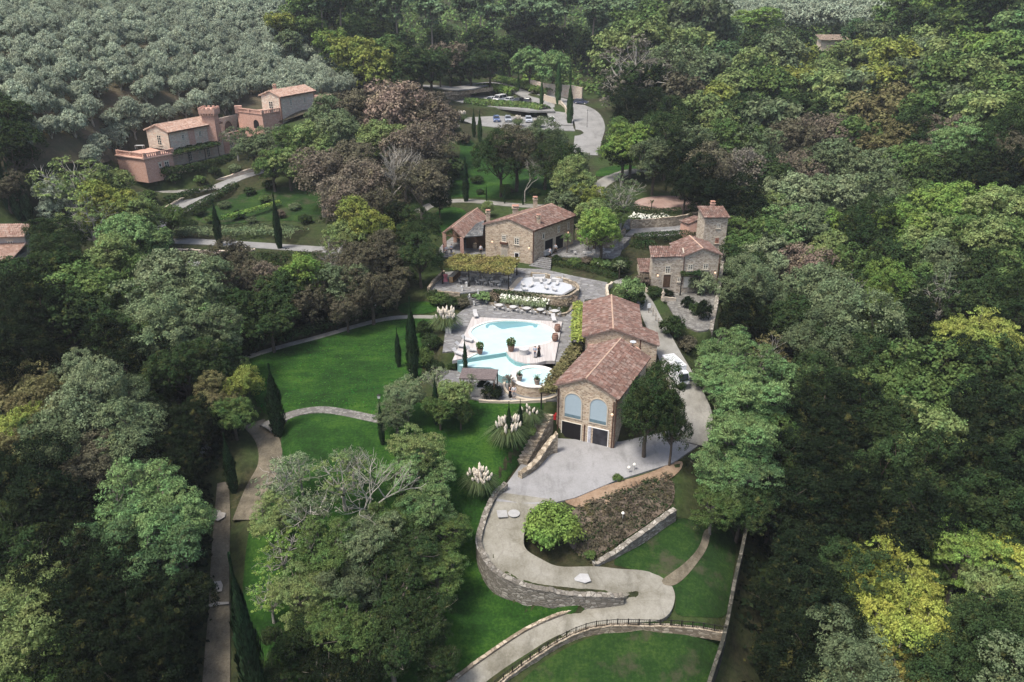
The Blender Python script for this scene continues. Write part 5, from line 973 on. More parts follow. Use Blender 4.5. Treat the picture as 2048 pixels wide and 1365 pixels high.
# hand-surveyed trees: x, y of the crown centre, half width, colour, kind
T_ = '''
1450 70 45 pi r|1395 40 70 gg r|1330 45 60 mg r|1270 60 60 mg r|1230 110 60 lg r|1300 100 70 lg r|1210 60 50 pi h|1380 100 60 lg r|1340 150 75 gg u|1270 150 80 gy s|1282 180 62 dg h|1240 165 45 dg h|1268 228 52 vd h|1290 230 60 vd h|1350 190 60 br r|1178 100 36 vd h
1420 150 50 gg r|1460 190 55 lg r|1400 230 50 lg r|1440 120 50 bl r|1500 140 60 lg r|1560 120 55 gg r|1595 122 42 yg r|1650 152 45 lg r|1700 120 50 lg r|1740 110 45 yg r|1790 130 55 yg r|1840 110 50 gg r|1900 120 60 lg r|1960 110 60 bg r|2020 130 60 mg r
1500 100 40 dg h|1550 92 38 gg r|1600 84 30 dg r|1712 62 30 bl r|1750 70 36 gg r|1800 20 50 mg r|1840 50 45 dg h|1890 20 45 bg r|1930 60 50 mg r|1980 30 60 dg r|2030 60 50 fg r|1400 30 40 gy u|1340 20 50 gy r|1770 50 30 gg r|1860 85 40 lg r
1480 240 55 dg r|1530 190 60 mg r|1590 170 55 yg r|1650 180 60 lg r|1710 180 60 gg r|1770 170 60 yg r|1830 160 60 gg r|1890 170 65 mg r|1950 170 60 lg r|2020 190 60 mg r
1540 240 65 gg r|1600 230 60 dg h|1660 230 55 lg r|1740 230 60 og r|1790 210 55 og r|1850 230 60 mg r|1910 220 60 gg r|1970 230 65 lg r|2040 240 60 mg r|1470 290 60 mg r|1520 300 60 gg r|1580 290 60 br r|1640 280 60 rb u|1700 280 60 mg r|1760 290 60 og r|1820 290 55 dg h|1880 280 55 rb r|1940 290 70 fg f|2020 300 60 dg h
1430 210 50 yg r|1390 290 55 gg r|1440 260 50 lg r|1340 260 55 dg h|1390 200 40 br r|1300 280 50 gg r|1250 290 55 bg r|1420 330 60 br u|1480 350 60 gy u|1370 330 55 vd h|1530 360 60 dg r|1590 350 55 rb u|1640 340 60 gg r|1700 340 65 gg r|1760 350 60 gg r|1820 340 60 mg r|1880 350 60 dg r|1940 370 50 dg h|2010 360 60 vd r|2045 320 50 br h
1420 400 50 vd h|1480 420 60 vd h|1530 420 60 lg r|1580 400 65 sg r|1640 400 60 gg r|1700 400 60 sg r|1760 400 65 gg r|1820 410 60 mg r|1880 420 60 bg r|1940 420 60 bg r|2000 430 60 lg r|2045 420 50 mg r
1500 480 60 mg r|1560 460 60 fg r|1620 460 65 gg r|1680 470 60 bg r|1740 470 65 dg h|1800 460 60 bg r|1860 480 60 lg r|1920 480 60 mg r|1980 490 65 lg r|2040 490 55 mg r
1480 530 50 dg r|1530 520 60 sg r|1600 540 60 pk u|1660 520 60 lg r|1720 530 60 mg r|1780 530 65 dg r|1840 540 65 mg r|1900 540 60 gg r|1960 550 60 dg r|2030 560 60 mg r
1490 580 65 gg h|1560 590 60 gg r|1630 590 75 gg r|1700 600 60 dg s|1760 590 65 bg h|1830 590 55 dg r|1880 600 60 gg s|1950 610 60 dg r|2020 620 60 dg h
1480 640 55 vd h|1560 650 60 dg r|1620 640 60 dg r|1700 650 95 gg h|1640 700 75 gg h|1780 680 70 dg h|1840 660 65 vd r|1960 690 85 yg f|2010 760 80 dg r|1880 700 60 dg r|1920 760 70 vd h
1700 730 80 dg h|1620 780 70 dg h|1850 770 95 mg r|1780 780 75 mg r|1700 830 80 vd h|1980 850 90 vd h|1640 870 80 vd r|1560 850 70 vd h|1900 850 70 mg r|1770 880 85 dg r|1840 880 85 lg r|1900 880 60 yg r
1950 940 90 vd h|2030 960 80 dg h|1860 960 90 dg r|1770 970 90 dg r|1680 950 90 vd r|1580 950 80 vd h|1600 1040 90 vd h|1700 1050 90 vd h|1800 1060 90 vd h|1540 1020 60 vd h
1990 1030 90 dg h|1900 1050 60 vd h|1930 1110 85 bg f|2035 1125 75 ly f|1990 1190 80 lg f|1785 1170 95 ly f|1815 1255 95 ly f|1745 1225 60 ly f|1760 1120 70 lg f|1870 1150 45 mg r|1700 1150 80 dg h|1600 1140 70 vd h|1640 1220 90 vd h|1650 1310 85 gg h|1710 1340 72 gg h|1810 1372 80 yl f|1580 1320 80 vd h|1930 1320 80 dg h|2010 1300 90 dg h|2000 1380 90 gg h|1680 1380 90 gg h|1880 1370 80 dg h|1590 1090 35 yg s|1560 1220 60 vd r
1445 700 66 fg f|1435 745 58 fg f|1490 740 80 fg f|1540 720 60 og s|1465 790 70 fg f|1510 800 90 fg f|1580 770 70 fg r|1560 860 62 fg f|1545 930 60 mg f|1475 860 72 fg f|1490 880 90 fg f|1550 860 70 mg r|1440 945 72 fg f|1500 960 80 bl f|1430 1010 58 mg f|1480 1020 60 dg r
1275 775 34 gg r
1030 305 62 br h|1000 325 55 dg h|1090 305 58 gg h|1120 335 55 dg h|1150 330 36 gg r|1150 360 55 lg r|1180 400 45 yg r|1130 400 45 gg r|1190 440 50 lg r|1240 400 55 gg s|1215 430 45 mg r|1200 460 55 bg r|1245 302 44 dg r|1265 290 50 bg r|1310 320 55 gg r|1050 360 35 gy b|1010 380 15 mg r|975 415 16 lg r|1330 280 60 dg h|1400 370 50 vd h|1370 380 40 vd h|1250 270 40 mg r
790 225 75 pk u|850 240 65 rb u|720 230 60 br r|680 270 60 gg r|630 290 55 lg r|760 290 60 lg r|830 300 65 rb u|870 330 45 br r|700 330 60 br r|640 350 65 rb u|720 370 60 rb u|780 360 60 gy b|840 370 60 br u|680 400 55 rb u|750 420 50 br u|600 290 50 mg r|580 330 40 lg r|870 280 50 rb u|650 230 50 gg r|900 240 30 rb r|810 340 50 gy u|560 290 40 gg s|880 400 30 dg r
505 290 42 gg r|470 280 30 gg s|545 330 40 mg r
830 470 52 dg h|840 520 48 dg h|800 440 42 vd h|730 450 65 yg r|690 480 50 lg r|770 510 55 br r|720 530 60 br r|660 520 50 br s|680 570 60 gg r|740 580 60 br r|620 600 50 br r|600 560 65 bg r|570 590 60 dg r|640 560 50 br s|540 640 55 dg r|500 620 60 dg r|480 560 50 br r|520 560 45 rb r|420 560 60 gg r|460 520 50 br r|790 570 40 br r|690 620 40 br r
140 380 70 lg s|120 400 50 ol r|230 420 65 yg r|210 380 55 lg r|270 440 55 lg r|180 450 60 lg s|250 480 60 fg r|300 490 50 fg r|220 520 60 lg r|340 440 35 mg r|20 300 60 dg r|10 375 36 br r|105 505 42 dg h|120 480 45 dg h|50 560 60 dg r|110 560 70 dg r|170 590 75 mg r|130 640 75 dg r|60 640 80 vd h|30 720 80 vd h|230 600 60 mg r|290 540 50 mg r|10 240 50 dg r|380 300 0 mg r
340 560 75 sg r|380 600 75 gg r|290 620 75 gg r|330 680 85 gg r|400 680 85 gg r|430 640 60 fg r|260 680 70 dg r|220 720 70 vd h|370 740 80 dg r|450 740 60 dg r|300 740 70 vd h
60 740 50 og r|30 780 60 og r|100 830 70 og r|40 860 60 yg r|30 900 60 og r|170 770 65 sg r|210 820 85 sg h|150 850 75 sg h|270 830 65 gg h|250 890 75 gg h|130 900 80 gg h|80 900 60 dg r|475 775 50 yg r|430 800 55 og r|465 825 48 mg r|400 840 50 vd r|360 860 60 vd r|330 920 60 vd h|300 800 50 dg r
200 940 80 br r|100 980 90 vd h|30 1000 80 vd h|290 960 60 gg r|350 960 55 vd h|280 1010 100 fg f|345 1050 92 fg f|230 1070 90 bl f|320 1110 95 bl f|20 1090 90 dg f|110 1120 90 vd f|60 1210 90 lg f|30 1290 100 lg f|100 1300 85 mg f|170 1200 90 vd h|250 1210 90 vd r|335 1210 78 vd h|180 1330 90 vd r|280 1330 90 vd h|190 1290 40 og s|60 1370 90 mg f|330 1320 60 vd h|20 930 50 vd h|150 1050 70 vd h
560 975 62 sg s|600 945 45 sg s|545 1035 58 lg f|620 1030 66 gg s|685 960 60 lg s|735 985 85 gy b|705 930 45 gg s|830 900 68 lg f|800 945 62 fg f|865 960 58 fg f|850 1020 66 fg f|790 1040 66 mg f|895 1060 52 mg f|740 1080 80 gg f|650 1105 78 mg f|560 1110 58 bg s|815 1110 76 dg f|875 1140 62 mg f|700 1175 80 gg f|600 1190 72 lg f|540 1200 46 bg s|780 1190 80 dg f|850 1235 72 dg f|680 1265 84 mg f|590 1285 74 dg f|775 1300 84 dg f|680 1350 84 vd f|870 1320 54 dg f|560 1350 52 dg f
810 790 50 gg f|790 830 45 gg f|870 760 35 sg s|905 790 42 lg r|940 770 25 gg s|880 820 38 mg r|920 830 30 dg r
600 20 45 mg r|560 50 35 yg r|620 60 40 mg r|660 90 45 bg r|580 90 30 gg r|700 100 50 yg r|640 30 40 dg h|740 130 50 yg r|780 120 50 mg r|710 60 40 mg r|820 140 50 dg r|860 130 50 dg h|900 120 45 rb r|940 130 45 dg r|980 130 40 dg h|760 70 40 dg h|800 90 40 dg r|690 30 40 dg h|880 80 40 dg h|1060 130 38 fg r|1105 135 38 fg r|1150 80 40 dg h|1020 110 40 dg h|740 20 40 dg h|960 90 40 dg h|920 132 30 dg r|1210 130 34 vd h|1040 60 45 vd h|1090 80 45 vd h|840 140 30 dg r|880 136 28 dg r|760 160 30 mg r|700 150 30 dg r
'''
for part in T_.replace('\n', '|').split('|'):
    q = part.split()
    if len(q) == 5 and float(q[2]) > 0: tree(float(q[0]), float(q[1]), float(q[2]), q[3], q[4])
def proj(p):
    q = np.array(p, float)-np.array([0, 0, CAMH]); dep = q[1]*CP-q[2]*SP; return 1024+FPX*q[0]/dep, 682.5-FPX*(q[1]*SP+q[2]*CP)/dep, dep
for x, y in ((700, 25), (750, 40), (790, 20), (830, 45), (860, 25), (900, 50), (930, 20), (950, 50), (985, 30), (1010, 55), (880, 60), (920, 65), (970, 70), (810, 60), (1050, 20), (1100, 30), (1150, 40), (1190, 25), (1080, 10), (1240, 20), (850, 5), (760, 5), (960, 5), (1130, 8), (1020, 5), (1290, 10), (680, 5), (640, 0), (1210, 5), (1340, -5)):
    loc, dist = solve(x, y, 19)
    if proj(loc)[1] < 150 or loc[1] > 330: put('pine_tree', 'pine'+str(rng.integers(2)), loc, 1.35+.3*rng.random(), 1.6+.2*rng.random(), np.array(COLS['pi'])*(.8+.4*rng.random()), 'tall bare trunked pine '+region(x, max(0, y)), 'tree', 'pines '+region(x, max(0, y)), x)
loc, dist = solve(1505, 45, 9); put('umbrella_pine', 'mid1', loc, 2.6, 1.5, np.array(COLS['bg']), 'broad bright green umbrella pine on the far skyline', 'tree', 'lone trees on the skyline', 1505)
tree(1300, 812, 70, 'dg', 'h', 1.38, 'tall dark oak in front of the right corner of the arched hall'); tree(1345, 845, 40, 'dg', 'h', 2.0, 'slimmer dark oak right of the tall one at the arched hall')
# cypresses
for bx, by, tp, w_, lb in ((558, 872, 722, 1.25, 'tall column cypress at the left end of the stone lawn path'), (828, 760, 588, .9, 'tallest slim cypress at the right edge of the lawn'), (798, 735, 652, .8, 'shorter slim cypress beside the tallest one at the lawn edge'),
  (931, 752, 670, .6, 'slim cypress in front of the lower pool'), (440, 492, 398, 1.0, 'left cypress of the two beside the lower drive'), (560, 498, 384, .85, 'right cypress of the two beside the lower drive'), (932, 404, 312, .95, 'tall cypress on the gravel loop behind the open barn'),
  (948, 275, 215, .9, 'left cypress of the close pair under the lower car park'), (960, 285, 218, .9, 'right cypress of the close pair under the lower car park'), (1083, 218, 152, .8, 'cypress at the corner of the hedge between the car parks'), (1116, 208, 110, .95, 'tallest cypress between the two parking lanes'),
  (1139, 250, 158, 1.0, 'cypress on the parapet left of the wide lane'), (1037, 183, 140, .8, 'short cypress above the parked white van'), (844, 180, 148, .8, 'small cypress beside the entrance road'), (1007, 165, 112, .8, 'slim cypress at the bend of the entrance road'), (1140, 168, 118, .8, 'half hidden cypress at the dark wood edge'),
  (873, 850, 745, .7, 'thin cypress among the trees below the pool'), (1018, 895, 800, .8, 'left cypress of the pair rising from the pampas grass'), (1040, 880, 795, .75, 'right cypress of the pair beside the pampas grass'), (468, 985, 862, 1.0, 'cypress beside the top of the dirt track'), (522, 1440, 1095, .75, 'large cypress on the right side of the dirt track'),
  (457, 720, 590, .9, 'cypress behind the pale green trees at the lawn corner'), (20, 420, 290, 1.1, 'dark cypress left of the silvery shrubs'), (62, 450, 345, 1.2, 'dark cypress above the white edge house'), (40, 440, 320, 1.0, 'narrow cypress between two others above the edge house'),
  (973, 403, 370, .5, 'leftmost thin cypress of the row behind the farmhouse'), (1009, 408, 371, .6, 'middle thin cypress of the row behind the farmhouse'), (1046, 411, 372, .6, 'rightmost thin cypress of the row behind the farmhouse'), (765, 890, 800, .7, 'dark cypress beside the end of the stone lawn path')):
    cyp(bx, by, tp, lb, w_*1.0, 'cl' if by < 300 else 'cy')
# olive grove in rows up the slope
gp = [G(x, y)[:2] for x, y in [(-30, 330), (100, 345), (200, 340), (232, 318), (300, 280), (430, 258), (480, 232), (570, 212), (650, 210), (700, 200), (745, 178), (700, 120), (600, 62), (540, 8), (400, -20), (200, -25), (-40, -20)]]
u_ = np.array([.45, .89]); w__ = np.array([-.89, .45]); oc = 0; cand = []
for i in range(-40, 60):
    for j in range(-20, 60):
        p = np.array([-80., 175])+u_*(i*4.6+(j % 2)*2.3)+w__*(j*5.0)+rng.normal(size=2)*.6; cand.append(p)
cand = np.array(cand); m_ = poly_sd(gp, cand[:, 0], cand[:, 1]) < -.5; cand = cand[m_]
# drop those standing on the villas
def seg_d(p, a, b): a, b = v2(a), v2(b); t = np.clip(((p-a) @ (b-a))/((b-a) @ (b-a)), 0, 1); return np.linalg.norm(p-a-t*(b-a))
keep = []
for p in cand:
    z = float(H(p[0], p[1])); x, y, dep = proj((p[0], p[1], z+3))
    yb = proj((p[0], p[1], z))[1]
    if 180 < x < 620 and abs(yb-(108+.11*(x-180))) < 5: continue
    if x < 330 and abs(yb-(112-.14*x)) < 4: continue
    if -60 < x < 790 and -25 < y: keep.append((dep, x, y, p, z))
keep.sort(key=lambda e: e[0]); N_OL = 298
for i_, (bx, by_) in enumerate([(205, 318), (222, 300), (246, 288), (272, 276), (302, 262), (338, 250), (372, 242), (400, 230), (452, 234), (478, 214), (505, 198), (232, 268), (190, 340), (262, 252), (440, 215)]):
    g_ = G(bx, by_); s = .85+.25*rng.random(); put('olive_tree', 'olive'+str(i_ % 4), g_, s, s, np.array(COLS['ol'])*(.85+.3*rng.random()), 'silvery olive tree directly behind the long villa', 'olive tree', 'olive trees directly behind the long villa', bx)
N_OL = 283
def merged_crowns(name, spots, keys, col, label, sc=1.0):
    Vs = []
    for (x, y, z) in spots:
        me = PROTO[keys[rng.integers(len(keys))]][0]; v = np.empty(len(me.vertices)*3, np.float32); me.vertices.foreach_get('co', v); v = v.reshape(-1, 4, 3)[::2].reshape(-1, 3); c = v.reshape(-1, 4, 3).mean(1, keepdims=True); v = ((v.reshape(-1, 4, 3)-c)*1.5+c).reshape(-1, 3)
        a = rng.random()*6.28; s = sc*(.9+.3*rng.random()); ca, sa = math.cos(a), math.sin(a); Vs.append(np.c_[(v[:, 0]*ca-v[:, 1]*sa)*s+x, (v[:, 0]*sa+v[:, 1]*ca)*s+y, v[:, 2]*s+z])
    o = bpy.data.objects.new(name, quads_mesh(name, np.concatenate(Vs), LEAF)); COL.objects.link(o); o.color = (*COLS[col], 1); return tag(o, label, 'grove', kind='stuff')
merged_crowns('olive_grove', [(p[0], p[1], z) for dep, x, y, p, z in keep[N_OL:]], ['olive0', 'olive1', 'olive2', 'olive3'], 'ol', 'farther olive rows near the top left of the grove', 1.2)
fo = []
for x in range(1400, 1800, 24):
    for y in range(-30, 70, 11): g = G(x+rng.random()*10, y+rng.random()*6); fo.append(g)
merged_crowns('olive_grove', fo, ['olive0', 'olive1'], 'ol', 'distant olive grove covering the far hillside on the skyline', 2.1)
vill = [W(287, 262, 16), W(336, 267, 16), W(445, 246, 16), W(517, 193, 20.6), W(560, 196, 20.6), W(632, 183, 20.6)]
for dep, x, y, p, z in keep[:N_OL]:
    if seg_d(p, (W(250, 309, 12.6)+W(291, 316, 12.6))/2, v2(W(430, 252, 16)))<5.2 or seg_d(p, W(495, 226, 17.6), W(600, 192, 20.6))<6.5: continue
    band = 'bottom' if y > 270 else 'lowest' if y > 215 else 'lower' if y > 170 else 'middle' if y > 130 else 'upper' if y > 95 else 'high' if y > 65 else 'higher' if y > 40 else 'top' if y > 20 else 'topmost'
    lm = 'at the left edge' if x < 60 else 'left of the terrace' if x < 140 else 'towards the brick terrace' if x < 220 else 'above the brick terrace' if x < 300 else 'above the long roof' if x < 370 else 'above the turret' if x < 440 else 'above the arched terrace' if x < 500 else 'above the upper villa' if x < 560 else 'right above the villa' if x < 605 else 'past the upper villa' if x < 645 else 'near the russet wood' if x < 690 else 'at the right end'
    s = .95+.3*rng.random(); row = 'lower rows' if y > 200 else 'middle rows' if y > 100 else 'top rows'; side = 'left part' if x < 250 else 'central part' if x < 500 else 'right part'
    put('olive_tree', 'olive'+str(rng.integers(4)), (p[0], p[1], z), s*(.9+.2*rng.random()), s*(.95+.2*rng.random()), np.array(COLS['ol'])*(.85+.3*rng.random()), 'silvery olive tree, '+band+' rows '+lm, 'olive tree', 'olive trees in the '+row+', '+side+' of the grove', x)
# understorey that fills the woodland floor, uncountable
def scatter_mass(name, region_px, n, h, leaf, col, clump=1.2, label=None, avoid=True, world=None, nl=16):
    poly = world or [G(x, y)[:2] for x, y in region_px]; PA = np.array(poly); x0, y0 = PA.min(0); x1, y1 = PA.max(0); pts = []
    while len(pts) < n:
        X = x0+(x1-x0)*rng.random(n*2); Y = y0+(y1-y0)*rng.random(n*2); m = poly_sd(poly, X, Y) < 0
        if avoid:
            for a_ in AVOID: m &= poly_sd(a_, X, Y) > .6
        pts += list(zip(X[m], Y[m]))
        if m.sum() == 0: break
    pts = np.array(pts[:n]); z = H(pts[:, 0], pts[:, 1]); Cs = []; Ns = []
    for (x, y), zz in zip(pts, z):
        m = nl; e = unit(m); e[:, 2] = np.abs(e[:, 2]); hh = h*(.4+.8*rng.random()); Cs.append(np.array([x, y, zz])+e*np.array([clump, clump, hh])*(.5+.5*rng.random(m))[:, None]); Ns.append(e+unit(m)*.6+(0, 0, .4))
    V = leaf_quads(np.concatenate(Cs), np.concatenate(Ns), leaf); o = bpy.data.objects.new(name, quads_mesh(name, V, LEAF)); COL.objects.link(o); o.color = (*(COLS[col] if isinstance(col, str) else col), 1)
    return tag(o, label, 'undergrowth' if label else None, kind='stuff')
AVOID = [[p[:2] for p in P] for n_, P, pl, mat, off, b_ in PADS]+[[p[:2] for p in Lp]+[p[:2] for p in Rp[::-1]] for n_, Lp, Rp, mat, off in STRIPS]
AVOID += [[G(x, y)[:2] for x, y in l[1]] for l in LAWNS if l[0] != 'dry_grass']
CC_ = [(cr_.matrix_world.translation, 0) for cr_ in []]
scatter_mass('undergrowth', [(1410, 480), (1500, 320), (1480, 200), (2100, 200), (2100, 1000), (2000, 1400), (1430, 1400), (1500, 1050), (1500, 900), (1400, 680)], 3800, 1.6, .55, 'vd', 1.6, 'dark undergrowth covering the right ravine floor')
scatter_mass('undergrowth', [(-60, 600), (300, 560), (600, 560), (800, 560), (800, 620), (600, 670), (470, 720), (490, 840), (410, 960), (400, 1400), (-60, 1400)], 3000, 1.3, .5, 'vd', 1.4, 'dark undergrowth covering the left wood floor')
scatter_mass('undergrowth', [(760, 200), (900, 230), (880, 380), (760, 460), (600, 440), (640, 300)], 900, 1.6, .6, 'br', 1.6, 'brown undergrowth in the russet wood')
scatter_mass('undergrowth', [(560, 0), (760, 150), (1060, 150), (1200, 200), (1480, 230), (2100, 200), (2100, -40), (1600, -44), (560, -40)], 5200, 4.0, 1.2, 'mg', 3.2, 'mixed undergrowth under the far woodland', nl=14)
scatter_mass('undergrowth', [(260, 500), (700, 510), (860, 560), (620, 620), (440, 640), (200, 560)], 700, 1.2, .4, 'dg', 1.2, 'shrubby undergrowth behind the front drive')
scatter_mass('dry_scrub', [(1160, 1010), (1235, 985), (1340, 950), (1345, 1010), (1190, 1120), (1150, 1110)], 300, .5, .22, (.085, .078, .052), .7, 'dry brown scrub on the bare earth bank', nl=20, avoid=False)
scatter_mass('bank_weeds', [(1160, 1010), (1235, 985), (1340, 950), (1345, 1010), (1190, 1120), (1150, 1110)], 130, .4, .2, 'dg', .6, 'green weeds dotted over the bare earth bank', nl=18, avoid=False)
scatter_mass('grove_weeds', [(0, 340), (228, 322), (330, 290), (440, 265), (560, 215), (640, 205), (730, 170), (560, 20), (0, 0)], 5200, 1.1, .5, (.12, .115, .055), 1.1, 'dry weeds between the olive trees', nl=8)
scatter_mass('grass_tufts', [(480, 722), (780, 640), (868, 650), (845, 760), (760, 838), (590, 820), (520, 830)], 2600, .12, .16, (.03, .12, .02), .5, 'short grass blades of the main lawn', avoid=False, nl=7)
# shrubs and hedges
for x, y, r_, c_ in ((400, 425, 14, 'dg'), (425, 440, 12, 'mg'), (450, 412, 12, 'gg'), (478, 432, 14, 'dg'), (505, 442, 10, 'gg'), (530, 400, 12, 'mg'), (560, 430, 13, 'rb'), (590, 415, 12, 'gg'), (610, 440, 14, 'dg'), (380, 452, 16, 'dg'), (360, 470, 14, 'gg'), (500, 385, 12, 'dg'), (540, 372, 14, 'dg'), (350, 360, 15, 'dg'), (400, 362, 12, 'mg'), (470, 340, 13, 'gg'), (430, 345, 12, 'dg'), (300, 395, 16, 'mg'), (270, 400, 18, 'gg'), (1215, 425, 14, 'dg'), (960, 385, 9, 'dg'), (1070, 385, 12, 'mg'), (1020, 382, 8, 'br')): shrub(x, y, r_, c_, .9)
for x, y, r_, c_, h_, lb in ((1100, 1055, 56, 'bg', 1.0, 'big glossy green shrub inside the bend of the winding road'), (1262, 585, 30, 'fg', 1.1, 'clipped light green shrub beside the round lawn'), (1268, 600, 24, 'dg', 1.1, 'dark shrub under the clipped one by the round lawn'),
  (1345, 660, 26, 'dg', 1.2, 'dark clipped shrub above the box truck'), (1372, 690, 22, 'br', 1.0, 'brownish shrub above the box truck'), (1375, 610, 14, 'vd', 1.3, 'leftmost dark ball shrub in the cobbled court'), (1390, 622, 15, 'dg', 1.2, 'middle ball shrub in the cobbled court'), (1406, 632, 17, 'vd', 1.8, 'rightmost tall clipped shrub in the cobbled court'),
  (1310, 585, 18, 'dg', .8, 'dark shrub against the left foot of the cottage'), (1330, 588, 16, 'vd', .8, 'dark shrub by the cottage path kerb'), (1286, 560, 18, 'rb', .9, 'reddish brown shrub left of the cottage door'), (1356, 565, 14, 'dg', 1.2, 'shrub right of the cottage door'), (1400, 575, 26, 'sg', 1.3, 'round olive green tree in the cottage court'),
  (1113, 520, 12, 'dg', 1, 'leftmost round clipped bush below the garden tables'), (1150, 525, 14, 'mg', .9, 'round clipped bush left of the purple one'), (1174, 523, 12, 'rb', 1, 'round purple leaved bush below the garden tables'), (1195, 527, 14, 'mg', 1, 'round green bush right of the purple one'), (1240, 535, 22, 'dg', 1.1, 'spiky dark bush at the end of the bush row'), (1212, 530, 12, 'fg', 1, 'small light bush near the end of the bush row'),
  (1075, 130, 0, 'mg', 1, ''), (1310, 590, 0, 'mg', 1, ''), (900, 605, 20, 'dg', .8, 'dark shrub left of the terrace steps'), (925, 606, 16, 'br', .8, 'brown green shrub beside the terrace steps'), (880, 598, 22, 'mg', .8, 'broad shrub at the top of the small lawn'), (868, 590, 16, 'dg', .9, 'shrub under the dining terrace corner'), (965, 590, 20, 'fg', .6, 'trailing rosemary shrub over the terrace wall'),
  (850, 660, 20, 'dg', 1.1, 'shrub between the tallest cypress and the pampas grass'), (862, 690, 22, 'dg', 1.2, 'dark shrub in the bed left of the pool paving'), (848, 720, 24, 'mg', 1.2, 'loose shrub in the bed left of the pool'), (870, 740, 20, 'dg', 1.1, 'dark shrub at the lower end of the pool bed'), (905, 732, 12, 'dg', .8, 'low round bush at the deck corner'),
  (985, 785, 22, 'vd', 1.0, 'dark rose bush with white flowers by the lower terrace'), (968, 775, 16, 'dg', 1.1, 'small dark bush beside the bar canopy'), (1180, 1110, 12, 'mg', .9, 'small green bush at the foot of the mossy wall'), (1235, 955, 12, 'mg', .7, 'small green bush on the orange bank'), (1055, 860, 18, 'mg', .9, 'green grass clump shrub beside the rough staircase'),
  (960, 555, 0, 'mg', 1, ''), (905, 340, 30, 'dg', .9, 'dark hedge shrub along the left of the upper lawn'), (890, 365, 24, 'dg', .9, 'lower dark hedge shrub along the upper lawn'), (925, 280, 18, 'br', .9, 'brown shrub beside the close cypress pair'), (955, 360, 14, 'dg', .8, 'small dark shrub alone on the upper lawn'),
  (1075, 178, 18, 'mg', .6, 'hedge shrub at the top bend of the lane'), (1200, 500, 0, 'mg', 1, ''), (940, 470, 0, 'mg', 1, ''), (1060, 162, 20, 'bg', .8, 'bright shrub behind the car park wall'), (1375, 470, 0, 'mg', 1, '')):
    if r_ > 0: shrub(x, y, r_, c_, h_, lb)
def hedge(name, label, pts, w, h, col, leaf=.28, dens=70, cat='hedge', flowers=None, world=False, zf=None):
    P = catmull([np.array(p) if world else (W(*p) if len(p) == 3 else G(*p)) for p in pts], 5); Cs = []; Ns = []
    for a_, b_ in zip(P[:-1], P[1:]):
        L_ = np.linalg.norm(b_-a_); n = max(4, int(L_*dens*(w+h))); t = rng.random(n)[:, None]; c = a_*(1-t)+b_*t; d = (b_-a_)/(L_+1e-9); nn = np.array([-d[1], d[0], 0]); th = rng.random(n)*math.pi; k = .85+.25*rng.random(n)
        off = nn[None, :]*(np.cos(th)*w/2*k)[:, None]; off[:, 2] = np.sin(th)**.6*h*k; Cs.append(c+off); Ns.append(nn[None, :]*np.cos(th)[:, None]+np.array([0, 0, 1.])*np.sin(th)[:, None]+unit(n)*.6)
    V = leaf_quads(np.concatenate(Cs), np.concatenate(Ns), leaf); o = bpy.data.objects.new(name, quads_mesh(name, V, LEAF)); COL.objects.link(o); o.color = (*COLS[col], 1); return tag(o, label, cat)
hedge('hedge', 'clipped dark hedge in front of the bench terrace', [(1268, 482, 4.2), (1330, 478, 4.2), (1400, 474, 4.2)], 1.6, 1.3, 'dg', .2); hedge('hedge', 'clipped hedge between the red gravel patio and the white flowers', [(1262, 420, 6), (1310, 430, 6), (1360, 428, 6)], 1.5, 1.2, 'dg', .2)
hedge('hedge', 'dark hedge below the lower garden steps', [(1262, 492, 3.2), (1290, 496, 3.2), (1305, 494, 3.2)], 2.4, 1.2, 'dg', .2); hedge('hedge', 'long clipped hedge above the upper lane', [(985, 160, 14.5), (1030, 170, 13.6), (1075, 184, 12.8), (1100, 190, 12.6)], 3, 1.8, 'mg', .5, 22)
hedge('hedge', 'broad hedge between the upper and the lower car park', [(930, 212, 10.6), (990, 216, 10.2), (1060, 222, 9.9), (1090, 228, 9.8)], 5, 2.2, 'mg', .6, 18); hedge('hedge', 'bushy green hedge behind the parked cars', [(930, 190, 11.8), (980, 181, 12.3), (1030, 190, 11.8)], 4, 2.0, 'bg', .6, 18)
hedge('hedge', 'trimmed dark hedge along the forecourt of the long villa', [(320, 352, 8.4), (380, 345, 8.4), (440, 330, 8.4), (500, 312, 8.5)], 2.4, 1.6, 'dg', .4, 30); hedge('hedge', 'low box hedge crossing the green bank', [(445, 440, 3.8), (500, 426, 4.2), (560, 408, 4.6)], 1.2, .8, 'bg', .3, 40); hedge('hedge', 'dark hedge beside the hillside drive', [(350, 440, 3.4), (420, 405, 4.4), (470, 375, 5.6)], 2.2, 1.2, 'dg', .35, 30)
hedge('hedge', 'dark hedge in the fork of the two villa drives', [(330, 405, 4.8), (380, 390, 5.3), (430, 378, 5.8)], 1.6, 1.0, 'dg', .35, 30); hedge('hedge', 'lavender and shrub border under the two tall cypresses', [(340, 465, 2.9), (440, 465, 3), (540, 462, 3.1), (600, 470, 3)], 5, .9, 'gg', .35, 22)
hedge('planting_bed', 'shrub border along the paved road below the garden tables', [(1100, 528, 2.2), (1150, 535, 2.2), (1200, 546, 2.1), (1240, 555, 2)], 2.2, .8, 'dg', .2, 60, 'planting'); hedge('planting_bed', 'dark bed of shrubs along the top edge of the main lawn', [(480, 700, -1), (600, 668, -.7), (700, 635, -.3), (760, 620, 0)], 2.5, .9, 'dg', .3, 30, 'planting')
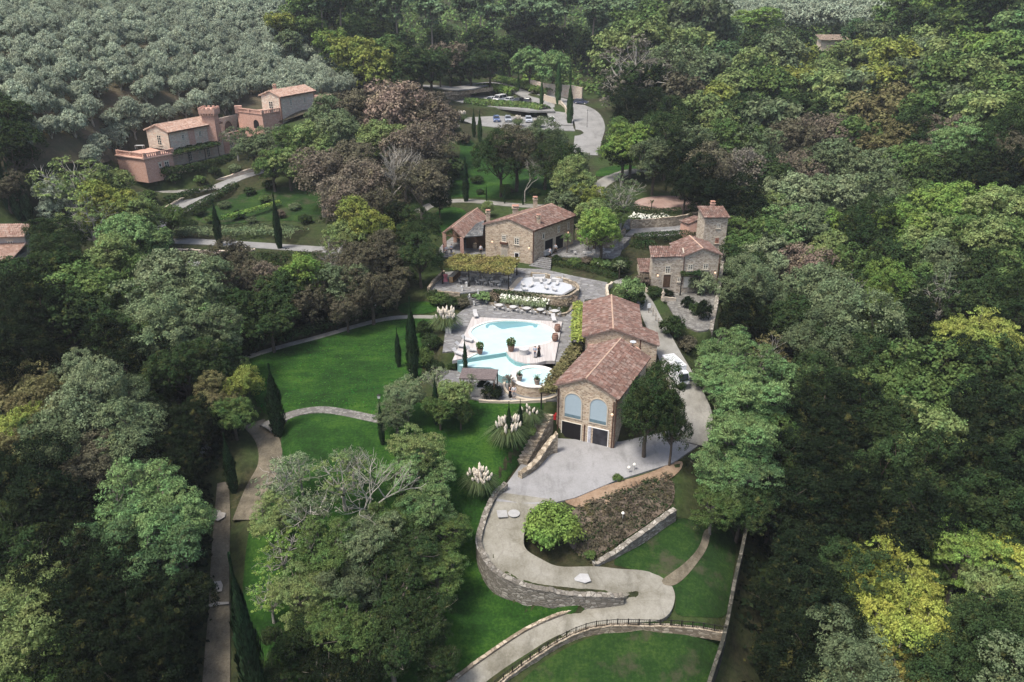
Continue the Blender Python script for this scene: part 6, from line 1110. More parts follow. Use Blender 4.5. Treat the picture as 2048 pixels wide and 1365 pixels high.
hedge('planting_bed', 'reddish shrub border on the left of the white flower bed', [(985, 590, 1.3), (1000, 604, .5)], 1.8, .7, 'pk', .2, 60, 'planting'); hedge('planting_bed', 'reddish shrub border on the right of the white flower bed', [(1110, 605, 1.0), (1135, 610, .9), (1146, 600, 1.2)], 2.4, .8, 'pk', .2, 60, 'planting'); hedge('planting_bed', 'dark green hedge under the wall of the dining terrace', [(985, 586, 1.4), (1050, 592, 1.5), (1110, 598, 1.5)], 1.0, .6, 'dg', .2, 70, 'planting')
fb = hedge('flower_bed', 'sloping bed of white flowers between the two terraces', [(1005, 600, .8), (1050, 605, .8), (1095, 610, .85)], 2.6, .7, 'sg', .18, 110, 'flower bed')
def flowers(parent_pts, w, n, col, size, name, label, z=.5, cat='flowers'):
    P = catmull([W(*p) for p in parent_pts], 6); Cs = []
    for _ in range(n):
        i = rng.integers(len(P)-1); t = rng.random(); c = P[i]*(1-t)+P[i+1]*t; d = P[i+1]-P[i]; nn = np.array([-d[1], d[0], 0])/np.linalg.norm(d); Cs.append(c+nn*(rng.random()-.5)*w+(0, 0, z*(.7+.5*rng.random())))
    V = leaf_quads(np.array(Cs), unit(n)*.5+(0, -.3, 1), size, 1.3); return tag(quads(name, V, col), label, cat, kind='stuff')
def quads(name, V, mat, parent=None):
    o = bpy.data.objects.new(name, quads_mesh(name, V, mat)); COL.objects.link(o)
    if parent: o.parent = parent
    return o
FW = plain('white_petals', (.72, .72, .62), .8, .1)
flowers([(1003, 598, .8), (1050, 603, .8), (1100, 609, .85)], 2.6, 420, FW, .20, 'white_flowers', 'white flowers in the bed between the two terraces', .75)
flowers([(1262, 434, 5.6), (1300, 438, 5.6), (1335, 434, 5.6)], 3.4, 240, FW, .24, 'white_flowers', 'white flowering plants below the red gravel patio', .4)
flowers([(970, 790, -1.4), (995, 785, -1.4)], 1.4, 60, FW, .2, 'white_flowers', 'white roses on the dark bush by the lower terrace', 1.2)
# vine pergolas
def vine(name, label, corners, z, th, n, col, posts, leafs=.26, sag=.0):
    c = [W(x, y, z)[:2] for x, y in corners]; t = thing(name, label, 'pergola'); u = rng.random((n, 2)); P2 = (c[0][None]*(1-u[:, :1])+c[1][None]*u[:, :1])*(1-u[:, 1:])+(c[3][None]*(1-u[:, :1])+c[2][None]*u[:, :1])*u[:, 1:]
    P2 += rng.normal(size=P2.shape)*.16; bump = .18*np.sin(P2[:, 0]*2.1)*np.sin(P2[:, 1]*1.7); P = np.c_[P2, z+bump+th*rng.random(n)*.8]; o = quads('vine_leaves', leaf_quads(P, unit(n)*.6+(0, -.1, 1), leafs, 1.3), LEAF, t); o.color = (*COLS[col], 1)
    m = MB(); k = 9
    for i in range(k+1): a_ = c[0]*(1-i/k)+c[1]*i/k; b_ = c[3]*(1-i/k)+c[2]*i/k; m.tube([(*a_, z-.05), (*b_, z-.05)], .045, 4)
    for i in range(4): a_ = c[0]*(1-i/3)+c[3]*i/3; b_ = c[1]*(1-i/3)+c[2]*i/3; m.tube([(*a_, z-.12), (*b_, z-.12)], .06, 4)
    m.build('trellis', IRON, t)
    for (s_, q_) in posts: p = (c[0]*(1-s_)+c[1]*s_)*(1-q_)+(c[3]*(1-s_)+c[2]*s_)*q_; zg = max(float(H(p[0], p[1])), -6); m = MB(); m.tube([(*p, zg), (*p, z)], .09, 6); m.box((*p, zg+.2), (.3, .3, .2)); m.build('post', IRON, t)
    return t
vine('vine_pergola', 'large olive green vine pergola shading the dining terrace', [(880, 538), (1022, 550), (1040, 519), (908, 511)], 4.3, .5, 6500, 'yg', [(.02, .05), (.4, .05), (.96, .05), (.02, .95), (.4, .95), (.96, .95)])
for o in bpy.data.objects:
    if o.name.startswith('vine_leaves'): o.color = (.165, .16, .055, 1)
vine('vine_pergola', 'yellow green vine pergola along the left wall of the rear hall', [(1143, 684), (1167, 684), (1167, 609), (1147, 609)], 2.4, .6, 2600, 'yg', [(.1, .05), (.1, .5), (.1, .95)])
vine('vine_pergola', 'leaning vine pergola along the left eave of the arched hall', [(1080, 785), (1110, 785), (1166, 692), (1143, 692)], 1.3, .7, 3200, 'og', [(.05, .02), (.05, .5), (.05, .95)])
vt = vine('vine_pergola', 'ivy pergola running along the front of the long villa', [(346, 312), (440, 290), (436, 280), (346, 300)], 12.2, .5, 1500, 'dg', [(.3, .02), (.65, .02), (.95, .02)], .4)
vine('vine_pergola', 'small leafy canopy over the cottage door', [(1362, 552), (1402, 552), (1402, 543), (1362, 543)], 3.6, .4, 700, 'dg', [(.05, .05), (.95, .05)])
# pampas grass, agaves, palms
FLUFF = plain('pampas_plume', (.62, .56, .47), 1, .12)
def pampas(px, py, s, label, n=36, z=None):
    g = G(px, py) if z is None else W(px, py, z); t = thing('pampas_grass', label, 'pampas grass', tuple(g)); m = 900; a = rng.random(m)*6.28; L_ = s*(.7+.5*rng.random(m)); tilt = .25+.85*rng.random(m)
    P0 = np.stack([np.cos(a)*.25*s*.4, np.sin(a)*.25*s*.4, 0*a], 1); mid = P0+np.stack([np.cos(a)*L_*tilt*.45, np.sin(a)*L_*tilt*.45, L_*.85], 1); end = P0+np.stack([np.cos(a)*L_*tilt*.95, np.sin(a)*L_*tilt*.95, L_*(.95-.45*tilt)], 1); wv = np.stack([-np.sin(a), np.cos(a), 0*a], 1)*.035
    V = np.stack([P0-wv, P0+wv, mid+wv*.9, mid-wv*.9, mid-wv, mid+wv, end+wv*.2, end-wv*.2], 1).reshape(-1, 3); o = quads('leaf_blades', V, LEAF, t); o.color = (.075, .11, .05, 1)
    mb = MB(); st = MB()
    for _ in range(n):
        a = rng.random()*6.28; r = s*.62*rng.random()**.7; tip = np.array([math.cos(a)*r, math.sin(a)*r, s*(1.25+.35*rng.random())-r*.35]); b_ = tip-np.array([math.cos(a)*.12, math.sin(a)*.12, .42+.2*rng.random()])*s*.72
        mb.tube([b_, b_*.6+tip*.4, b_*.25+tip*.75, tip], [.03, .10+.02*s, .08+.02*s, .02], 6); st.tube([(0, 0, .3), tuple(b_)], .012, 3)
    mb.build('plumes', FLUFF, t); st.build('stalks', plain('straw_stalk', (.35, .32, .2)), t)
pampas(893, 662, 2.5, 'tall cream pampas grass beside the paving left of the pool', 40); pampas(1016, 890, 2.7, 'cream pampas grass wrapped around the two small cypresses', 40); pampas(960, 985, 2.2, 'white plumed pampas grass on the lower lawn above the winding road', 46); pampas(1060, 850, 2.0, 'green pampas clump with few plumes beside the rough staircase', 9)
for x, y, l_ in ((925, 245, 'pale pampas grass left of the lower car park'), (912, 272, 'pale pampas grass below the russet wood'), (1078, 256, 'pale pampas grass in front of the lower car park'), (1036, 254, 'pale pampas clump between two parked cars')): pampas(x, y, 2.1, l_, 16)
def rosette(name, label, loc, h, L_, n, col, cat='palm', trunk=BARK):
    t = thing(name, label, cat, tuple(loc)); a = rng.random(n)*6.28; el = .1+1.1*rng.random(n); Vs = []
    for ai, ei in zip(a, el):
        d = np.array([math.cos(ai)*math.cos(ei), math.sin(ai)*math.cos(ei), math.sin(ei)]); w_ = np.array([-math.sin(ai), math.cos(ai), 0])*.06*L_; p = np.array([0, 0, h]); q = p+d*L_*.6; e = p+d*L_*.95+np.array([0, 0, -.22*L_]); Vs += [p-w_*.4, p+w_*.4, q+w_, q-w_, q-w_, q+w_, e, e]
    V = np.array(Vs); V = V.reshape(-1, 3); V[7::8] += 1e-3; o = quads('fronds', V, LEAF, t); o.color = (*COLS[col], 1)
    if h > .15: m = MB(); m.tube([(0, 0, -.2), (0, 0, h)], [.1, .08], 6); m.build('stem', trunk, t)
    return t
rosette('palm_tree', 'small palm on a thin trunk at the corner of the farmhouse', W(1134, 506, 3), 2.4, 1.5, 40, 'fg'); rosette('palm_tree', 'small pale palm beside the couple at the round pool', W(1018, 785, -1.4), 1.7, 1.1, 36, 'gy'); rosette('palm_tree', 'spiky palm at the paved road bend', W(1238, 556, 2), 1.9, 1.5, 44, 'sg')
rosette('agave', 'grey spiky agave in the hedge above the cottage roof', W(1335, 483, 3.6), .1, 1.3, 26, 'sg', 'agave'); rosette('palm', 'small palm at the front edge of the red gravel patio', W(1303, 416, 6), .8, 1.1, 24, 'dg'); rosette('agave', 'agave right of the bench steps', W(1305, 476, 4.2), .4, 1.0, 22, 'mg', 'agave')
finish_labels()
# ---------------------------------------------------------------- furniture
WF = plain('white_metal_furniture', (.42, .42, .415), .5, .04); TERRA = plain('terracotta_pot', (.19, .115, .09), .9, .2); CLOTH = plain('white_cushion', (.42, .42, .42), .9, .04)
def make_table(r=.55):
    t = thing('round_table', None, 'table'); m = MB(); m.lathe([(r, .71), (r+.01, .74), (r-.02, .76)], n=18); m.build('tabletop', WF, t)
    for k in range(3): a = k*2.09; m = MB(); m.tube([(.08*math.cos(a), .08*math.sin(a), .7), (.12*math.cos(a), .12*math.sin(a), .3), (.36*math.cos(a), .36*math.sin(a), 0)], .035, 5); m.build('leg', WF, t)
    return t
def make_chair():
    t = thing('garden_chair', None, 'chair'); m = MB(); m.box((0, 0, .45), (.44, .44, .04)); m.build('seat', WF, t)
    m = MB(); m.tube([(-.2, .2, .45), (-.2, .26, .75), (-.1, .28, .9), (.1, .28, .9), (.2, .26, .75), (.2, .2, .45)], .025, 5)
    for x in (-.12, -.04, .04, .12): m.tube([(x, .21, .47), (x, .28, .88)], .014, 4)
    m.build('backrest', WF, t)
    for sx in (-1, 1):
        for sy in (-1, 1): m = MB(); m.tube([(sx*.19, sy*.19, .45), (sx*.21, sy*.22, 0)], .022, 4); m.build('leg', WF, t)
    return t
def make_lounge():
    t = thing('sun_lounger', None, 'lounger'); m = MB(); m.box((0, -.3, .3), (.62, 1.3, .05)); m.build('frame', WF, t); m = MB(); m.box((0, -.3, .37), (.58, 1.28, .09)); m.build('cushion', CLOTH, t)
    m = MB(); m.hexa([(-.3, .32, .34), (.3, .32, .34), (.3, .4, .3), (-.3, .4, .3), (-.3, .78, .78), (.3, .78, .78), (.3, .86, .72), (-.3, .86, .72)]); m.build('backrest', CLOTH, t)
    for sx in (-1, 1):
        for y in (-.88, .3): m = MB(); m.box((sx*.27, y, .14), (.05, .05, .28)); m.build('leg', WF, t)
    return t
PT, PC, PL = make_table(), make_chair(), make_lounge(); used = set()
def setp(proto, label, loc, rz, group):
    if proto.name not in used: used.add(proto.name); proto['label'] = label; proto['group'] = group; proto.location = loc; proto.rotation_euler = (0, 0, rz); CH.setdefault(proto.name, [(c, kids(c)) for c in kids(proto)]); return proto
    return copy_tree(proto, loc, rz, label, group)
def chair_at(c, a, r, label, group, z): return setp(PC, label, (c[0]+r*math.cos(a), c[1]+r*math.sin(a), z), a-math.pi/2, group)
ON = ['first', 'second', 'third', 'fourth', 'fifth', 'sixth', 'seventh', 'eighth']
for i, (px, py) in enumerate([(998.6, 610), (1026, 613.4), (1053.5, 616.3), (1080.5, 618.7), (1109.5, 621.6)]):
    c = W(px, py, .75); g = 'tables along the flower bed'; pos = ON[i]+' from the left along the flower bed'; setp(PT, 'white round table, '+pos, (c[0], c[1], .005), 0, g)
    for a, w_ in ((3.5, 'left'), (5.5, 'right'), (.9, 'rear right'), (2.2, 'rear left')):
        if w_ == 'rear left' and i % 2: continue
        chair_at(c, a, .85, f'white chair on the {w_} side of the {ON[i]} table by the flower bed', 'chairs along the flower bed', .005)
for i, (px, py) in enumerate([(930.6, 558), (947, 551), (965, 560), (977, 552), (992, 563), (1013, 555)]):
    c = W(px, py, 2.45); pos = ON[i]+' from the left under the vine pergola'; setp(PT, 'white round table, '+pos, (c[0], c[1], 1.72), 0, 'tables under the vine pergola')
    for a, w_ in ((3.6, 'left'), (5.3, 'right'), (.8, 'rear right'), (2.3, 'rear left')): chair_at(c, a, .85, f'white chair on the {w_} of the {ON[i]} pergola table', 'chairs under the vine pergola', 1.72)
for i, (px, py, rz) in enumerate([(1046, 572, .3), (1063, 574, -.6), (1082, 566, .1), (1098, 568, -.4), (1092, 578, .4), (1114.5, 570, -.2), (1108, 582, .6), (1048, 582, 1.4)]):
    c = W(px, py, 1.72); _l = setp(PL, 'low white lounge seat, '+ON[i]+' counted from the left on the white lounge terrace', (c[0], c[1], 1.74), rz, 'lounge seats on the white terrace'); _l.scale = (.72, .62, .8)
for (px, py, rz, l_) in ((934, 683, 1.0, 'white lounger beside the slim cypress, nearest the pool edge'), (923, 696, 1.2, 'white lounger left of the slim cypress on the deck'), (945, 704, 1.3, 'white lounger right of the slim cypress near the small pot'), (916, 710, .9, 'white lounger at the lower left deck corner'), (951, 633, .2, 'white lounger at the upper left deck corner'), (1107, 641, .1, 'white lounger at the upper right deck edge')):
    c = W(px, py, .3); setp(PL, l_, (c[0], c[1], .31), rz, 'loungers on the pool deck').scale = (1, 1, 1)
for i, (px, py, rz) in enumerate([(1150, 510, .2), (1168, 510, -.3), (1188, 510, .2), (1206, 503, 2.8), (1224, 506, -.8), (1207, 512, .5)]):
    c = W(px, py, 3.0); setp(PC, 'white chair, '+ON[i]+' from the left on the small garden terrace', (c[0], c[1], 3.03), rz, 'chairs on the garden terrace')
for px, py, l_ in ((1177, 506, 'dark centred white table between the chairs of the garden terrace'), (1215, 505, 'small white table at the foot of the garden steps')): c = W(px, py, 3.7); setp(PT, l_, (c[0], c[1], 3.03), 0, 'tables on the garden terrace')
for px, py, l_, rz in ((393, 905, 'left white garden chair in the shaded wood', .4), (405, 912, 'middle white garden chair in the shaded wood', -.3), (418, 904, 'right white garden chair in the shaded wood', .9)): g = G(px, py); setp(PC, l_, tuple(g), rz, 'chairs in the shaded wood')
c = W(1048, 698, 1.0); t = thing('round_table', 'white cloth covered round table on the deck beside the big potted plant', 'table', (c[0], c[1], .31)); m = MB(); m.lathe([(.62, 0), (.6, .4), (.7, .74), (.69, .77)], n=20); m.build('tablecloth', CLOTH, t); m = MB(); m.tube([(0, 0, 0), (0, 0, .7)], .05); m.build('pedestal', WF, t)
c = W(891, 557, 2.2); t = thing('cocktail_table', 'tall cocktail table under a pink cloth at the left of the dining terrace', 'table', (c[0], c[1], 1.72)); m = MB(); PINK = plain('pink_cloth', (.62, .22, .25), .8, .1)
m.lathe([(.42, 0), (.28, .3), (.22, .65), (.42, 1.02), (.42, 1.06)], n=14); m.build('tablecloth', PINK, t); m = MB(); m.tube([(0, 0, 0), (0, 0, 1)], .04); m.build('pole', IRON, t)
p0, p1 = W(902, 560, 2.2), W(918, 545, 2.2); d_ = (p1-p0)[:2]; an = math.atan2(d_[1], d_[0]); c = (p0+p1)/2; L_ = np.linalg.norm(d_); t = thing('bar_counter', 'ochre wooden bar counter at the left under the vine pergola', 'counter', (c[0], c[1], 1.72), an)
m = MB(); m.box((0, 0, .5), (L_, .6, 1.0)); m.build('body', plain('ochre_wood', (.42, .26, .13), .7, .2), t); m = MB(); m.box((0, 0, 1.04), (L_+.15, .75, .06)); m.build('top', plain('pale_counter', (0, 0, 0)), t)
for i in range(4): m = MB(); m.box((-L_/2+(i+.5)*L_/4, -.31, .5), (L_/4-.15, .03, .75)); m.build('panel', WOOD, t)
def sofa(px, py, rz, label, z=1.72, w=2.0):
    c = W(px, py, z+.4); t = thing('daybed', label, 'daybed', (c[0], c[1], z+.01), rz, 'daybeds on the lounge terrace'); m = MB(); m.box((0, 0, .2), (w, .9, .3)); m.build('base', WF, t); m = MB(); m.box((0, -.03, .42), (w-.1, .8, .14)); m.build('cushion', CLOTH, t); m = MB(); m.box((0, .42, .62), (w, .12, .6)); m.build('backrest', CLOTH, t)
    for x in (-.9, .9): m = MB(); m.box((x*w/2, 0, .5), (.12, .85, .35)); m.build('armrest', CLOTH, t)
sofa(1078, 557, .05, 'left white daybed at the back of the lounge terrace'); sofa(1113, 558, -.1, 'right white daybed at the back of the lounge terrace')
tag(slab('lounge_floor', [W(x, y, 1.735) for x, y in [(1042, 557), (1068, 554), (1105, 556), (1130, 562), (1143, 570), (1145, 577), (1124, 589), (1060, 584), (1023, 580)]], plain('pale_lounge_floor', (.40, .42, .45), .8, .06), .03), kind='structure')
for k, t0 in enumerate((0, .25, .5)):
    a_, b_ = W(1017+k*3.5, 580, 1.735), W(1038+k*3.5, 556, 1.735); m = MB(); d_ = (b_-a_)[:2]; m.box((*((a_+b_)/2)[:2], 1.78+.08*(0)), (np.linalg.norm(d_), .3, .09), math.atan2(d_[1], d_[0])); tag(m.build('terrace_step', TRIM), ['left', 'middle', 'right'][k]+' stone step edge between the dining floor and the lounge floor', 'step')
def bench(px, py, rz, label):
    c = W(px, py, 4.8); t = thing('garden_bench', label, 'bench', (c[0], c[1], 4.41), rz, 'white benches'); m = MB(); m.box((0, 0, .45), (1.9, .5, .05)); m.build('seat', WF, t); m = MB(); m.box((0, .24, .98), (1.9, .05, .08)); m.tube([(-.9, .24, .98), (-.3, .24, 1.08), (0, .24, 1.2), (.3, .24, 1.08), (.9, .24, .98)], .03, 4)
    for i in range(13): x = -.9+i*.15; m.box((x, .24, .72), (.04, .04, .5))
    m.build('backrest', WF, t)
    for sx in (-.9, .9):
        m = MB(); m.tube([(sx, .24, .75), (sx, -.22, .72), (sx, -.24, .45)], .025, 4); m.build('armrest', WF, t)
        for sy in (-.2, .22): m = MB(); m.box((sx, sy, .22), (.06, .06, .44)); m.build('leg', WF, t)
bench(1303, 450, 0, 'white garden bench against the stone wall'); bench(1333, 462, 3.3, 'white garden bench seen from behind near the dark hedge')
def pot(px, py, z, label, s=1.0, plant='mg', kind='bush', mat=TERRA):
    c = W(px, py, z+.4); t = thing('potted_plant' if plant else 'terracotta_urn', label, 'pot', (c[0], c[1], z)); m = MB()
    if plant: m.lathe([(.26*s, 0), (.3*s, .1*s), (.42*s, .62*s), (.46*s, .68*s), (.46*s, .74*s), (.38*s, .74*s), (.36*s, .6*s)], n=16)
    else: m.lathe([(.28*s, 0), (.45*s, .2*s), (.58*s, .6*s), (.54*s, .95*s), (.4*s, 1.15*s), (.46*s, 1.25*s), (.4*s, 1.26*s), (.34*s, 1.1*s)], n=18)
    m.build('pot', mat, t)
    if plant and kind == 'bush':
        P = unit(420)*np.array([.55, .55, .5])*s*(.5+.5*rng.random((420, 1)))+(0, 0, 1.2*s); o = quads('foliage', leaf_quads(P, unit(420)+(0, 0, .5), .2*s), LEAF, t); o.color = (*COLS[plant], 1); P = unit(16)*.5*s+(0, 0, 1.3*s); quads('flowers', leaf_quads(P, unit(16)+(0, -1, .5), .12*s), FW, t)
    elif plant:
        a = rng.random(26)*6.28; el = .3+1.1*rng.random(26); Vs = []
        for ai, ei in zip(a, el): d = np.array([math.cos(ai)*math.cos(ei), math.sin(ai)*math.cos(ei), math.sin(ei)]); w_ = np.array([-math.sin(ai), math.cos(ai), 0])*.07*s; p = np.array([0, 0, .68*s]); Vs += [p-w_, p+w_, p+d*.75*s+w_*.2, p+d*.75*s-w_*.2]
        o = quads('blades', np.array(Vs), LEAF, t); o.color = (*COLS[plant], 1)
    return t
GREYP = plain('grey_stone_urn', (.24, .2, .175), .9, .2)
pot(1022, 697, .31, 'large terracotta pot with flowering bush at the pool corner', 1.15); pot(960, 702, .31, 'terracotta pot with bush beside the loungers on the deck', 1.0); pot(1115, 658, .31, 'upper of the two big empty terracotta urns on the deck', .82, None); pot(1110, 677, .31, 'lower of the two big empty terracotta urns on the deck', .85, None)
pot(1039, 755, .06, 'left stone urn with spiky agave on the round pool rim', .95, 'bl', 'agave', GREYP); pot(1074, 763, .06, 'right stone urn with spiky agave on the round pool rim', .95, 'bl', 'agave', GREYP)
def lantern(px, py, z, label, h=.75):
    c = W(px, py, z); t = thing('lantern', label, 'lantern', (c[0], c[1], z), 0, 'white lanterns'); w = h*.36; m = MB(); m.box((0, 0, .04), (w, w, .08))
    for sx in (-1, 1):
        for sy in (-1, 1): m.box((sx*w*.44, sy*w*.44, h*.4), (.04, .04, h*.7))
    m.build('frame', WF, t); m = MB(); m.box((0, 0, h*.4), (w*.74, w*.74, h*.62)); m.build('glass', plain('milky_glass', (.7, .68, .62), .3), t); m = MB(); m.box((0, 0, h*.86), (w*1.05, w*1.05, h*.2), taper=.35); m.build('roof', WF, t); m = MB(); m.tube([(-.05, 0, h*.95), (0, 0, h*1.1), (.05, 0, h*.95)], .012, 4); m.build('handle', WF, t)
for px, py, z, l_, h in ((894, 667, 0, 'left tall white lantern at the paving edge by the pampas grass', 1.1), (900, 667, 0, 'right tall white lantern at the paving edge by the pampas grass', 1.1), (948, 611, .1, 'white lantern left of the bottom step', .75), (973, 606, .1, 'white lantern right of the bottom step', .75), (978, 603, .1, 'white lantern behind the one right of the bottom step', .75), (939, 596, .9, 'white lantern halfway up the left of the terrace steps', .7), (956, 588, 1.5, 'white lantern halfway up the right of the terrace steps', .8), (924, 582, 1.72, 'white lantern at the top left of the terrace steps', .9), (933, 574, 1.72, 'white lantern at the top right of the terrace steps', .9)): lantern(px, py, z, l_, h)
def garden_light(px, py, label, z=None, h=.7):
    g = G(px, py) if z is None else W(px, py, z); t = thing('garden_light', label, 'lamp', tuple(g), 0, 'small garden lights'); m = MB(); m.tube([(0, 0, 0), (0, 0, h)], .04, 5); m.build('stem', WF, t); m = MB(); m.lathe([(.05, h), (.16, h+.08), (.18, h+.18), (.1, h+.3), (.02, h+.33)], n=8); m.build('lamp_shade', LAMPW, t)
LAMPW = plain('white_lamp_globe', (.8, .78, .7), .4)
for px, py, l_ in ((766, 606, 'white garden light in front of the dark bed above the small lawn'), (857, 690, 'white garden light in the bed beside the pool paving'), (820, 752, 'white garden light at the foot of the tallest cypress'), (752, 622, 'low white garden light left along the planting bed'), (1245, 1040, 'white garden light on the dry scrub bank'), (1257, 948, 'left spot lamp on the orange bank'), (1268, 942, 'right spot lamp on the orange bank'), (1196, 537, 'white garden light in the bushes by the paved road'), (1371, 385, 'white garden light behind the red gravel patio')): garden_light(px, py, l_)
def street_lamp(px, py, label, z, h=3.2):
    g = W(px, py, z); t = thing('street_lamp', label, 'street lamp', tuple(g), 0, 'street lamps'); m = MB(); m.tube([(0, 0, 0), (0, 0, .5), (0, 0, h)], [.09, .05, .04], 6); m.build('post', IRON, t); m = MB(); m.box((0, 0, h+.2), (.28, .28, .36), taper=1.3); m.build('lantern_head', LAMPW, t); m = MB(); m.box((0, 0, h+.45), (.42, .42, .14), taper=.3); m.build('cap', IRON, t)
street_lamp(1201, 500, 'black lamp post at the foot of the curved wall on the garden terrace', 3.0, 3.0); street_lamp(1177, 500, 'black lamp post left of the curved wall on the garden terrace', 3.0, 3.2); street_lamp(1174, 255, 'thin dark lamp post standing in the wide parking lane', 9.3, 4); street_lamp(762, 845, 'black lamp post at the right end of the stone lawn path', -1.8, 3.2)
# statue, sign, timber fence
g = W(1325, 602, .7); t = thing('garden_statue', 'small pale stone statue on the kerb in front of the cottage', 'statue', tuple(g)); m = MB(); m.box((0, 0, .3), (.5, .5, .6)); m.build('pedestal', TRIM, t); m = MB(); m.lathe([(.22, .6), (.2, .9), (.13, 1.15), (.2, 1.35), (.16, 1.5), (.06, 1.56), (.11, 1.66), (.1, 1.76), (.03, 1.82)], n=10); m.tube([(.16, 0, 1.45), (.26, -.1, 1.2), (.1, -.18, 1.1)], .05, 5); m.tube([(-.16, 0, 1.45), (-.26, -.1, 1.2), (-.1, -.18, 1.1)], .05, 5); m.build('figure', TRIM, t)
g = W(1297, 628, .3); t = thing('notice_board', 'small white notice board on a post beside the service lane', 'sign', tuple(g), .2); m = MB(); m.box((0, 0, .6), (.06, .06, 1.2)); m.build('post', WOOD, t); m = MB(); m.box((0, -.05, 1.3), (.55, .04, .7)); m.build('board', WHITE, t)
def timber_fence(name, label, pts, h, n, rails, mat, cat='fence', pick=0, pts_px=True):
    P = catmull([W(*p) if pts_px else p for p in pts], 4); t = thing(name, label, cat); cum = np.r_[0, np.cumsum([np.linalg.norm(P[i+1]-P[i]) for i in range(len(P)-1)])]
    def at(s): i = min(np.searchsorted(cum, s, side='right')-1, len(P)-2); k = (s-cum[i])/(cum[i+1]-cum[i]+1e-9); return P[i]*(1-k)+P[i+1]*k
    for i in range(n): p = at(cum[-1]*i/(n-1)); m = MB(); m.box((p[0], p[1], p[2]+h/2), (.09, .09, h+.1)); m.build('post', mat, t)
    for zr in rails: m = MB(); m.tube([tuple(p+(0, 0, zr)) for p in P], .03, 4); m.build('rail', mat, t)
    if pick:
        m = MB(); k = int(cum[-1]/pick)
        for i in range(k): p = at(cum[-1]*i/k); m.box((p[0], p[1], p[2]+h/2), (.025, .025, h-.05))
        m.build('pickets', mat, t)
    return t
timber_fence('timber_fence', 'rustic timber fence beside the service lane behind the rear hall', [(1300, 622, .5), (1312, 642, .4), (1322, 662, .2)], 1.1, 5, (.5, 1.0), plain('weathered_fence_wood', (.3, .26, .21), .9, .2))
_rr = offset_line(SR_R[72:], -.35*SGN, .05)[::-3]; _tail = [W(1290, 1252, -9.35), W(1345, 1253, -9.35), W(1400, 1258, -9.45), W(1450, 1266, -9.55)]
timber_fence('iron_railing', 'low black iron railing following the right edge of the winding road', _rr+_tail, .75, 26, (.12, .72), IRON, 'railing', .2, pts_px=False)
wall('road_kerb', 'stone kerb under the iron railing along the winding road', [p-(0, 0, .02) for p in _rr+_tail], .35, .9, GARDEN, cat='kerb', rag=.02, world=True)
wall('road_kerb', 'low stone kerb on the left side of the lower road', offset_line(SR_L[66:], .2*SGN, .1)[::3], .3, .8, GARDEN, cat='kerb', rag=.02, world=True)
# covers and patches in the paving
def flat(name, label, pts, z, mat, cat, dz=.02): P = [W(x, y, z) for x, y in pts]; return tag(slab(name, [(p[0], p[1], p[2]+dz) for p in P], mat, .05), label, cat)
flat('square_manhole', 'square pale manhole cover on the winding road', [(993, 1023), (1013, 1022), (1016, 1036), (996, 1037)], -5.6, plain('pale_cover', (.30, .30, .295), .8), 'manhole', .12)
flat('round_manhole', 'round pale manhole cover beside the square one', [(1028+12*math.cos(a), 1029+7.6*math.sin(a)) for a in np.linspace(0, 6.28, 20)[:-1][::-1]], -5.6, plain('pale_cover2', (.32, .32, .315), .8), 'manhole', .14)
flat('stone_slab', 'pale flat slab lying on the winding road near the wall end', [(1148, 1158), (1160, 1149), (1176, 1150), (1182, 1164), (1170, 1168), (1150, 1163)], -7.95, plain('pale_cover3', (.36, .36, .36), .8), 'slab', .12)
for pts, l_, zz in (([(420, 1038), (430, 1024), (436, 1012), (442, 1026), (452, 1028), (450, 1036), (436, 1044)], 'pale worn patch at the upper part of the dirt track', -5.5), ([(422, 1180), (428, 1165), (440, 1160), (446, 1172), (444, 1184), (430, 1188)], 'pale round patch halfway down the dirt track', -7.0), ([(412, 1213), (435, 1206), (458, 1206), (458, 1210), (436, 1212), (414, 1217)], 'pale stone threshold lying across the dirt track', -7.25)): flat('stone_patch', l_, pts[::-1], zz, plain('pale_patch', (.30, .28, .25), .9, .15), 'stone patch', .12)
# barrel in the barn
c = W(950, 497, 2.6); t = thing('wine_barrel', 'pale wooden barrel standing inside the open barn', 'barrel', (c[0], c[1], 2.52)); m = MB(); m.lathe([(.3, 0), (.38, .3), (.4, .5), (.38, .7), (.3, 1.0)], n=14); m.build('staves', plain('pale_barrel_wood', (.45, .36, .26), .8), t)
for z_ in (.2, .8): m = MB(); m.lathe([(.36, z_-.03), (.38, z_), (.36, z_+.03)], n=14); m.build('hoop', IRON, t)
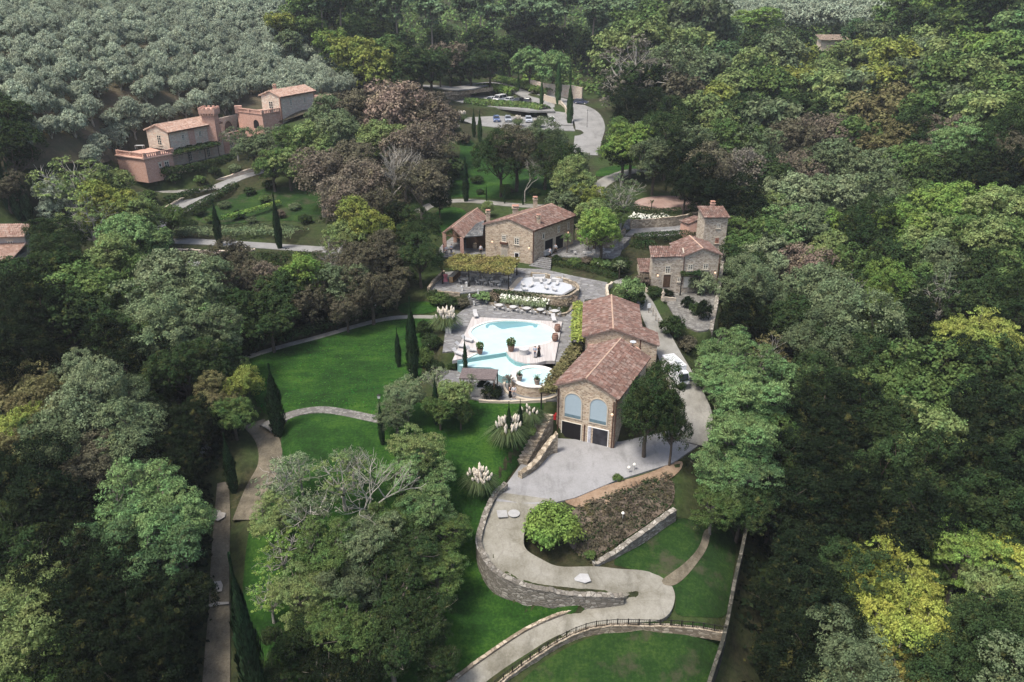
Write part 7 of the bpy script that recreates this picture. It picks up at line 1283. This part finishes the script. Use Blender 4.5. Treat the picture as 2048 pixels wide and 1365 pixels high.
# ---------------------------------------------------------------- vehicles
RUB = plain('tyre_rubber', (.02, .02, .02), .9); RIM = plain('wheel_rim', (.45, .45, .46), .3); CGL = plain('dark_car_glass', (.02, .025, .03), .1); LIT = plain('headlight_glass', (.75, .75, .72), .15); RED = plain('tail_light', (.35, .02, .02), .3)
def car(name, label, loc, fwd, paint, L_=4.3, w=1.78, h=1.48, van=False, group='parked cars'):
    key = 'paint_%d_%d_%d' % tuple(int(c*1000) for c in paint); pm = plain(key, paint, .25, .03); pm.node_tree.nodes['Principled BSDF'].inputs['Coat Weight'].default_value = .6
    t = thing(name, label, 'van' if van else 'car', tuple(loc), math.atan2(fwd[1], fwd[0]), group); hb = .62*h if not van else .55*h; a, b = L_/2, w/2
    prof = [(-a, .35), (-a+.02, hb-.05), (-a+.15, hb), (a-1.25 if not van else a-.75, hb), (a-.25, hb-.16), (a-.02, hb-.3), (a, .3), (a-.1, .22), (-a+.1, .22)]
    m = MB(); n = len(prof); vs = []
    for y, s in ((-b, .97), (-b+.08, 1), (b-.08, 1), (b, .97)): vs += [(x*s, y, z*(1 if s == 1 else .98)) for x, z in prof]
    fs = [tuple(range(n)), tuple(range(3*n, 4*n))[::-1]]+[(r*n+i, (r+1)*n+i, (r+1)*n+(i+1) % n, r*n+(i+1) % n) for r in range(3) for i in range(n)]; m.add(vs, fs); m.build('body', pm, t)
    x0, x1, x2, x3 = (-a+.05, -a+.25, a-1.65, a-.85) if van else (-a+.12, -a+.55, a-1.95, a-1.2)
    m = MB(); bb = b-.06; m.hexa([(x0, -bb, hb-.02), (x3, -bb, hb-.02), (x3, bb, hb-.02), (x0, bb, hb-.02), (x1, -bb+.16, h-.06), (x2, -bb+.16, h-.06), (x2, bb-.16, h-.06), (x1, bb-.16, h-.06)]); m.build('windows', CGL, t)
    m = MB(); m.box(((x1+x2)/2, 0, h-.03), (x2-x1+.14, w-.34, .07), taper=.94)
    for sy in (-1, 1):
        for xa, xb in ((x0, x1), ((x0+x3)/2, (x1+x2)/2), (x3, x2)): m.tube([(xa, sy*(bb+.0), hb-.02), (xb, sy*(bb-.14), h-.05)], .04, 4)
    m.build('roof', pm, t)
    for sx in (-a*.62, a*.64):
        for sy in (-1, 1):
            m = MB(); m.lathe([(.28, -.1), (.32, -.07), (.32, .07), (.28, .1)], n=14); k = [(x+sx, sy*(b-.08)+z*1.0, y+.32) for x, y, z in m.v]; m2 = MB(); m2.add(k, m.f); wh = m2.build('wheel', RUB, t)
            m = MB(); m.lathe([(.19, -.012), (.19, .012)], n=10); k = [(x+sx, sy*(b+.035)+z, y+.32) for x, y, z in m.v]; m2 = MB(); m2.add(k, m.f); m2.build('rim', RIM, wh)
    for sy in (-1, 1): m = MB(); m.box((a-.12, sy*(b-.28), hb-.26), (.2, .36, .14)); m.build('headlight', LIT, t); m = MB(); m.box((-a+.02, sy*(b-.2), hb-.2), (.08, .24, .22)); m.build('tail_light', RED, t)
    m = MB(); m.box((a-.01, 0, .38), (.06, .5, .12)); m.build('number_plate', WHITE, t)
    m = MB(); m.box((a-.02, 0, hb-.3), (.08, .8, .14)); m.build('grille', IRON, t)
    for sy in (-1, 1): m = MB(); m.box((x3-.25, sy*(b+.06), hb+.08), (.12, .16, .12)); m.build('mirror', pm, t)
    return t
def upz(px, py, z): p = W(px, py, z); return (p[0], p[1], z+.02)
f1 = (-.55, -.83); car('parked_car', 'silver white hatchback, leftmost in the upper car park', upz(981, 204, 11), f1, (.5, .52, .54)); car('parked_van', 'tall white passenger van in the upper car park', upz(999, 204, 11), f1, (.7, .7, .7), 5.4, 2.0, 2.1, True); car('parked_car', 'white car right of the white van', upz(1017, 205, 11), f1, (.62, .63, .64)); car('parked_car', 'dark grey car between the white car and the black one', upz(1036, 207, 11), f1, (.06, .065, .07), 4.5, 1.85, 1.6); car('parked_car', 'black compact car, rightmost in the upper car park', upz(1054, 208, 11), (-.3, -.95), (.03, .03, .035), 4.1, 1.8, 1.6)
car('parked_car', 'dark blue hatchback parked alone at the lane edge by the wood', upz(1162, 211, 11.3), (.93, -.36), (.05, .06, .1)); q = W(1162, 211, 11.3)
f2 = (.05, -1); car('parked_car', 'blue car, leftmost in the lower car park', upz(993, 243, 9), f2, (.08, .12, .25)); car('parked_car', 'grey car second from the left in the lower car park', upz(1016, 243, 9), f2, (.3, .33, .37)); car('parked_car', 'silver blue car in the middle of the lower car park', upz(1057, 244, 9), f2, (.4, .43, .48)); car('parked_car', 'white car at the right end of the lower car park', upz(1103, 245, 9), f2, (.6, .6, .6))
for o in list(bpy.data.objects):
    if o.name.startswith('parked_'): z = float(H(o.location.x, o.location.y)); o.location.z = z+.17
# box truck
c = W(1352, 722, .8); gz = float(H(c[0], c[1])); t = thing('box_truck', 'white box truck with cluttered roof parked under the trees behind the hall', 'truck', (c[0], c[1], gz+.1), math.atan2(-.96, .28)); t.scale = (.78, .78, .78); WT = plain('white_truck_paint', (.62, .63, .65), .35, .03)
m = MB(); m.box((-.6, 0, 1.95), (4.6, 2.2, 2.3)); m.build('cargo_box', WT, t)
m = MB(); m.hexa([(1.75, -1, .5), (3.3, -1, .5), (3.3, 1, .5), (1.75, 1, .5), (1.75, -.95, 2.3), (2.75, -.95, 2.3), (2.75, .95, 2.3), (1.75, .95, 2.3)]); cb = m.build('cab', WT, t)
m = MB(); m.hexa([(3.26, -.85, 1.2), (3.3, -.85, 1.15), (3.3, .85, 1.15), (3.26, .85, 1.2), (2.82, -.85, 2.15), (2.86, -.85, 2.12), (2.86, .85, 2.12), (2.82, .85, 2.15)]); m.build('windscreen', CGL, cb); m = MB(); m.box((.3, 0, .55), (6, .9, .25)); m.build('chassis', IRON, t)
for sx in (-1.9, 2.5):
    for sy in (-1, 1): m = MB(); m.lathe([(.36, -.12), (.42, -.08), (.42, .08), (.36, .12)], n=14); m2 = MB(); m2.add([(x+sx, sy*.9+z, y+.42) for x, y, z in m.v], m.f); wh = m2.build('wheel', RUB, t); m = MB(); m.lathe([(.22, -.01), (.22, .01)], n=10); m2 = MB(); m2.add([(x+sx, sy*1.03+z, y+.42) for x, y, z in m.v], m.f); m2.build('rim', RIM, wh)
for sy in (-1, 1): m = MB(); m.box((3.3, sy*.75, .85), (.06, .3, .18)); m.build('headlight', LIT, t)
m = MB(); m.box((.4, .2, 3.2), (1.0, .8, .22)); m.build('roof_unit', plain('grey_metal', (0, 0, 0)), t)
tarp = quads('fallen_leaves', np.array(leaf_quads(np.c_[rng.random(260)*4.2-2.7, rng.random(260)*1.9-.95, np.full(260, 3.13)], unit(260)*.2+(0, 0, 1), .13)), LEAF, t); tarp.color = (*COLS['gg'], 1)
# ---------------------------------------------------------------- people
def skin_mesh(verts, edges, radii, name, mat, parent, root=0, sub=1):
    me = bpy.data.meshes.new(name); me.from_pydata(verts, edges, []); o = bpy.data.objects.new(name, me); COL.objects.link(o); m = o.modifiers.new('skin', 'SKIN'); me.materials.append(mat)
    for i, r in enumerate(radii): sv = me.skin_vertices[0].data[i]; sv.radius = (r, r) if not hasattr(r, '__len__') else r; sv.use_root = i == root
    m.use_smooth_shade = True; s = o.modifiers.new('sub', 'SUBSURF'); s.levels = sub; s.render_levels = sub
    dg = bpy.context.evaluated_depsgraph_get(); me2 = bpy.data.meshes.new_from_object(o.evaluated_get(dg)); o.modifiers.clear(); o.data = me2; me2.name = name
    if not me2.materials: me2.materials.append(mat)
    o.parent = parent; return o
SKIN = plain('skin', (.52, .33, .25), .6, .05); HAIRD = plain('dark_hair', (.025, .018, .014), .7); 
def person(label, loc, face, top, bottom, hair=HAIRD, dress=False, arm=(0, 0), stride=0.0, h=1.72, long_hair=False, shoes=None):
    """standing figure; face: heading angle the person looks along; arm: forward swing of left/right forearm"""
    t = thing('person', label, 'person', tuple(loc), face-math.pi/2); k = h/1.72; V = []; E = []; Rr = []
    def j(p, r, par=None): V.append(tuple(c*k for c in p)); Rr.append(tuple(x*k for x in r) if hasattr(r, '__len__') else r*k); (E.append((par, len(V)-1)) if par is not None else None); return len(V)-1
    pel = j((0, 0, .95), (.15, .11)); ch = j((0, .01, 1.22), (.145, .10), pel); sh_ = j((0, 0, 1.40), (.13, .085), ch); nk = j((0, .01, 1.48), .052, sh_); hd0 = j((0, .02, 1.56), (.065, .075), nk); hd = j((0, .02, 1.64), (.077, .092), hd0); j((0, .015, 1.71), (.05, .06), hd); j((0, .115, 1.6), .012, hd0)
    for s, af in ((-1, arm[0]), (1, arm[1])):
        a1 = j((s*.19, 0, 1.39), .052, sh_); el = j((s*.25, -.02, 1.12), .042, a1); wr = j((s*(.27-.12*af), .05+.22*af, .90+.22*af), .027, el); pm_ = j((s*(.265-.17*af), .07+.27*af, .83+.25*af), (.035, .018), wr)
        for q in range(4): f0 = j((s*(.245+.012*q-.17*af), .085+.27*af+.012*q-.02, .775+.26*af), .0095, pm_); j((s*(.24+.012*q-.17*af), .10+.27*af+.012*q-.02, .745+.005*abs(q-1.5)+.26*af), .008, f0)
        j((s*(.23-.17*af), .115+.27*af, .815+.25*af), .01, pm_)
        hp = j((s*.095, 0, .88), .085, pel); kn = j((s*.11, .02+s*stride*.18, .49), .058, hp); an = j((s*.115, -.02+s*stride*.3, .09), .038, kn); j((s*.13, .11+s*stride*.3, .035), (.04, .028), an)
    body = skin_mesh(V, E, Rr, 'body', SKIN, t, 0, 2)
    hb = MB(); hb.lathe([(.04, .02), (.088, .03), (.098, .08), (.075, .13), (.02, .155)] if not long_hair else [(.07, -.16), (.1, -.08), (.102, .05), (.08, .12), (.02, .155)], n=12); o = mesh_obj('hair', [(x*k, (y-.012 if not long_hair else y-.03)*k, (z+1.585)*k) for x, y, z in hb.v], hb.f, hair, body, smooth=True)
    if dress:
        m = MB(); m.lathe([(.30*k, .22*k), (.25*k, .5*k), (.185*k, .85*k), (.15*k, 1.05*k), (.165*k, 1.25*k), (.15*k, 1.4*k), (.08*k, 1.45*k)], n=16); mesh_obj('dress', [(x, y*.72, z) for x, y, z in m.v], m.f, top, body, smooth=True)
    else:
        V2 = [V[0], V[1], V[2]]; R2 = [(.165*k, .125*k), (.165*k, .12*k), (.148*k, .1*k)]; E2 = [(0, 1), (1, 2)]; idx = {}
        step = (len(V)-8)//2
        for q in (8, 8+step): n_ = len(V2); V2 += [V[q], V[q+1], tuple(np.array(V[q+1])*.35+np.array(V[q+2])*.65)]; R2 += [.064*k, .055*k, .042*k]; E2 += [(2, n_), (n_, n_+1), (n_+1, n_+2)]
        skin_mesh(V2, E2, R2, 'shirt', top, body)
        V3 = [(0, 0, .99*k), V[0]]; R3 = [(.15*k, .115*k), (.16*k, .12*k)]; E3 = [(0, 1)]
        for q in (8, 8+step): i0 = q+step-4; n_ = len(V3); V3 += [V[i0], V[i0+1], tuple(np.array(V[i0+2])+(0, 0, .02))]; R3 += [.098*k, .074*k, .06*k]; E3 += [(1, n_), (n_, n_+1), (n_+1, n_+2)]
        skin_mesh(V3, E3, R3, 'trousers', bottom, body)
    m = MB()
    for s in (-1, 1): m = MB(); m.box((s*.125*k, .06*k+s*stride*.3, .035*k), (.1*k, .27*k, .07*k)); m.build('shoe', shoes or IRON, body)
    return t
BLK = plain('black_cloth', (.012, .012, .014), .9); WSH = plain('white_shirt', (.68, .68, .7), .8, .04); BSH = plain('pale_blue_shirt', (.28, .34, .44), .8); NAVY = plain('navy_trousers', (.03, .045, .10), .9); GREY_T = plain('light_grey_trousers', (.30, .29, .31), .9); CORAL = plain('coral_top', (.55, .25, .2), .9)
def at3(px, py, z): p = W(px, py, z); return (p[0], p[1], z)
person('person in grey blue shirt and navy trousers standing on the deck', at3(1070, 716, .3), 1.2, BSH, NAVY, arm=(.2, .9)); person('person in long black dress beside the one in navy trousers', at3(1077.5, 714, .3), 2.0, BLK, BLK, dress=True, arm=(.6, .2), long_hair=True, h=1.68)
person('person in white shirt and grey trousers at the lawn edge by the round pool', at3(1028, 797, -1.38), -1.5, WSH, GREY_T, arm=(.9, .5), h=1.8); person('person in sleeveless black dress beside the one in white shirt', at3(1020, 795, -1.38), -.4, BLK, BLK, dress=True, arm=(.1, .8), long_hair=True, h=1.7)
person('person in white shirt and black trousers walking by the farmhouse steps', at3(1100.5, 515.5, 3.15), 2.8, WSH, BLK, stride=.7, arm=(.7, .7)); person('person in white shirt and navy trousers left of the open barn', at3(893, 511, 2.55), -1.2, WSH, NAVY, arm=(.3, .5)); person('person in coral top beside the barn guests', at3(888, 506, 2.55), -.3, CORAL, NAVY, h=1.65, long_hair=True); person('person in pale blue shirt and dark trousers near the barn pillar', at3(903, 508, 2.55), -2.2, BSH, NAVY, arm=(.5, .1))
person('person in white apron shirt at the dark barn entrance', at3(962, 509, 2.55), -1.4, WSH, BLK, h=1.7); person('person in white shirt in the shade of the farmhouse arches', at3(1111, 507, 3.1), -1.8, WSH, BLK, h=1.7)
for nm in ('water', ): pass
c = W(1094, 508, 3.1); t = thing('buffet_table', 'white clothed buffet table in front of the farmhouse arches', 'table', (c[0], c[1], 3.03), .8); m = MB(); m.box((0, 0, .38), (1.8, .8, .76)); m.build('tablecloth', CLOTH, t)
for x in (-.5, 0, .5): m = MB(); m.lathe([(.12, .77), (.14, .84), (.02, .9)], (x, 0, 0), 8); m.build('dish', WF, t)
# white mirror-smooth table on the villa terrace
q = W(277, 299, 12.6); t = thing('terrace_table', 'white table on the roof terrace of the long villa', 'table', (q[0], q[1]+.8, 12.52)); m = MB(); m.box((0, 0, .74), (1.8, .9, .05)); m.build('tabletop', WF, t)
for sx in (-.8, .8):
    for sy in (-.38, .38): m = MB(); m.box((sx, sy, .36), (.06, .06, .72)); m.build('leg', WF, t)
